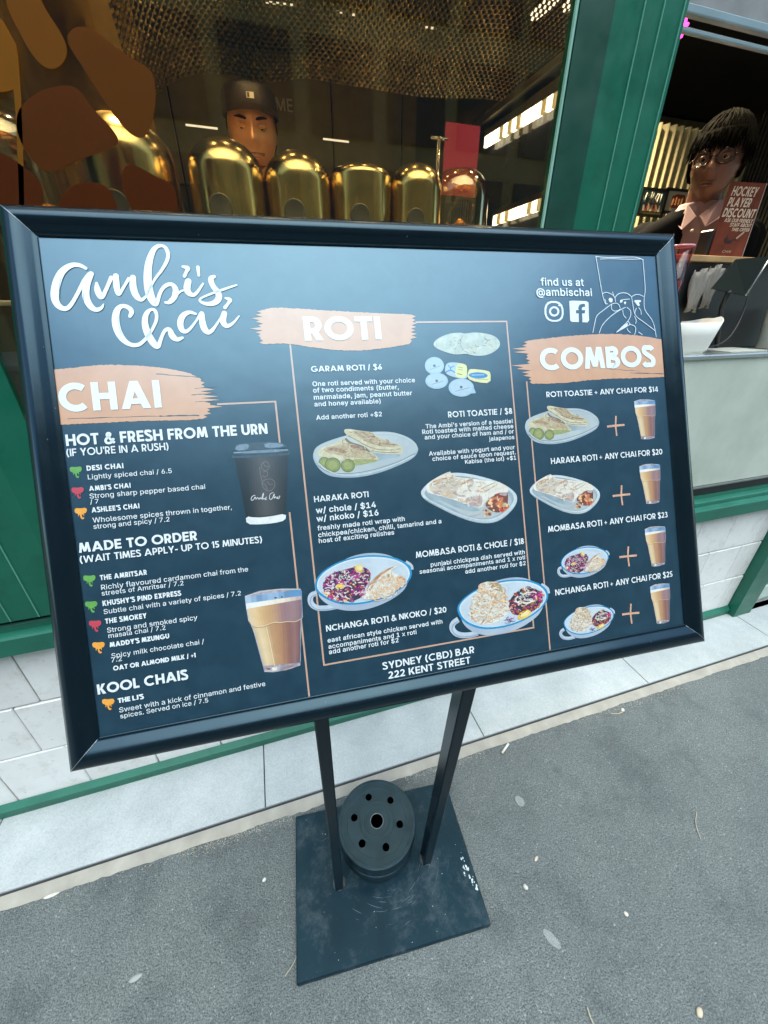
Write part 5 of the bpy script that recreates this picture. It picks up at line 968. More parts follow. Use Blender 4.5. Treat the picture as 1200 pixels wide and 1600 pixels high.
def caps_text(s, xl, yl, xr, yr, cap, t=.2, track=.10, mat=None, name='lettering', parent=None, board=None, TT=None, nostretch=False):
    tot = 0; items = []; LIFT[0] = .0007
    for c in s:
        w, g_ = caps_glyph(c, t); items.append((tot, g_)); tot += w + track
    tot -= track
    if board: u0, v0, u1, hcap = board
    else:
        u0, va = RB(xl, yl); u1, vb = RB(xr, yr); v0 = (va + vb) / 2; mx, my = (xl + xr) / 2, (yl + yr) / 2
        hcap = abs(RB(mx, my - cap)[1] - RB(mx, my)[1])
    kx = (u1 - u0) / tot; q = MB()
    for x0, g_ in items:
        for it in g_:
            T = lambda x, y, x0=x0: (u0 + (x + x0) * kx, v0 + y * hcap)
            if it[0] == 'L': addrib(q, it[1], it[2] if len(it) > 2 else t, 0, False, T)
            else:
                z = lift(.000006); k = len(q.v); p = [T(*c) for c in it[1]]; p = ccw(p); q.v += [tuple(bw(*clipb(*c), z)) for c in p]; q.f.append(tuple(range(k, k + len(p)))); q.m.append(0); q.sm.append(False)
    if TT: q.v = [TT(v) for v in q.v]
    return q.build(name, mat, parent or poster, fix=False)
# ---- mixed case lettering from stored outlines
GA = "!#$%()*+,-./0123456789:;<=>?@ABCDEFGHIJKLMNOPQRSTUVWXYZ[]^_abcdefghijklmnopqrstuvwxyz{|}~"
def dec(a_): return (GA.index(a_[0]) * len(GA) + GA.index(a_[1]) - 600) / 1000
GLY = {}
for ln in OUTLINES.split('\n'):
    if not ln: continue
    ch, rest = ln[0], ln[1:]; loops = []
    for l in rest[2:].split(' '):
        if l: loops.append([(dec(l[i:i + 2]), dec(l[i + 2:i + 4])) for i in range(0, len(l), 4)])
    GLY[ch] = (dec(rest[:2]), loops)
def case_mesh(s, bold, wide=1.0):
    """2D mesh (verts, faces, width) of a line of lettering at cap height 1"""
    x = 0; lay = {}
    def area(l): return sum(l[i][0] * l[(i + 1) % len(l)][1] - l[(i + 1) % len(l)][0] * l[i][1] for i in range(len(l)))
    def bb(l): return min(p[0] for p in l), max(p[0] for p in l), min(p[1] for p in l), max(p[1] for p in l)
    for c in s:
        adv, loops = GLY.get(c, GLY[' ']); big = max(loops, key=lambda l: abs(area(l))) if loops else None; placed = []
        for l in sorted(loops, key=lambda l: -abs(area(l))):
            if area(l) * area(big) > 0:          # an outer contour; overlapping ones go one layer up
                B_ = bb(l); n_ = 0
                while any(k == n_ and B_[0] < C_[1] and B_[1] > C_[0] and B_[2] < C_[3] and B_[3] > C_[2] for k, C_ in placed): n_ += 1
                placed.append((n_, B_))
            else:
                B_ = bb(l); n_ = 0
                for k, C_ in placed:
                    if B_[0] > C_[0] - 1e-4 and B_[1] < C_[1] + 1e-4 and B_[2] > C_[2] - 1e-4 and B_[3] < C_[3] + 1e-4: n_ = k; break
            lay.setdefault(n_, []).append([(x + a_, b_) for a_, b_ in l])
        x += adv + bold * 1.6
    vs = []; fs = []
    for n_, loops in lay.items():
        cu = bpy.data.curves.new('tmp', 'CURVE'); cu.dimensions = '2D'; cu.fill_mode = 'BOTH'; cu.offset = bold
        for l in loops:
            sp = cu.splines.new('POLY'); sp.points.add(len(l) - 1); sp.use_cyclic_u = True
            for p, (a_, b_) in zip(sp.points, l): p.co = (a_, b_, 0, 1)
        o = bpy.data.objects.new('tmp', cu); COL.objects.link(o); dg = bpy.context.evaluated_depsgraph_get()
        me = bpy.data.meshes.new_from_object(o.evaluated_get(dg)); k = len(vs); vs += [(v.co.x, v.co.y, n_ * 6e-6) for v in me.vertices]; fs += [tuple(i + k for i in p.vertices) for p in me.polygons]
        bpy.data.objects.remove(o); bpy.data.curves.remove(cu); bpy.data.meshes.remove(me)
    x0 = min(v[0] for v in vs); x1 = max(v[0] for v in vs); return [(a_ - x0, b_, c_) for a_, b_, c_ in vs], fs, x1 - x0
def case_text(s, xl, yl, xr, yr, bold=.0, squash=.93, mat=None, cap=None):
    vs, fs, w = case_mesh(s, bold); u0, va = RB(xl, yl); u1, vb = RB(xr, yr); v0 = (va + vb) / 2; kx = (u1 - u0) / w; ky = kx * squash
    z = .0007; q = MB(); q.v = [tuple(bw(u0 + a_ * kx, v0 + b_ * ky, z + c_)) for a_, b_, c_ in vs]
    for f in fs:
        a_, b_, c_ = (vs[i] for i in f[:3]); ar = (b_[0] - a_[0]) * (c_[1] - a_[1]) - (c_[0] - a_[0]) * (b_[1] - a_[1])
        q.f.append(f if ar > 0 else f[::-1]); q.m.append(0); q.sm.append(False)
    return q.build('lettering', mat, poster, fix=False)
white = ink('print_white', (.70, .73, .74), (.64, .67, .68), 60)
peach = ink('print_peach', (.56, .29, .15), (.51, .26, .13), 30)
pline = ink('print_line', (.50, .31, .22), (.46, .28, .2), 60)
# ---- ruled lines
def rule(pts, w=2.6):
    LIFT[0] = .0001; q = MB(); P = [RB(*p) for p in pts]
    for k in range(len(P) - 1):
        a_, b_ = P[k], P[k + 1]
        if abs(a_[0] - b_[0]) > abs(a_[1] - b_[1]): m_ = (a_[1] + b_[1]) / 2; P[k], P[k + 1] = (a_[0], m_), (b_[0], m_)
        else: m_ = (a_[0] + b_[0]) / 2; P[k], P[k + 1] = (m_, a_[1]), (m_, b_[1])
    addrib(q, P, w * .00085, 0); return q.build('rule_line', pline, poster, fix=False)
rule([(340, 633), (432, 626), (437, 700)]); rule([(454, 800), (480, 1096)])
rule([(456, 538), (503, 1039), (832, 981.5), (793, 503), (650, 503)]); rule([(827, 596), (855, 1024)])
# ---- brush swashes
def swash(top, bot, rl, rr, seed, holes=()):
    """top / bot: photo points left to right; rl, rr: how far the bristle fingers reach at the left and right end"""
    rnd = random.Random(seed); P = []; LIFT[0] = .00015
    def jit(p, a_): return (p[0] + rnd.uniform(-a_, a_), p[1] + rnd.uniform(-a_, a_) * .55)
    tp = chaikin(top, 2, False); bt = chaikin(bot, 2, False)
    def dens(l):
        o = []
        for a_, b_ in zip(l, l[1:]):
            n_ = max(1, int(abs(b_[0] - a_[0]) / 2.2)); o += [jit((a_[0] + (b_[0] - a_[0]) * i / n_, a_[1] + (b_[1] - a_[1]) * i / n_), .9) for i in range(n_)]
        return o + [l[-1]]
    P = dens(tp)
    def fingers(a_, b_, reach, side):
        o = []; n_ = int(abs(b_[1] - a_[1]) / 2.6)
        for i in range(1, n_):
            f = i / n_; env = reach[min(len(reach) - 1, int(f * len(reach)))]
            L_ = env * (rnd.uniform(.55, 1.0) if i % 2 else rnd.uniform(.0, .42)); o.append((a_[0] + (b_[0] - a_[0]) * f + side * L_, a_[1] + (b_[1] - a_[1]) * f))
        return o
    if rr: P += fingers(tp[-1], bt[-1], rr, 1)
    P += dens(bt)[::-1]
    if rl: P += fingers(bt[0], tp[0], rl, -1)
    q = MB(); addpoly(q, [RB(*p) for p in P], 0)
    o = q.build('brush_mark', peach, poster, fix=False)
    if holes:
        q = MB()
        for a_, b_, w in holes:
            n_ = 8; pts = [(a_[0] + (b_[0] - a_[0]) * i / n_, a_[1] + (b_[1] - a_[1]) * i / n_ + rnd.uniform(-.4, .4)) for i in range(n_ + 1)]
            addrib(q, [RB(*p) for p in pts], [w * .00085 * rnd.uniform(.3, 1) for _ in pts])
        q.build('brush_gap', navy, poster, fix=False)
swash([(78, 578), (120, 574), (160, 569), (240, 572), (296, 582), (312, 590)], [(86, 664), (150, 661), (230, 657), (290, 657), (318, 654)], None, [4, 10, 34, 22, 30, 14, 34, 22, 8], 3,
      holes=[((106, 654), (250, 650), 1.4), ((250, 650), (312, 649), 2.2), ((245, 584), (318, 590), 1.6), ((305, 607), (340, 604), 1.5), ((300, 617), (338, 614), 1.3), ((306, 628), (335, 626), 1.2)])
swash([(412, 484), (430, 480), (480, 483), (560, 488), (640, 491), (645, 492)], [(414, 538), (450, 536), (500, 545), (560, 549), (610, 543), (640, 538)], [8, 16, 22, 12, 20, 14], [8, 16, 12, 14, 6], 5)
swash([(828, 532), (870, 527), (930, 522), (980, 522), (1034, 530)], [(832, 600), (880, 599), (940, 592), (1000, 591), (1038, 589)], [6, 16, 36, 10, 30, 12], None, 9, holes=[((985, 583), (1038, 584), 1.6), ((952, 577), (1000, 580), 1.0)])
# ---- headings
def c4(x, y): return (x / 2.5, 340 + y / 2.5)
def c5(x, y): return (60 + x / 2.7273, 640 + y / 2.7273)
def c6(x, y): return (380 + x / 2.6087, 460 + y / 2.6087)
def c7(x, y): return (460 + x / 2.7273, 800 + y / 2.7273)
def c8(x, y): return (780 + x / 2.5, 380 + y / 2.5)
CT = [
 (c4, 'CHAI', 240, 762, 635, 740, 110, 2.5, .235, .12), (c4, 'HOT & FRESH FROM THE URN', 262, 896, 1047, 841, 43, 2.5, .215, .09), (c4, '(IF YOU\'RE IN A RUSH)', 264, 933, 660, 907, 29, 2.5, .17, .10),
 (c5, 'DESI CHAI', 208, 260, 365, 250, 22, 2.7273, .23, .13), (c5, "AMBI'S CHAI", 218, 346, 395, 333, 21, 2.7273, .23, .13), (c5, "ASHLEE'S CHAI", 228, 438, 432, 421, 22, 2.7273, .23, .13),
 (c5, 'MADE TO ORDER', 173, 606, 678, 559, 41, 2.7273, .215, .09), (c5, '(WAIT TIMES APPLY- UP TO 15 MINUTES)', 178, 648, 952, 572, 29, 2.7273, .18, .09),
 (c5, 'THE AMRITSAR', 262, 724, 462, 706, 22, 2.7273, .23, .12), (c5, "KHUSHY'S PIND EXPRESS", 272, 832, 607, 796, 22, 2.7273, .23, .12), (c5, 'THE SMOKEY', 283, 910, 460, 890, 22, 2.7273, .23, .12),
 (c5, "MADDY'S MZUNGU", 301, 1008, 556, 978, 21, 2.7273, .25, .08), (c5, 'OAT OR ALMOND MILK / +1', 315, 1105, 668, 1062, 20, 2.7273, .24, .08), (c5, 'KOOL CHAIS', 248, 1207, 635, 1155, 43, 2.7273, .22, .09), (c5, "THE LJ'S", 335, 1248, 445, 1234, 21, 2.7273, .26, .05),
 (c6, 'ROTI', 255, 190, 567, 184, 96, 2.6087, .225, .07), (c6, 'GARAM ROTI / $6', 280, 316, 568, 308, 23, 2.6087, .19, .11), (c6, 'ROTI TOASTIE / $8', 836, 501, 1097, 489, 24, 2.6087, .18, .11),
 (c6, 'HARAKA ROTI', 289, 845, 511, 828, 24, 2.6087, .18, .11), (c6, 'MOMBASA ROTI & CHOLE / $18', 702, 1074, 1142, 1018, 25, 2.6087, .18, .10), (c7, 'NCHANGA ROTI & NKOKO / $20', 132, 508, 645, 428, 25, 2.7273, .19, .10),
 (c7, 'SYDNEY (CBD) BAR', 372, 672, 763, 600, 30, 2.7273, .18, .10), (c7, '222 KENT STREET', 396, 711, 746, 645, 30, 2.7273, .18, .10),
 (c8, 'COMBOS', 163, 491, 610, 489, 84, 2.5, .225, .06), (c8, 'ROTI TOASTIE + ANY CHAI FOR $14', 184, 594, 620, 589, 21, 2.5, .18, .09), (c8, 'HARAKA ROTI + ANY CHAI FOR $20', 201, 860, 636, 829, 23, 2.5, .18, .09),
 (c8, 'MOMBASA ROTI + ANY CHAI FOR $23', 189, 1131, 655, 1070, 23, 2.5, .18, .09), (c8, 'NCHANGA ROTI + ANY CHAI FOR $25', 216, 1380, 673, 1300, 23, 2.5, .18, .09)]
LT = [
 (c5, 'Lightly spiced chai / 6.5', 213, 297, 570, 270, 0), (c5, 'Strong sharp pepper based chai', 220, 378, 712, 338, 0), (c5, '/ 7', 222, 402, 258, 399, 0), (c5, 'Wholesome spices thrown in together,', 232, 478, 825, 428, 0),
 (c5, 'strong and spicy / 7.2', 235, 506, 560, 478, 0), (c5, 'Richly flavoured cardamom chai from the', 266, 762, 893, 694, 0), (c5, 'streets of Amritsar / 7.2', 268, 788, 618, 752, 0), (c5, 'Subtle chai with a variety of spices / 7.2', 276, 864, 862, 797, 0),
 (c5, 'Strong and smoked spicy', 290, 944, 676, 900, 0), (c5, 'masala chai / 7.2', 296, 968, 540, 942, 0), (c5, 'Spicy milk chocolate chai /', 308, 1052, 704, 1003, 0), (c5, '7.2', 308, 1076, 353, 1070, 0),
 (c5, 'Sweet with a kick of cinnamon and festive', 340, 1287, 963, 1180, 0), (c5, 'spices. Served on ice / 7.5', 344, 1312, 720, 1250, 0),
 (c6, 'One roti served with your choice', 285, 373, 702, 360, 1), (c6, 'of two condiments (butter,', 287, 399, 636, 388, 1), (c6, 'marmalade, jam, peanut butter', 290, 427, 690, 413, 1), (c6, 'and honey available)', 292, 455, 562, 446, 1), (c6, 'Add another roti +$2', 299, 508, 567, 500, 1),
 (c6, "The Ambi's version of a toastie!", 744, 543, 1099, 528, 1), (c6, 'Roti toasted with melted cheese', 730, 567, 1101, 548, 1), (c6, 'and your choice of ham and / or', 740, 590, 1103, 568, 1), (c6, 'jalapenos', 1002, 597, 1105, 590, 1),
 (c6, 'Available with yogurt and your', 757, 657, 1107, 632, 1), (c6, 'choice of sauce upon request.', 771, 677, 1110, 654, 1), (c6, 'Kabisa (the lot) +$1', 904, 689, 1112, 675, 1),
 (c6, 'w/ chole / $14', 296, 890, 541, 870, 2), (c6, 'w/ nkoko / $16', 298, 924, 551, 902, 2), (c6, 'freshly made roti wrap with', 302, 963, 657, 922, 1), (c6, 'chickpea/chicken, chilli, tamarind and a', 305, 990, 806, 932, 1), (c6, 'host of exciting relishes', 307, 1012, 614, 980, 1),
 (c6, 'punjabi chickpea dish served with', 762, 1110, 1145, 1058, 1), (c6, 'seasonal accompaniments and 1 x roti', 716, 1136, 1147, 1082, 1), (c6, 'add another roti for $2', 902, 1136, 1149, 1105, 1),
 (c7, 'east african style chicken served with', 138, 556, 627, 475, 1), (c7, 'accompaniments and 1 x roti', 141, 580, 517, 522, 1), (c7, 'add another roti for $2', 143, 604, 440, 556, 1),
 (c8, 'find us at', 165, 166, 333, 168, 1), (c8, '@ambischai', 148, 203, 365, 210, 1)]
# ---- printed pictures; every picture is drawn in the pixels of one photo crop and rectified
class Art:
    def __init__(s, f): s.f = f; s.p = []
    def poly(s, pts, m, sm=2): s.p.append(('P', [RB(*s.f(*p)) for p in (chaikin(pts, sm) if sm else pts)], m)); return s
    def ell(s, cx, cy, rx, ry, m, rot=0, n=36, a0=0, a1=360):
        r = math.radians(rot); o = []
        for i in range(n):
            an = math.radians(a0 + (a1 - a0) * i / n); x, y = rx * math.cos(an), ry * math.sin(an); o.append((cx + x * math.cos(r) - y * math.sin(r), cy + x * math.sin(r) + y * math.cos(r)))
        return s.poly(o, m, 0)
    def line(s, pts, w, m, sm=2):
        P = [RB(*s.f(*p)) for p in (chaikin(pts, sm, False) if sm else pts)]; a_ = RB(*s.f(0, 0)); b_ = RB(*s.f(w, 0)); k = math.hypot(a_[0] - b_[0], a_[1] - b_[1])
        if len(P) > 1: s.p.append(('R', P, m, k)); 
        return s
    def blobs(s, n, reg, r0, r1, cols, seed=1, kind='b'):
        rd = random.Random(seed); xs = [p[0] for p in reg]; ys = [p[1] for p in reg]; k = 0; tries = 0
        while k < n and tries < n * 20:
            tries += 1
            x, y = rd.uniform(min(xs), max(xs)), rd.uniform(min(ys), max(ys)); ins = False
            for i in range(len(reg)):
                (xa, ya), (xb, yb) = reg[i], reg[(i + 1) % len(reg)]
                if (ya > y) != (yb > y) and x < (xb - xa) * (y - ya) / (yb - ya) + xa: ins = not ins
            if not ins: continue
            k += 1; m = rd.choice(cols); r = rd.uniform(r0, r1); ro = rd.uniform(0, 6.28)
            if kind == 'c':
                a_ = rd.uniform(1.2, 2.8); s.line([(x + r * 1.6 * math.cos(ro + a_ * t_), y + r * 1.1 * math.sin(ro + a_ * t_)) for t_ in (0, .25, .5, .75, 1)], r * .42, m, 1)
            else: s.poly([(x + r * rd.uniform(.5, 1.15) * math.cos(ro + j * 1.047), y + r * rd.uniform(.5, 1.0) * math.sin(ro + j * 1.047)) for j in range(6)], m, 1)
        return s
    def build(s, nm, T=None):
        T = T or (lambda u, v: (u, v)); names = []; q = MB(); LIFT[0] = .00025
        for it in s.p:
            if it[2] not in names: names.append(it[2])
            mi = names.index(it[2]); P = [T(*p) for p in it[1]]
            if it[0] == 'P': addpoly(q, P, mi)
            else:
                k0 = T(0, 0); k1 = T(1, 0); addrib(q, P, it[3] * abs(k1[0] - k0[0]), mi)
        return q.build(nm, [FOOD[n_] for n_ in names], poster, fix=False)
FOOD = {}
def fd(n_, c1, c2=None, sc_=120, c3=None, st=(.38, .6)): FOOD[n_] = ink('print_' + n_, c1, c2, sc_, st, c3)
fd('plate', (0.396, 0.432, 0.432), (0.346, 0.382, 0.389), 30); fd('plate_rim', (0.508, 0.558, 0.574)); fd('plate_shade', (.22, .27, .30), (.30, .36, .39), 40); fd('plate_edge', (.10, .11, .12)); fd('plate_side', (0.315, 0.375, 0.420))
fd('toast', (0.442, 0.374, 0.238), (0.357, 0.255, 0.136), 160, (0.212, 0.111, 0.060)); fd('toast_light', (0.561, 0.510, 0.357), (0.468, 0.399, 0.238), 110); fd('toast_dark', (.22, .11, .06), (.36, .22, .12), 200); fd('toast_shade', (.16, .13, .09))
fd('pickle', (0.165, 0.188, 0.045), (0.240, 0.247, 0.075), 200); fd('pickle_in', (0.294, 0.308, 0.112), (0.238, 0.266, 0.084), 260); fd('pickle_rim', (.12, .15, .04))
fd('roti', (0.558, 0.495, 0.405), (0.495, 0.396, 0.288), 90, (0.450, 0.297, 0.180)); fd('roti_light', (0.670, 0.632, 0.558), (0.595, 0.530, 0.437), 100); fd('roti_char', (.36, .18, .09), (.50, .32, .2), 180); fd('roti_peach', (.66, .42, .26), (.58, .34, .2), 110); fd('roti_mauve', (.36, .26, .26), (.46, .36, .33), 120)
fd('filling', (.62, .25, .08), (.45, .12, .05), 200, (.75, .45, .2)); fd('filling_dark', (.12, .04, .03), (.2, .07, .05), 200); fd('filling_hi', (.78, .5, .24))
fd('bowl_in', (0.480, 0.536, 0.576), (0.416, 0.480, 0.528), 25); fd('bowl_edge', (0.595, 0.637, 0.663)); fd('bowl_deep', (0.425, 0.484, 0.535), (0.476, 0.535, 0.578), 30); fd('bowl_side', (0.360, 0.410, 0.475), (0.302, 0.353, 0.432), 25); fd('bowl_rim', (.02, .20, .40), (.025, .24, .44)); fd('bowl_shade', (.28, .33, .42)); fd('handle', (0.440, 0.496, 0.560))
fd('cab_purple', (.20, .03, .16), (.12, .02, .12)); fd('cab_magenta', (.50, .04, .20), (.4, .03, .16)); fd('cab_dark', (.05, .03, .05)); fd('cab_pale', (.62, .50, .58)); fd('cream', (.70, .64, .54), (.6, .52, .42)); fd('green_leaf', (.12, .16, .06)); fd('orange_bit', (.6, .2, .06)); fd('red_bit', (.42, .05, .04)); fd('lemon', (.78, .52, .08), (.7, .44, .06)); fd('lemon_pale', (.75, .62, .3))
fd('cup_body', (.035, .032, .034), (.05, .045, .046), 50); fd('cup_side', (.016, .018, .022)); fd('lid', (.035, .05, .065), (.05, .07, .09)); fd('lid_hi', (.18, .24, .29), (.12, .17, .22)); fd('lid_dark', (.012, .016, .022)); fd('cup_base', (.68, .68, .66)); fd('cup_line', (.28, .24, .22)); fd('cup_white', (.7, .7, .7))
fd('glass_rim', (.30, .42, .55), (.18, .28, .4), 60); fd('foam', (.72, .66, .58), (.62, .54, .44)); fd('chai_light', (.64, .44, .24), (.58, .38, .2), 60); fd('chai', (.50, .28, .14), (.44, .23, .11), 60); fd('chai_dark', (.28, .12, .08), (.22, .09, .07), 60); fd('chai_mauve', (.32, .17, .17), (.26, .13, .13)); fd('chai_hi', (.70, .54, .34)); fd('glass_base', (.22, .2, .24), (.42, .38, .4), 120)
fd('flat_bread', (0.425, 0.442, 0.357), (0.340, 0.357, 0.281), 110, (0.204, 0.187, 0.136)); fd('bread_mark', (.16, .14, .10), (.28, .25, .18), 200); fd('pot', (0.352, 0.432, 0.480), (0.320, 0.400, 0.456)); fd('pot_rim', (.30, .42, .50)); fd('pot_mark', (.06, .08, .1)); fd('pot_blue', (.02, .16, .38)); fd('pot_yellow', (.62, .60, .22)); fd('pot_butter', (.66, .56, .26))
fd('ele_green', (.13, .34, .07), (.11, .3, .06)); fd('ele_red', (.5, .05, .08), (.45, .05, .07)); fd('ele_orange', (.78, .34, .05), (.72, .3, .04)); fd('plus', (.62, .36, .24), (.5, .28, .19), 140)
# takeaway cup (crop 340,670 x4)
fc = lambda x, y: (340 + x / 4, 670 + y / 4)
A_ = Art(fc); A_.poly([(105, 180), (440, 160), (434, 330), (425, 540), (300, 560), (176, 560), (150, 380), (125, 270)], 'cup_body', 1)
CUPB = [(.012, .013, .016), (.02, .02, .022), (.05, .045, .045), (.075, .068, .066), (.06, .055, .055), (.035, .033, .034), (.018, .02, .024)]
A_CUP = True
for _k in range(16):
    _u = (_k + .5) / 16 * 6; _i = min(int(_u), 5); _c = tuple(x + (y - x) * (_u - _i) for x, y in zip(CUPB[_i], CUPB[_i + 1])); fd('cupband_%d' % _k, _c, None, 60)
    _l = [(107, 180), (130, 300), (150, 400), (176, 550)]; _r = [(440, 162), (436, 300), (432, 400), (425, 532)]
    A_.poly([tuple(a + (b - a) * _k / 16 for a, b in zip(l, r)) for l, r in zip(_l, _r)] + [tuple(a + (b - a) * min(1, (_k + 1.1) / 16) for a, b in zip(l, r)) for l, r in zip(_l, _r)][::-1], 'cupband_%d' % _k, 0)
A_.poly([(174, 546), (240, 556), (330, 548), (426, 528), (424, 572), (350, 590), (260, 598), (180, 596)], 'cup_base', 1)
A_.poly([(88, 178), (92, 160), (450, 140), (452, 158), (436, 166), (100, 186)], 'lid', 1); A_.poly([(97, 158), (104, 140), (436, 120), (448, 142)], 'lid_hi', 1); A_.poly([(104, 142), (112, 112), (118, 96), (200, 88), (290, 82), (400, 86), (420, 94), (436, 122)], 'lid', 1)
A_.poly([(120, 100), (200, 92), (190, 132), (108, 138)], 'lid_hi', 1); A_.poly([(290, 86), (400, 90), (420, 112), (300, 124)], 'lid_hi', 1); A_.line([(98, 168), (440, 148)], 4, 'lid_dark', 0); A_.line([(104, 143), (300, 128), (438, 124)], 4, 'lid_dark', 0)
for pts in ([(280, 215), (300, 200), (320, 215), (325, 245), (300, 265), (275, 250), (272, 225), (290, 212)], [(285, 270), (310, 262), (315, 290), (295, 305), (280, 290)], [(290, 320), (330, 310), (360, 330), (355, 370), (320, 395), (285, 370), (275, 335), (295, 320)], [(310, 330), (325, 350), (345, 345)], [(290, 225), (305, 240), (318, 232)], [(278, 340), (300, 350), (310, 380)], [(262, 240), (270, 300), (280, 330)]): A_.line(pts, 2, 'cup_line')
for pts in ([(235, 415), (215, 420), (206, 445), (222, 448), (236, 420), (238, 445), (250, 425), (258, 445), (266, 425), (272, 445), (284, 400), (288, 410), (276, 445), (292, 432), (298, 445)], [(305, 425), (296, 440), (308, 440)], [(348, 398), (326, 405), (322, 440), (340, 442), (356, 396), (350, 440), (362, 420), (366, 438), (380, 420), (370, 438), (384, 436), (388, 418)]): A_.line(pts, 3.4, 'cup_white')
A_.build('cup_photo')
# glass of chai
G_ = Art(fc)
def lerp(a_, b_, t_): return tuple(x + (y - x) * t_ for x, y in zip(a_, b_))
def strips(A, left, right, cols, nm, n_=14, top=None, jit=0):
    """a rounded body printed as n_ upright tone bands between a left and a right edge line"""
    for k in range(n_):
        t0, t1 = k / n_, (k + 1) / n_ + .004; u = (k + .5) / n_ * (len(cols) - 1); i_ = min(int(u), len(cols) - 2); c_ = lerp(cols[i_], cols[i_ + 1], u - i_)
        key = '%s_%d' % (nm, k)
        if key not in FOOD: fd(key, c_, tuple(x * .93 for x in c_), 70)
        A.poly([lerp(l, r, t0) for l, r in zip(left, right)] + [lerp(l, r, t1) for l, r in zip(left, right)][::-1], key, 0)
G_.poly([(165, 1045), (260, 1012), (400, 998), (516, 1000), (522, 1080), (528, 1175), (518, 1200), (516, 1300), (512, 1460), (510, 1480), (420, 1510), (340, 1522), (285, 1520), (275, 1480), (235, 1330), (210, 1235), (185, 1190), (172, 1110)], 'glass_base', 0)
strips(G_, [(168, 1050), (172, 1098)], [(514, 1002), (517, 1050)], [(.40, .50, .60), (.16, .26, .40), (.30, .42, .58), (.12, .22, .36), (.10, .26, .48)], 'rimband', 10)
strips(G_, [(172, 1092), (176, 1130)], [(516, 1044), (519, 1072)], [(.68, .66, .66), (.76, .70, .62), (.70, .60, .46), (.42, .30, .30)], 'foamband', 10)
strips(G_, [(176, 1126), (186, 1190), (208, 1240)], [(519, 1066), (523, 1170), (512, 1198)], [(.62, .48, .32), (.66, .44, .22), (.54, .32, .15), (.44, .25, .14), (.27, .15, .16), (.30, .18, .18), (.20, .12, .14)], 'upperband', 18)
strips(G_, [(208, 1238), (240, 1332), (280, 1482)], [(512, 1196), (514, 1330), (506, 1462)], [(.50, .36, .22), (.66, .50, .30), (.62, .44, .24), (.46, .26, .13), (.42, .22, .11), (.34, .17, .10), (.22, .10, .08), (.26, .13, .12), (.15, .08, .08)], 'lowerband', 20)
G_.poly([(278, 1480), (350, 1488), (450, 1478), (508, 1458), (508, 1474), (420, 1506), (340, 1518), (288, 1514)], 'glass_base', 1); G_.poly([(296, 1494), (326, 1496), (322, 1508), (300, 1506)], 'chai_dark', 0); G_.poly([(400, 1490), (470, 1474), (466, 1488), (404, 1502)], 'chai_mauve', 0)
for pts in ([(186, 1192), (210, 1228), (250, 1238), (300, 1228), (345, 1208), (390, 1212), (430, 1204), (480, 1208), (516, 1188)],): G_.line(pts, 4, 'chai_hi'); G_.line([(x, y + 7) for x, y in pts], 3, 'chai_dark')
G_.line([(300, 1240), (325, 1350), (350, 1484)], 5, 'chai_hi'); G_.line([(306, 1240), (331, 1350), (356, 1484)], 3, 'chai'); G_.line([(404, 1216), (410, 1350), (408, 1480)], 3, 'chai_dark')
G_.line([(342, 1214), (356, 1206), (378, 1212)], 4, 'chai_hi'); G_.line([(180, 1130), (188, 1188), (212, 1236), (240, 1332), (280, 1484)], 3, 'glass_rim', 1); G_.line([(520, 1010), (526, 1172), (514, 1210), (512, 1450)], 3, 'glass_rim', 1); G_.line([(168, 1050), (260, 1017), (400, 1002), (514, 1003)], 3, 'foam')
G_.ell(358, 1056, 8, 4, 'cup_side'); G_.ell(398, 1051, 6, 4, 'cup_side'); G_.poly([(332, 1492), (366, 1488), (364, 1510), (336, 1514)], 'foam', 0)
G_.build('chai_glass_photo')
# toastie plate (crop 470,640 x5.714)
ft = lambda x, y: (470 + x / 5.714, 640 + y / 5.714)
T_ = Art(ft); out = [(100, 400), (140, 330), (300, 265), (480, 215), (650, 200), (820, 200), (960, 245), (1040, 310), (1052, 360), (1010, 425), (880, 490), (700, 560), (520, 598), (360, 602), (230, 580), (140, 500)]
T_.poly([(x, y + 8) for x, y in out], 'plate_side'); T_.poly([(x * .985 + 8, y * .955 + 6) for x, y in out], 'plate'); T_.line([(150, 500), (240, 560), (380, 575), (560, 560), (760, 505), (900, 455), (1020, 390)], 5, 'plate_edge')
T_.poly([(430, 420), (700, 380), (900, 395), (870, 430), (600, 470), (480, 490)], 'plate_shade'); T_.poly([(400, 240), (440, 290), (560, 320), (640, 385), (560, 400), (420, 320), (380, 300)], 'toast_shade')
T_.poly([(148, 380), (200, 330), (300, 310), (380, 250), (420, 300), (560, 360), (660, 400), (700, 440), (690, 460), (560, 490), (470, 500), (330, 440), (200, 420), (155, 410)], 'toast_light', 1); T_.poly([(190, 345), (300, 325), (400, 290), (520, 350), (640, 395), (690, 438), (520, 440), (360, 410), (230, 385)], 'toast', 1)
T_.poly([(215, 355), (300, 335), (400, 365), (410, 390), (300, 380)], 'toast_dark', 1); T_.poly([(400, 290), (520, 320), (600, 370), (500, 360), (430, 330)], 'toast_dark', 1); T_.poly([(430, 440), (690, 445), (690, 462), (560, 492), (470, 505)], 'pickle_in', 1)
T_.poly([(380, 190), (410, 168), (540, 190), (640, 200), (690, 245), (800, 290), (905, 320), (910, 380), (880, 400), (740, 395), (640, 380), (560, 320), (430, 250)], 'toast_light', 1); T_.poly([(440, 190), (540, 192), (640, 205), (680, 250), (800, 295), (900, 322), (800, 340), (660, 320), (560, 270)], 'toast', 1)
for pts in ([(490, 200), (560, 250), (640, 262)], [(550, 198), (600, 235), (665, 245)], [(610, 205), (650, 230)], [(700, 300), (780, 310), (860, 315)], [(560, 270), (640, 300), (720, 320)]): T_.line(pts, 15, 'toast_dark')
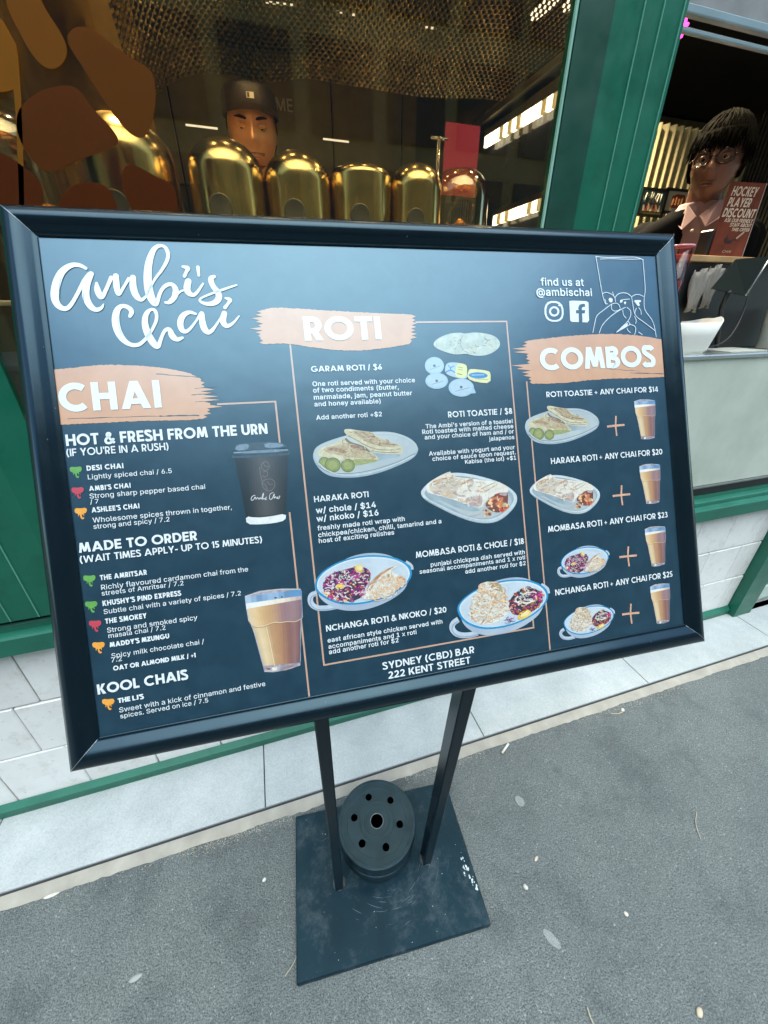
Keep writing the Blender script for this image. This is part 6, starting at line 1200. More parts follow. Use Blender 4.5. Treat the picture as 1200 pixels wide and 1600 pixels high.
for pts in ([(430, 235), (560, 310), (650, 350), (760, 365), (890, 350)], [(660, 375), (780, 385), (880, 380)]): T_.line(pts, 6, 'toast_shade')
for cx, cy, r in ((210, 470, 48), (285, 495, 68), (420, 500, 60)): T_.ell(cx, cy, r * 1.05, r, 'pickle_rim'); T_.ell(cx, cy, r * .92, r * .86, 'pickle'); T_.ell(cx, cy, r * .62, r * .58, 'pickle_in')
T_.blobs(60, [(200, 340), (400, 270), (690, 430), (500, 480), (220, 410)], 6, 18, ['toast', 'toast_light', 'toast_dark', 'toast'], 41, 'c'); T_.blobs(60, [(400, 185), (620, 200), (900, 330), (880, 390), (640, 370), (420, 240)], 6, 18, ['toast', 'toast_light', 'toast', 'toast_dark'], 42, 'c')
T_.line([(160, 480), (230, 545), (360, 590), (520, 585), (700, 545), (880, 475), (1010, 410)], 9, 'plate_rim'); T_.line([(650, 212), (820, 212), (950, 255), (1030, 320)], 7, 'plate_rim')
T_.build('toastie_photo')
# roti wrap plate (crop 640,720 x6.316)
fw = lambda x, y: (640 + x / 6.316, 720 + y / 6.316)
Wp = Art(fw); out = [(110, 330), (112, 290), (200, 200), (340, 130), (450, 115), (600, 130), (800, 180), (940, 235), (1040, 310), (1064, 370), (1040, 440), (960, 530), (860, 595), (740, 612), (600, 590), (440, 530), (280, 450), (150, 380)]
Wp.poly([(x, y + 10) for x, y in out], 'plate_side'); Wp.poly(out, 'plate_rim'); Wp.poly([(590 + (x - 590) * .93, 365 + (y - 365) * .88) for x, y in out], 'plate_shade'); Wp.poly([(200, 360), (420, 470), (600, 560), (800, 575), (960, 480), (1020, 390), (940, 300), (700, 480)], 'plate')
Wp.poly([(200, 330), (400, 380), (680, 470), (700, 500), (560, 500), (380, 430)], 'plate_shade')
Wp.poly([(158, 240), (260, 165), (400, 100), (405, 125), (440, 160), (600, 175), (780, 200), (930, 222), (985, 300), (930, 320), (850, 320), (740, 410), (710, 468), (600, 440), (450, 390), (300, 345), (190, 320), (165, 300)], 'roti_light', 1)
Wp.poly([(190, 220), (300, 170), (430, 160), (520, 185), (460, 300), (470, 390), (300, 340), (200, 310)], 'roti', 1); Wp.poly([(560, 360), (700, 340), (720, 380), (700, 462), (600, 440), (540, 410)], 'roti_mauve', 1)
for pts, w, m in (([(230, 210), (330, 175), (430, 168)], 16, 'roti_char'), ([(210, 240), (280, 215)], 18, 'roti_char'), ([(440, 260), (470, 225)], 14, 'roti_mauve'), ([(510, 235), (560, 200), (620, 185)], 13, 'roti_char'), ([(570, 255), (610, 235)], 22, 'toast'), ([(740, 310), (800, 270), (860, 235)], 10, 'toast'), ([(700, 280), (780, 240), (840, 215)], 9, 'toast'), ([(370, 340), (385, 270)], 10, 'roti_mauve'), ([(430, 310), (470, 340), (540, 350)], 22, 'roti_mauve'), ([(230, 300), (300, 335)], 14, 'roti_mauve'), ([(690, 330), (680, 420)], 8, 'roti_char'), ([(640, 210), (720, 215)], 7, 'roti'), ([(640, 300), (700, 310)], 8, 'roti')): Wp.line(pts, w, m)
Wp.poly([(740, 430), (780, 380), (860, 315), (965, 315), (970, 350), (960, 480), (900, 510), (830, 510), (760, 470)], 'filling_dark', 1); Wp.blobs(46, [(770, 400), (870, 340), (960, 420), (965, 480), (900, 510), (820, 490)], 12, 30, ['filling', 'filling', 'filling_hi', 'toast', 'red_bit'], 4)
Wp.blobs(20, [(715, 490), (760, 480), (830, 520), (800, 550), (730, 550)], 9, 20, ['filling', 'filling_hi', 'toast', 'filling_dark'], 5); Wp.line([(580, 545), (680, 540), (740, 460), (790, 455)], 9, 'roti_mauve'); Wp.line([(860, 350), (870, 400), (880, 370)], 7, 'cream'); Wp.poly([(880, 320), (965, 318), (950, 350), (890, 340)], 'roti_mauve', 1)
Wp.blobs(90, [(170, 240), (400, 130), (780, 210), (960, 240), (730, 400), (680, 455), (300, 340)], 9, 26, ['roti', 'roti_light', 'roti_peach', 'roti_mauve', 'roti_light'], 43, 'c'); Wp.blobs(30, [(200, 200), (440, 150), (640, 190), (520, 260), (240, 260)], 5, 12, ['roti_char', 'roti', 'toast'], 44)
Wp.line([(130, 360), (280, 440), (440, 515), (600, 575), (740, 596), (860, 578), (950, 515), (1025, 435), (1050, 372)], 7, 'plate_rim')
Wp.build('roti_wrap_photo')
def bowl(f, out, handle1, handle2, rimw):
    b_ = Art(f); cx = sum(p[0] for p in out) / len(out); cy = sum(p[1] for p in out) / len(out)
    b_.line(handle1, rimw * 3.0, 'handle'); b_.line([(x, y + rimw * .9) for x, y in handle1], rimw * .8, 'bowl_shade'); b_.line(handle2, rimw * 1.6, 'handle')
    b_.poly([(cx + (x - cx) * .93, y + (rimw * 3.3 if y > cy - 30 else 2)) for x, y in out], 'bowl_side'); b_.poly([(cx + (x - cx) * .80 + 10, y + (rimw * 2.9 if y > cy + 60 else -20)) for x, y in out], 'bowl_side')
    b_.poly(out, 'bowl_rim'); b_.poly([(cx + (x - cx) * .955, cy + (y - cy) * .925 - 1) for x, y in out], 'bowl_edge'); b_.poly([(cx + (x - cx) * .93, cy + (y - cy) * .89 + 4) for x, y in out], 'bowl_in'); b_.poly([(cx + (x - cx) * .80, cy + (y - cy) * .72 + 12) for x, y in out], 'bowl_deep')
    return b_
# first bowl (crop 470,850 x6)
f1 = lambda x, y: (470 + x / 6, 850 + y / 6)
B1 = bowl(f1, [(122, 400), (140, 320), (220, 235), (380, 150), (560, 108), (740, 102), (900, 130), (1000, 185), (1040, 250), (1030, 320), (970, 400), (840, 480), (660, 550), (480, 575), (320, 560), (200, 500), (140, 450)], [(140, 460), (85, 480), (80, 550), (130, 600), (220, 605), (330, 585)], [(980, 165), (1035, 200), (1040, 240)], 17)
rg = [(200, 400), (230, 320), (300, 270), (440, 230), (560, 200), (640, 260), (650, 330), (600, 400), (570, 500), (480, 540), (330, 530), (230, 490)]
B1.poly(rg, 'cab_dark', 1); B1.blobs(120, rg, 11, 24, ['cab_purple', 'cab_magenta', 'cab_pale', 'cab_purple', 'green_leaf', 'cream', 'orange_bit'], 11); B1.blobs(60, rg, 16, 30, ['cab_pale', 'cab_magenta', 'cab_purple', 'cream'], 12, 'c'); B1.blobs(26, [(250, 330), (420, 270), (540, 330), (540, 370), (400, 330), (280, 360)], 9, 18, ['cream', 'green_leaf', 'cab_dark', 'plate_rim'], 15); B1.blobs(24, [(210, 430), (330, 480), (420, 540), (240, 500)], 12, 22, ['orange_bit', 'cab_magenta', 'filling_hi', 'cream'], 14)
B1.ell(542, 232, 38, 40, 'lemon'); B1.ell(362, 396, 46, 28, 'lemon_pale', -12)
B1.poly([(570, 520), (600, 440), (640, 370), (700, 300), (780, 240), (890, 200), (895, 215), (830, 250), (900, 290), (985, 330), (940, 400), (800, 490), (660, 520)], 'roti_light', 1); B1.poly([(600, 440), (640, 370), (700, 300), (780, 240), (890, 200), (820, 245), (740, 300), (690, 360), (640, 440)], 'roti_char', 1); B1.poly([(880, 290), (985, 325), (960, 370), (900, 370)], 'roti_char', 1)
B1.blobs(44, [(600, 500), (680, 400), (800, 280), (960, 340), (860, 450), (680, 520)], 9, 24, ['roti', 'roti_light', 'roti', 'toast', 'roti_light'], 16); B1.line([(640, 440), (700, 350), (780, 300)], 8, 'roti_mauve'); B1.line([(840, 260), (850, 330), (900, 360)], 6, 'toast')
B1.blobs(150, [(620, 480), (680, 390), (780, 300), (900, 290), (970, 330), (900, 430), (800, 490), (680, 515)], 9, 26, ['roti', 'roti_light', 'filling_hi', 'roti_light', 'roti_peach', 'cream', 'roti_peach'], 45, 'c'); B1.poly([(700, 470), (820, 360), (930, 330), (975, 335), (930, 400), (820, 470)], 'roti_peach', 1); B1.blobs(60, [(700, 470), (820, 340), (960, 330), (820, 470)], 9, 22, ['roti_light', 'roti', 'cream'], 51, 'c'); B1.blobs(130, [(200, 400), (230, 320), (300, 270), (440, 230), (560, 200), (640, 260), (650, 330), (600, 400), (570, 500), (480, 540), (330, 530), (230, 490)], 7, 17, ['cab_purple', 'cab_magenta', 'cab_dark', 'cream', 'cab_pale', 'cab_magenta', 'cab_pale'], 46, 'c')
B1.ell(545, 226, 26, 26, 'lemon_pale'); B1.ell(362, 392, 30, 16, 'lemon', -12)
B1.build('chicken_bowl_photo')
# second bowl (crop 690,890 x6.667)
f2 = lambda x, y: (690 + x / 6.667, 890 + y / 6.667)
B2 = bowl(f2, [(148, 420), (170, 350), (270, 255), (420, 170), (600, 118), (780, 98), (930, 112), (1040, 160), (1100, 230), (1105, 300), (1060, 380), (960, 470), (800, 560), (600, 615), (430, 628), (290, 590), (190, 520)], [(165, 520), (105, 560), (95, 620), (150, 680), (260, 690), (370, 660)], [(1030, 155), (1100, 195), (1108, 250)], 19)
B2.poly([(270, 490), (300, 420), (310, 340), (370, 200), (420, 125), (600, 130), (650, 250), (700, 380), (690, 440), (600, 540), (440, 580), (330, 545)], 'roti_light', 1); B2.poly([(480, 140), (600, 130), (640, 240), (600, 260), (560, 220), (500, 190)], 'toast', 1)
B2.blobs(80, [(310, 400), (380, 230), (560, 180), (660, 300), (680, 400), (540, 420), (430, 500), (320, 440)], 10, 30, ['roti', 'roti_light', 'toast', 'roti_light', 'cream', 'roti'], 21); B2.line([(400, 570), (470, 480), (530, 370), (560, 250), (570, 150)], 14, 'roti_char'); B2.line([(440, 560), (540, 500), (640, 480)], 10, 'roti_mauve'); B2.line([(310, 520), (300, 440)], 16, 'roti_char'); B2.line([(480, 370), (520, 300), (500, 220)], 8, 'roti_mauve')
rg = [(690, 340), (740, 260), (850, 180), (1000, 210), (1050, 270), (1020, 370), (940, 440), (800, 480), (710, 460)]
B2.poly(rg, 'cab_dark', 1); B2.blobs(90, rg, 10, 22, ['cab_purple', 'cab_dark', 'orange_bit', 'red_bit', 'cab_magenta', 'filling', 'cab_purple'], 22); B2.blobs(24, [(940, 230), (1030, 230), (1040, 330), (960, 310)], 12, 22, ['cab_magenta', 'cab_purple', 'cab_magenta'], 24); B2.blobs(34, [(760, 340), (800, 200), (900, 190), (970, 300), (860, 350)], 20, 40, ['cream', 'plate_rim', 'cab_dark', 'cream', 'green_leaf'], 23, 'c')
B2.blobs(14, [(650, 540), (720, 480), (780, 500), (700, 545)], 12, 20, ['cab_pale', 'cab_purple', 'plate_side'], 27, 'c'); B2.poly([(780, 500), (800, 450), (880, 412), (920, 430), (915, 470), (860, 510), (790, 525)], 'lemon', 1)
B2.blobs(170, [(290, 480), (320, 340), (400, 150), (600, 140), (680, 380), (600, 520), (440, 560)], 10, 30, ['roti', 'roti_light', 'roti_peach', 'roti_light', 'filling_hi', 'cream', 'roti_peach'], 47, 'c'); B2.blobs(110, rg, 6, 15, ['cab_purple', 'cab_dark', 'filling', 'cab_magenta', 'cream', 'orange_bit'], 48, 'c')
B2.poly([(800, 500), (815, 462), (880, 425), (905, 440), (880, 480)], 'lemon_pale', 1)
B2.build('chickpea_bowl_photo')
# flat roti and condiment pots (crop 640,500 x6.667)
f3 = lambda x, y: (640 + x / 6.667, 500 + y / 6.667)
C_ = Art(f3); C_.poly([(248, 245), (300, 190), (420, 140), (540, 132), (580, 145), (680, 128), (800, 140), (900, 170), (950, 230), (940, 290), (860, 350), (760, 378), (640, 368), (600, 350), (480, 365), (360, 330), (270, 290)], 'flat_bread'); C_.blobs(60, [(320, 220), (540, 160), (860, 180), (900, 280), (700, 330), (420, 320)], 8, 26, ['bread_mark', 'flat_bread', 'toast_light', 'bread_mark', 'toast_light'], 31, 'c'); C_.line([(560, 160), (520, 240), (560, 320), (620, 345)], 6, 'bread_mark')
C_.poly([(370, 560), (375, 470), (420, 438), (560, 452), (600, 480), (605, 600), (580, 615), (470, 600)], 'pot'); C_.poly([(495, 452), (575, 458), (604, 485), (600, 605), (470, 600)], 'pot_yellow', 1); C_.line([(405, 470), (425, 500), (470, 480)], 9, 'pot_blue'); C_.line([(380, 545), (430, 520), (480, 550)], 12, 'pot_blue'); C_.line([(430, 490), (430, 520)], 12, 'pot_blue')
C_.line([(505, 490), (560, 500)], 7, 'pickle'); C_.line([(510, 515), (560, 522)], 6, 'pickle'); C_.line([(500, 560), (550, 570)], 9, 'pickle_rim')
C_.poly([(600, 610), (615, 530), (640, 508), (820, 528), (848, 555), (845, 662), (700, 650)], 'pot_butter', 1); C_.poly([(615, 600), (625, 540), (650, 520), (815, 540), (835, 560), (830, 648), (700, 635)], 'pot_yellow', 1); C_.ell(718, 578, 98, 32, 'pot_blue', 2); C_.line([(650, 575), (780, 572)], 8, 'pot'); C_.line([(680, 612), (820, 622)], 4, 'pot_mark')
for cx, cy, rx, ry in ((262, 478, 100, 92), (285, 635, 118, 84), (540, 705, 132, 95)):
    C_.ell(cx, cy, rx, ry, 'pot_rim'); C_.ell(cx + 4, cy - 4, rx * .86, ry * .84, 'pot'); C_.ell(cx, cy, 15, 14, 'pot_mark'); C_.line([(cx - rx * .45, cy + ry * .45), (cx + rx * .6, cy + ry * .02)], 3.5, 'pot_mark', 0); C_.line([(cx - rx * .4, cy - ry * .4), (cx + rx * .4, cy - ry * .5)], 2.5, 'pot_rim', 0)
C_.poly([(640, 640), (692, 755), (690, 765), (600, 770)], 'pot_rim', 1); C_.ell(544, 700, 110, 78, 'pot'); C_.ell(540, 700, 15, 14, 'pot_mark'); C_.line([(478, 745), (625, 705)], 4, 'pot_mark', 0)
C_.build('flatbread_photo')
# ---- small copies in the combos column: (art, its centre and width on the board, photo centre and width)
def small(A, src0, src1, dst0, dst1, nm):
    a_, b_ = RB(*src0), RB(*src1); c_, d_ = RB(*dst0), RB(*dst1); k = (d_[0] - c_[0]) / (b_[0] - a_[0]); m1 = ((a_[0] + b_[0]) / 2, (a_[1] + b_[1]) / 2); m2 = ((c_[0] + d_[0]) / 2, (c_[1] + d_[1]) / 2)
    A.build(nm, lambda u, v: (m2[0] + (u - m1[0]) * k, m2[1] + (v - m1[1]) * k))
small(T_, ft(98, 380), ft(1052, 350), c8(97, 705), c8(392, 700), 'toastie_photo'); small(Wp, fw(108, 310), fw(1064, 380), c8(117, 960), c8(394, 990), 'roti_wrap_photo')
small(B1, f1(65, 400), f1(1050, 230), c8(226, 1255), c8(428, 1215), 'chicken_bowl_photo'); small(B2, f2(80, 560), f2(1115, 230), c8(232, 1510), c8(448, 1450), 'chickpea_bowl_photo')
for x0, x1, y in ((527, 610, 690), (546, 628, 942), (566, 648, 1186), (586, 664, 1410)):
    a_, b_ = RB(*fc(165, 1265)), RB(*fc(528, 1265)); c_, d_ = RB(*c8(x0, y)), RB(*c8(x1, y)); kx = (d_[0] - c_[0]) / (b_[0] - a_[0]); ky = abs(RB(*c8(x0, y + 78))[1] - RB(*c8(x0, y - 78))[1]) / abs(RB(*fc(340, 1522))[1] - RB(*fc(340, 1010))[1])
    m1 = ((a_[0] + b_[0]) / 2, (RB(*fc(340, 1522))[1] + RB(*fc(340, 1010))[1]) / 2); m2 = ((c_[0] + d_[0]) / 2, (c_[1] + d_[1]) / 2)
    G_.build('chai_glass_photo', lambda u, v, kx=kx, ky=ky, m1=m1, m2=m2: (m2[0] + (u - m1[0]) * kx, m2[1] + (v - m1[1]) * ky))
for x, y in ((455, 713), (476, 984), (501, 1223), (510, 1447)):
    p = Art(c8); p.line([(x - 34, y + 4), (x, y), (x + 34, y - 3)], 8, 'plus', 1); p.line([(x + 1, y - 38), (x - 1, y), (x + 4, y + 40)], 7, 'plus', 1); p.build('plus_mark')
# ---- little elephant heads
for x, y, c in ((160, 262, 'green'), (167, 350, 'red'), (180, 438, 'orange'), (215, 725, 'green'), (222, 836, 'green'), (238, 918, 'red'), (252, 1010, 'orange'), (292, 1252, 'orange')):
    p = Art(c5); k = 'ele_' + c
    p.poly([(x - 27, y - 12), (x - 20, y - 19), (x, y - 17), (x + 20, y - 21), (x + 28, y - 12), (x + 22, y + 3), (x + 12, y + 4), (x + 8, y + 10), (x - 8, y + 10), (x - 14, y + 5), (x - 24, y + 2)], k, 1)
    p.line([(x, y + 5), (x + 1, y + 18), (x + 7, y + 27), (x + 13, y + 22)], 8, k, 1); p.line([(x - 9, y + 6), (x - 10, y + 16)], 4, k, 0); p.line([(x + 11, y + 4), (x + 13, y + 14)], 4, k, 0); p.build('elephant_icon')
# ---- brand script
def script_strokes(strokes, f, nm, mat):
    q = MB(); LIFT[0] = .0006 if nm != 'brush_gap' else .0008
    for st in strokes:
        pts = chaikin(st, 3, False); P = [RB(*f(x, y)) for x, y, w in pts]; a_ = RB(*f(0, 0)); b_ = RB(*f(1, 0)); k = math.hypot(a_[0] - b_[0], a_[1] - b_[1]); addrib(q, P, [w * k for x, y, w in pts], 0, True)
    return q.build(nm, mat, poster, fix=False)
fl = lambda x, y: (70 + x / 3.75, 370 + y / 3.75)
script_strokes([
 [(250, 186, 20), (215, 166, 26), (165, 164, 32), (110, 200, 42), (80, 260, 50), (64, 335, 50), (72, 388, 44), (105, 420, 34), (138, 424, 28), (168, 392, 24), (205, 325, 22), (238, 258, 26), (270, 222, 30)],
 [(280, 218, 34), (252, 280, 44), (246, 350, 44), (270, 405, 42), (305, 432, 30), (340, 420, 22), (352, 396, 8)],
 [(312, 272, 16), (316, 315, 46), (340, 368, 30), (372, 300, 22), (398, 240, 26)], [(425, 232, 38), (428, 290, 42), (438, 346, 26), (462, 310, 18), (500, 246, 20)], [(525, 240, 38), (524, 300, 46), (544, 352, 42), (574, 376, 24), (600, 350, 16)],
 [(600, 352, 14), (650, 250, 16), (700, 190, 20), (736, 120, 24), (722, 66, 24), (690, 50, 20), (652, 64, 30), (622, 130, 44), (610, 210, 50), (612, 290, 54), (626, 350, 54), (648, 392, 44), (664, 396, 26), (682, 325, 22), (714, 284, 26), (756, 276, 26), (778, 312, 38), (768, 352, 42), (738, 388, 28), (714, 386, 16)],
 [(764, 360, 14), (800, 320, 14), (826, 314, 12)], [(848, 262, 42), (838, 305, 46), (852, 336, 38), (888, 346, 22), (934, 276, 14)], [(816, 176, 16), (850, 184, 34), (838, 204, 20), (826, 232, 22)], [(905, 180, 24), (910, 228, 16)],
 [(1000, 234, 22), (976, 244, 38), (990, 290, 34), (1026, 330, 40), (1028, 368, 44), (990, 396, 34), (934, 392, 22), (906, 370, 14), (950, 346, 14), (1046, 312, 18), (1130, 284, 12)],
 [(506, 466, 22), (520, 438, 32), (494, 410, 28), (452, 404, 28), (424, 440, 42), (420, 508, 50), (444, 580, 46), (492, 630, 30), (550, 640, 26), (596, 604, 22), (640, 540, 18), (666, 478, 22), (656, 430, 22), (626, 424, 18), (600, 452, 34), (592, 505, 44), (604, 560, 44), (636, 618, 48), (668, 652, 34), (684, 605, 22), (708, 546, 22), (738, 540, 30), (750, 582, 44), (780, 606, 32), (812, 592, 18)],
 [(890, 452, 16), (852, 440, 26), (812, 462, 38), (796, 510, 42), (812, 556, 34), (844, 556, 22), (890, 500, 14), (918, 452, 18)], [(926, 452, 34), (928, 500, 44), (942, 548, 44), (972, 566, 30), (1010, 520, 16), (1048, 456, 12)],
 [(1058, 450, 38), (1046, 496, 44), (1068, 528, 32), (1106, 512, 18), (1144, 466, 10)], [(1066, 360, 14), (1096, 370, 32), (1082, 390, 18), (1062, 416, 24)]], fl, 'brand_script', white)
script_strokes([[(x, y, 2.2) for x, y in s] for s in ([(104, 245), (92, 300), (98, 360)], [(236, 330), (236, 380), (250, 420)], [(436, 470), (440, 520), (456, 570)], [(614, 460), (612, 510), (628, 560)], [(606, 150), (600, 110), (620, 80)], [(752, 310), (754, 340), (742, 360)])], fl, 'brush_gap', navy)
# ---- line drawing of two hands round a glass
fh = lambda x, y: (900 + x / 7.5, 380 + y / 7.5)
HL = [[(240, 160), (245, 190), (275, 370), (310, 590), (345, 720), (372, 712)], [(240, 160), (300, 168), (400, 172), (500, 170), (600, 168), (700, 166), (765, 185), (795, 200)], [(290, 190), (450, 186), (620, 194), (770, 188)], [(790, 200), (806, 400), (818, 560), (800, 650), (802, 780), (855, 850), (912, 930), (942, 1100)],
 [(315, 600), (345, 575), (400, 590), (440, 612), (462, 645), (466, 690)], [(432, 575), (446, 612)], [(462, 640), (490, 600), (550, 582), (612, 592), (655, 632)], [(655, 632), (690, 608), (740, 602), (795, 628)], [(200, 1050), (225, 930), (242, 850), (330, 785), (400, 730), (455, 702), (505, 715), (522, 765)], [(422, 725), (414, 770), (445, 802), (500, 795), (520, 775)],
 [(275, 1055), (305, 965), (400, 865), (500, 795), (582, 755)], [(552, 790), (556, 845), (590, 880)], [(600, 755), (645, 790), (647, 850), (612, 920), (540, 985), (478, 1046)], [(612, 915), (640, 960), (690, 968), (706, 1010), (690, 1075)], [(478, 1046), (560, 1000), (640, 952)], [(655, 632), (672, 740), (690, 852), (800, 930), (930, 1030)],
 [(712, 765), (696, 795), (692, 830)], [(738, 758), (765, 795), (766, 840)], [(690, 860), (712, 910), (700, 945)], [(340, 660), (355, 690), (350, 715)], [(600, 1000), (612, 1030), (640, 1050)], [(520, 700), (530, 668), (632, 658)], [(735, 1045), (780, 1075)]]
script_strokes([[(x, y, 6.5) for x, y in s] for s in HL], fh, 'hands_drawing', white)
p = Art(fh); 
for pl in ([(385, 650), (420, 640), (440, 665), (425, 700), (395, 690)], [(520, 668), (560, 660), (545, 700), (525, 695)], [(565, 690), (595, 685), (590, 715), (575, 722)], [(680, 670), (770, 668), (768, 690), (740, 695), (755, 730), (735, 745), (700, 700)], [(610, 770), (625, 810), (618, 790)], [(500, 1030), (560, 970), (620, 930), (600, 980)]): p.poly(pl, 'cup_base', 1)
p.build('hands_drawing')
# ---- social icons
p = Art(c8); R4 = lambda x0, y0, x1, y1, s=0: [(x0 + s, y0), (x1 + s, y0 + 2), (x1, y1), (x0, y1 - 2)]
p.poly(chaikin([(178, 226), (252, 227), (255, 308), (180, 307)], 0), 'cup_base', 2)
FOOD['navy'] = navy
p.poly([(186, 233), (245, 234), (248, 301), (187, 300)], 'navy', 2); p.ell(217, 267, 20, 20, 'cup_base'); p.ell(217, 267, 12.5, 12.5, 'navy'); p.ell(237, 243, 4, 4, 'cup_base'); p.build('camera_icon')
p = Art(c8); p.poly([(276, 227), (286, 225), (342, 227), (351, 232), (353, 302), (346, 310), (286, 308), (279, 303)], 'cup_base', 0)
p.poly([(313, 309), (312, 275), (302, 275), (302, 262), (312, 262), (311, 252), (316, 241), (328, 237), (337, 238), (338, 249), (329, 250), (325, 254), (325, 262), (338, 262), (336, 275), (326, 275), (327, 309)], 'navy', 0); p.build('letter_icon')
for (f, s, xl, yl, xr, yr, cap, sc_, t, tr) in CT:
    a_, b_ = f(xl, yl), f(xr, yr); caps_text(s, *a_, *b_, cap / sc_, t, tr, white)
for (f, s, xl, yl, xr, yr, st) in LT:
    a_, b_ = f(xl, yl), f(xr, yr); case_text(s, *a_, *b_, (.010, .026, .036)[st], (.95, .93, .93)[st], white)
# lettering of the discount card (same alphabet, laid on the card)
card, CMt, Wc, Hc = CARD
cream_m = ink('card_letter_cream', (.85, .6, .42)); BMi = BM.inverted()
def on_card(s, x0, y0, x1, h, slant=.18, t=.2, tr=.1):
    def TT(v):
        l = BMi @ Vector(v); return tuple(CMt @ Vector((l.x + slant * l.y - slant * y0, l.y, .0004 + (l.z % .0002))))
    caps_text(s, 0, 0, 0, 0, 0, t, tr, cream_m, 'lettering', card, board=(x0, y0, x1, h), TT=TT)
on_card('HOCKEY', Wc * .09, Hc * .82, Wc * .80, Hc * .125); on_card('PLAYER', Wc * .07, Hc * .68, Wc * .72, Hc * .12); on_card('DISCOUNT', Wc * .02, Hc * .54, Wc * .93, Hc * .12)
on_card('ASK OUR FRIENDLY', Wc * .13, Hc * .475, Wc * .95, Hc * .05); on_card('STAFF ABOUT', Wc * .33, Hc * .415, Wc * .95, Hc * .05); on_card('THIS OFFER', Wc * .42, Hc * .355, Wc * .94, Hc * .045); on_card('CHAI', Wc * .35, Hc * .05, Wc * .6, Hc * .035, t=.1)
# ---- stand: two square posts, plate, spool weight
ca, sa = math.cos(math.radians(-4.3)), math.sin(math.radians(-4.3))
SM = Matrix.Translation((foot[0], foot[1], 0)) @ Matrix.Rotation(math.radians(-4.3), 4, 'Z')
postm = M('black_painted_steel', (.003, .007, .010), .24, ior=1.45); postm.node_tree.nodes['Principled BSDF'].inputs['Specular Tint'].default_value = SKY_SHEEN
for xo, dx, wt_, wb_ in ((-.146, .006, .031, .024), (.117, .056, .034, .026)):
    q = MB(); zt = 1.25; b_ = .002
    lo = [(0, 0), (wb_, 0), (wb_, .034), (0, .034)]; hi = [(dx * 1.25, -.01), (dx * 1.25 + wt_, -.01), (dx * 1.25 + wt_, .04), (dx * 1.25, .04)]
    def oct_(p): 
        o = []
        for i in range(4):
            c, n1, n0 = Vector(p[i]), Vector(p[(i + 1) % 4]), Vector(p[i - 1]); o += [c + (n0 - c).normalized() * .003, c + (n1 - c).normalized() * .003]
        return o
    vs = [SM @ Vector((xo + p.x, p.y, .0118)) for p in oct_(lo)] + [SM @ Vector((xo + p.x, p.y, zt)) for p in oct_(hi)]
    q.add(vs, [(i, (i + 1) % 8, (i + 1) % 8 + 8, i + 8) for i in range(8)] + [tuple(range(7, -1, -1)), tuple(range(8, 16))]); q.build('post', postm, sign)
    q = MB(); q.lathe([(.019, 0), (.018, .003), (.014, .005)], (xo + .013, .017, .0175), 20, mat=SM); q.build('weld', M('weld_grey', (.06, .07, .075), .6), sign)
q = MB(); q.box(-.16, .16, .037, .041, 1.20, 1.30, mat=SM); q.box(-.14, -.11, .0, .1, 1.262, 1.268, mat=SM); q.build('bracket', postm, sign)
PM = Matrix.Translation((.153, .500, .006)) @ Matrix.Rotation(math.radians(-5.2), 4, 'Z')
q = MB(); q.box(-.2595, .2595, -.183, .183, -.0054, .0118, mat=PM, bev=.0025); q.build('base_plate', plt, sign)
q = MB(); rd = random.Random(5)
for cx, cy, n_, s_ in ((.235, -.055, 16, .010), (.243, -.085, 10, .006), (.25, -.105, 5, .005)):
    for k in range(n_):
        x, y = cx + rd.gauss(0, s_ * .5), cy + rd.gauss(0, s_); r = rd.uniform(.001, .0027); q.add([PM @ Vector((x + r * math.cos(a_), y + r * math.sin(a_) * 1.5, .0119 + k * .00002)) for a_ in (0, 1.1, 2, 3.3, 4.2, 5.4)], [tuple(range(6))])
for k in range(40):
    x, y = rd.uniform(-.25, .25), rd.uniform(-.175, .17); r = rd.uniform(.0005, .0013); q.add([PM @ Vector((x + r * math.cos(a_), y + r * math.sin(a_), .0122)) for a_ in (0, 1.3, 2.5, 3.8, 5)], [tuple(range(5))])
tag(q.build('paint_chip', M('chip_white', (.5, .55, .55), .7), sign, fix=False), kind='stuff')
q = MB(); rd = random.Random(12)
for k in range(46):
    if k < 26: cx, cy, r_a, a0 = rd.gauss(0, .012), .055 + rd.gauss(0, .012), rd.uniform(.125, .20), rd.uniform(-2.3, -.6)
    else: cx, cy, r_a, a0 = rd.uniform(-.2, .2), rd.uniform(-.15, .15), rd.uniform(.03, .3), rd.uniform(0, 6.28)
    L_ = rd.uniform(.05, .28) if k < 26 else rd.uniform(.02, .12); w_ = rd.uniform(.0002, .0006); vs = []
    for i in range(9):
        an = a0 + L_ * i / 8; ww = w_ * math.sin(math.pi * (i + .3) / 8.6)
        for s_ in (-1, 1):
            X, Y = cx + (r_a + s_ * ww) * math.cos(an), cy + (r_a + s_ * ww) * math.sin(an); vs.append((X, Y))
    if any(abs(X) > .255 or abs(Y) > .178 for X, Y in vs): continue
    q.add([PM @ Vector((X, Y, .01195 + k * 1e-6)) for X, Y in vs], [(2 * i, 2 * i + 1, 2 * i + 3, 2 * i + 2) for i in range(8)])
tag(q.build('scuff_mark', M('scuff_grey', (.10, .13, .14), .6), sign, fix=False), kind='stuff')
wt = thing('spool_weight', 'round black spool shaped weight with six holes lying on the base plate', 'weight', (.153, .575, .0182))
wm_ = M('black_rubber', (.008, .017, .022), .40, var=.45, scale=25, bmp=.15, bscale=250, rvar=.1, ior=1.6); wm_.node_tree.nodes['Principled BSDF'].inputs['Specular Tint'].default_value = SKY_SHEEN
wc = (.153, .575, .0184)
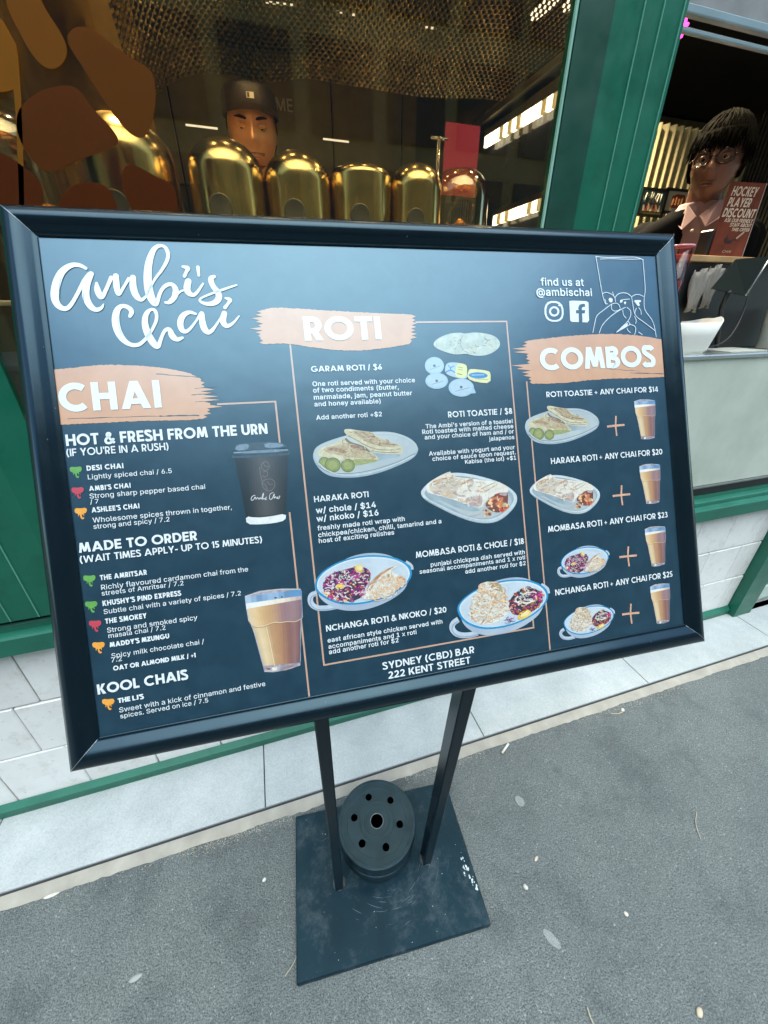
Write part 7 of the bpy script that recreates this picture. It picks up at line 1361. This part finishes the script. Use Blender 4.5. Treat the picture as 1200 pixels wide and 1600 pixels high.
q = MB(); q.lathe([(.100, 0), (.111, .003), (.1135, .008), (.1135, .026), (.110, .031), (.097, .034), (.094, .038), (.094, .050), (.098, .056)], wc, 72); q.build('lower_flange', wm_, wt)
cu = bpy.data.curves.new('disc', 'CURVE'); cu.dimensions = '2D'; cu.fill_mode = 'BOTH'; cu.extrude = .016; cu.bevel_depth = .0035; cu.bevel_resolution = 3
def circ(cx, cy, r, n_):
    sp = cu.splines.new('POLY'); sp.points.add(n_ - 1); sp.use_cyclic_u = True
    for k in range(n_): sp.points[k].co = (cx + r * math.cos(2 * math.pi * k / n_), cy + r * math.sin(2 * math.pi * k / n_), 0, 1)
circ(0, 0, .1145, 96); circ(0, 0, .0175 + .003, 32)
for k in range(6): an = math.radians(96 + 60 * k); circ(.070 * math.cos(an), .070 * math.sin(an), .0078 + .003, 18)
o = bpy.data.objects.new('tmp', cu); COL.objects.link(o); dg = bpy.context.evaluated_depsgraph_get(); me = bpy.data.meshes.new_from_object(o.evaluated_get(dg)); bpy.data.objects.remove(o)
q = MB(); q.add([(v.co.x + wc[0], v.co.y + wc[1], v.co.z + wc[2] + .0765) for v in me.vertices], [tuple(p.vertices) for p in me.polygons]); uf = q.build('upper_flange', wm_, wt, fix=False)
q = MB()
for r in (.036, .050, .088, .106): q.lathe([(r, -.0002), (r + .0006, .0004), (r + .0014, .0004), (r + .002, -.0002)], (wc[0], wc[1], wc[2] + .0961), 80)
q.build('turned_ring', wm_, wt)
q = MB(); q.lathe([(.0188, .0), (.0195, .0012), (.0205, .0)], (wc[0], wc[1], wc[2] + .0961), 32); q.build('bore_lip', M('worn_lip', (.2, .23, .25), .3), wt)

_v, _f, _w = case_mesh('ME', .02); _a = at_y(432, 172, 3.46); q = MB(); q.v = [(_a.x + x * .055, 3.46, _a.z + y * .06) for x, y, z in _v]; q.f = list(_f); q.m = [0] * len(_f); q.sm = [False] * len(_f)
tag(q.build('wall_lettering', M('wall_letter_white', (.6, .58, .5), .5), None, fix=False), 'small white letters ME on the dark back wall right of the cap', 'lettering')  # reflected letters, built as solid lettering on the back wall
# ---------------------------------------------------------------- litter on the ground
def stick(a_, b_, w, lab, nm='twig', c=(.42, .36, .27)):
    A_, B_ = Vector((*a_, .0035)), Vector((*b_, .0035)); m_ = (A_ + B_) / 2 + Vector(((B_ - A_).y, -(B_ - A_).x, 0)) * .12
    q = MB(); q.tube(chaikin([tuple(A_), tuple(m_), tuple(B_)], 2, False), w, 6); tag(q.build(nm, M('dry_' + nm, c, .8)), lab, nm)
stick((1.197, .331), (1.137, .272), .0014, 'thin pale curved twig on the asphalt at the right'); stick((.546, .104), (.544, .07), .002, 'short pale twig at the bottom edge of the photo'); stick((-.150, .368), (-.105, .415), .0012, 'thin dry stalk leaning over the left edge of the base plate')
stick((1.20, .700), (1.27, .696), .0022, 'dry stalk lying in the grit along the kerb at the right', c=(.45, .4, .3))
d = Vector((.022, .012, 0)); q = MB(); c_ = Vector((.70, .703, .0055)); q.tube([c_ - d * .5, c_ + d], .0042, 10); bt_ = thing('cigarette_butt', 'white cigarette butt at the kerb strip right of the stand', 'litter', (c_.x, c_.y, .001)); q.build('paper', M('butt_paper', (.75, .73, .68), .8), bt_); q = MB(); q.tube([c_ - d * .5, c_ - d], .0043, 10); q.build('filter', M('butt_filter', (.62, .52, .38), .8), bt_)
def pebble(x, y, rx, ry, c, lab, nm='pebble', h=.4, rot=.5):
    rd = random.Random(int(x * 1e4)); vs, fs = [], []; n_ = 14
    prof_ = [(.001, -.2), (.7, -.15), (1, .2), (.85, .7), (.45, .95), (.001, 1)]
    for r, z in prof_:
        for k in range(n_):
            an = 2 * math.pi * k / n_; rr = r * (1 + .14 * noise.noise((math.cos(an) * 1.5 + x * 9, math.sin(an) * 1.5, z))); X, Y = rr * rx * math.cos(an), rr * ry * math.sin(an); vs.append((x + X * math.cos(rot) - Y * math.sin(rot), y + X * math.sin(rot) + Y * math.cos(rot), z * min(rx, ry) * h * 2 + .0005))
    fs = [(j * n_ + i, j * n_ + (i + 1) % n_, (j + 1) * n_ + (i + 1) % n_, (j + 1) * n_ + i) for j in range(5) for i in range(n_)]
    q = MB(); q.add(vs, fs, 0, True); tag(q.build(nm, M(nm + str(c), c, .8, bmp=.3)), lab, nm)
pebble(.799, .019, .011, .007, (.55, .45, .33), 'tan pebble on the asphalt at the bottom right'); pebble(.536, .337, .006, .008, (.55, .53, .48), 'small white pebble right of the base plate'); pebble(.607, .384, .009, .004, (.6, .48, .38), 'little tan leaf fragment on the asphalt beyond the white pebble', 'leaf_scrap', .12)
pebble(.771, .206, .005, .006, (.66, .6, .5), 'small cream pebble at mid right of the asphalt', h=.3); pebble(-.511, .476, .016, .006, (.34, .34, .32), 'torn white paper scrap on the asphalt at the lower left', 'paper_scrap', .12, .15); pebble(-.194, .577, .006, .005, (.66, .66, .62), 'small pale pebble left of the base plate')
pebble(1.262, .700, .010, .007, (.6, .55, .46), 'cream pebble in the grit along the kerb', h=.5); pebble(-.78, .722, .022, .006, (.6, .56, .48), 'dry leaf curled against the kerb strip at the far left', 'dry_leaf', .2, .1)
for x, y, rx, ry, rot, lb in ((.54, .226, .011, .024, .5, 'pale flattened gum mark on the asphalt right of the stand, nearer the camera'), (.650, .534, .014, .017, .2, 'pale flattened gum mark on the asphalt near the kerb')):
    q = MB(); q.add([(x + rx * (1 + .18 * noise.noise((k * .7, x * 9, 0))) * math.cos(2 * math.pi * k / 26) * math.cos(rot) - ry * math.sin(2 * math.pi * k / 26) * math.sin(rot), y + rx * math.cos(2 * math.pi * k / 26) * math.sin(rot) + ry * math.sin(2 * math.pi * k / 26) * math.cos(rot), .0016) for k in range(26)], [tuple(range(26))])
    gm_, gt, gb = nodes('gum_mark'); gt.links.new(ramp(gt, noi(gt, 300, 4, .7), [(.35, (.16, .165, .16)), (.65, (.34, .34, .33))]), gb.inputs['Base Color']); gb.inputs['Roughness'].default_value = .85; tag(q.build('gum_mark', gm_, None, fix=False), lb, 'stain')
rd = random.Random(3); q = MB()
def grit(x, y, r, mi):
    vs = [(x + r * rd.uniform(.6, 1.2) * math.cos(k * 1.57 + .3), y + r * rd.uniform(.6, 1.2) * math.sin(k * 1.57 + .3), .0005) for k in range(4)] + [(x, y, r * 1.1)]
    q.add(vs, [(0, 1, 4), (1, 2, 4), (2, 3, 4), (3, 0, 4)], mi)
for _ in range(1500):
    x = rd.choice([rd.uniform(1.05, 1.65), rd.uniform(-.45, -.1), rd.uniform(-1, 3.2), rd.uniform(.3, .62)]); grit(x, .722 - abs(rd.gauss(0, .012)), rd.uniform(.0007, .0022), rd.choice((0, 0, 1, 2)))
for _ in range(240): grit(rd.uniform(-1.2, 2.6), rd.uniform(-.35, .71), rd.choice((.0005, .0008, .0012, .0018)), rd.choice((0, 1, 2, 2)))
tag(q.build('grit', [M('grit_tan', (.45, .38, .27), .9), M('grit_white', (.45, .45, .42), .8), M('grit_grey', (.28, .29, .28), .9)]), 'scattered sandy grit and tiny white chips along the kerb and on the asphalt', 'grit', kind='stuff')
# ---------------------------------------------------------------- street side opposite, reflected in the window and the poster film
ob = thing('office_building', 'grey office block across the street', 'building', (0, -16, 0))
q = MB(); q.box(-45, 45, -24, -15.4, 0, 16.5); q.build('wall', M('concrete_panel_wall', (.32, .26, .15), .8, scale=.6), ob)
for fl_ in range(5):
    for k in range(22):
        x = -29 + k * 2.65; z0 = .4 + fl_ * 3.1
        q = MB(); q.box(x, x + 2.1, -15.38, -15.3, z0, z0 + 2.3); q.build('window', M('office_glass', (.02, .025, .03), .1, var=.3, scale=.5), ob)
wk = MB(); wk.box(-30, 30, -15.3, -11, .0, .12); struct('far_pavement', wk, pav)
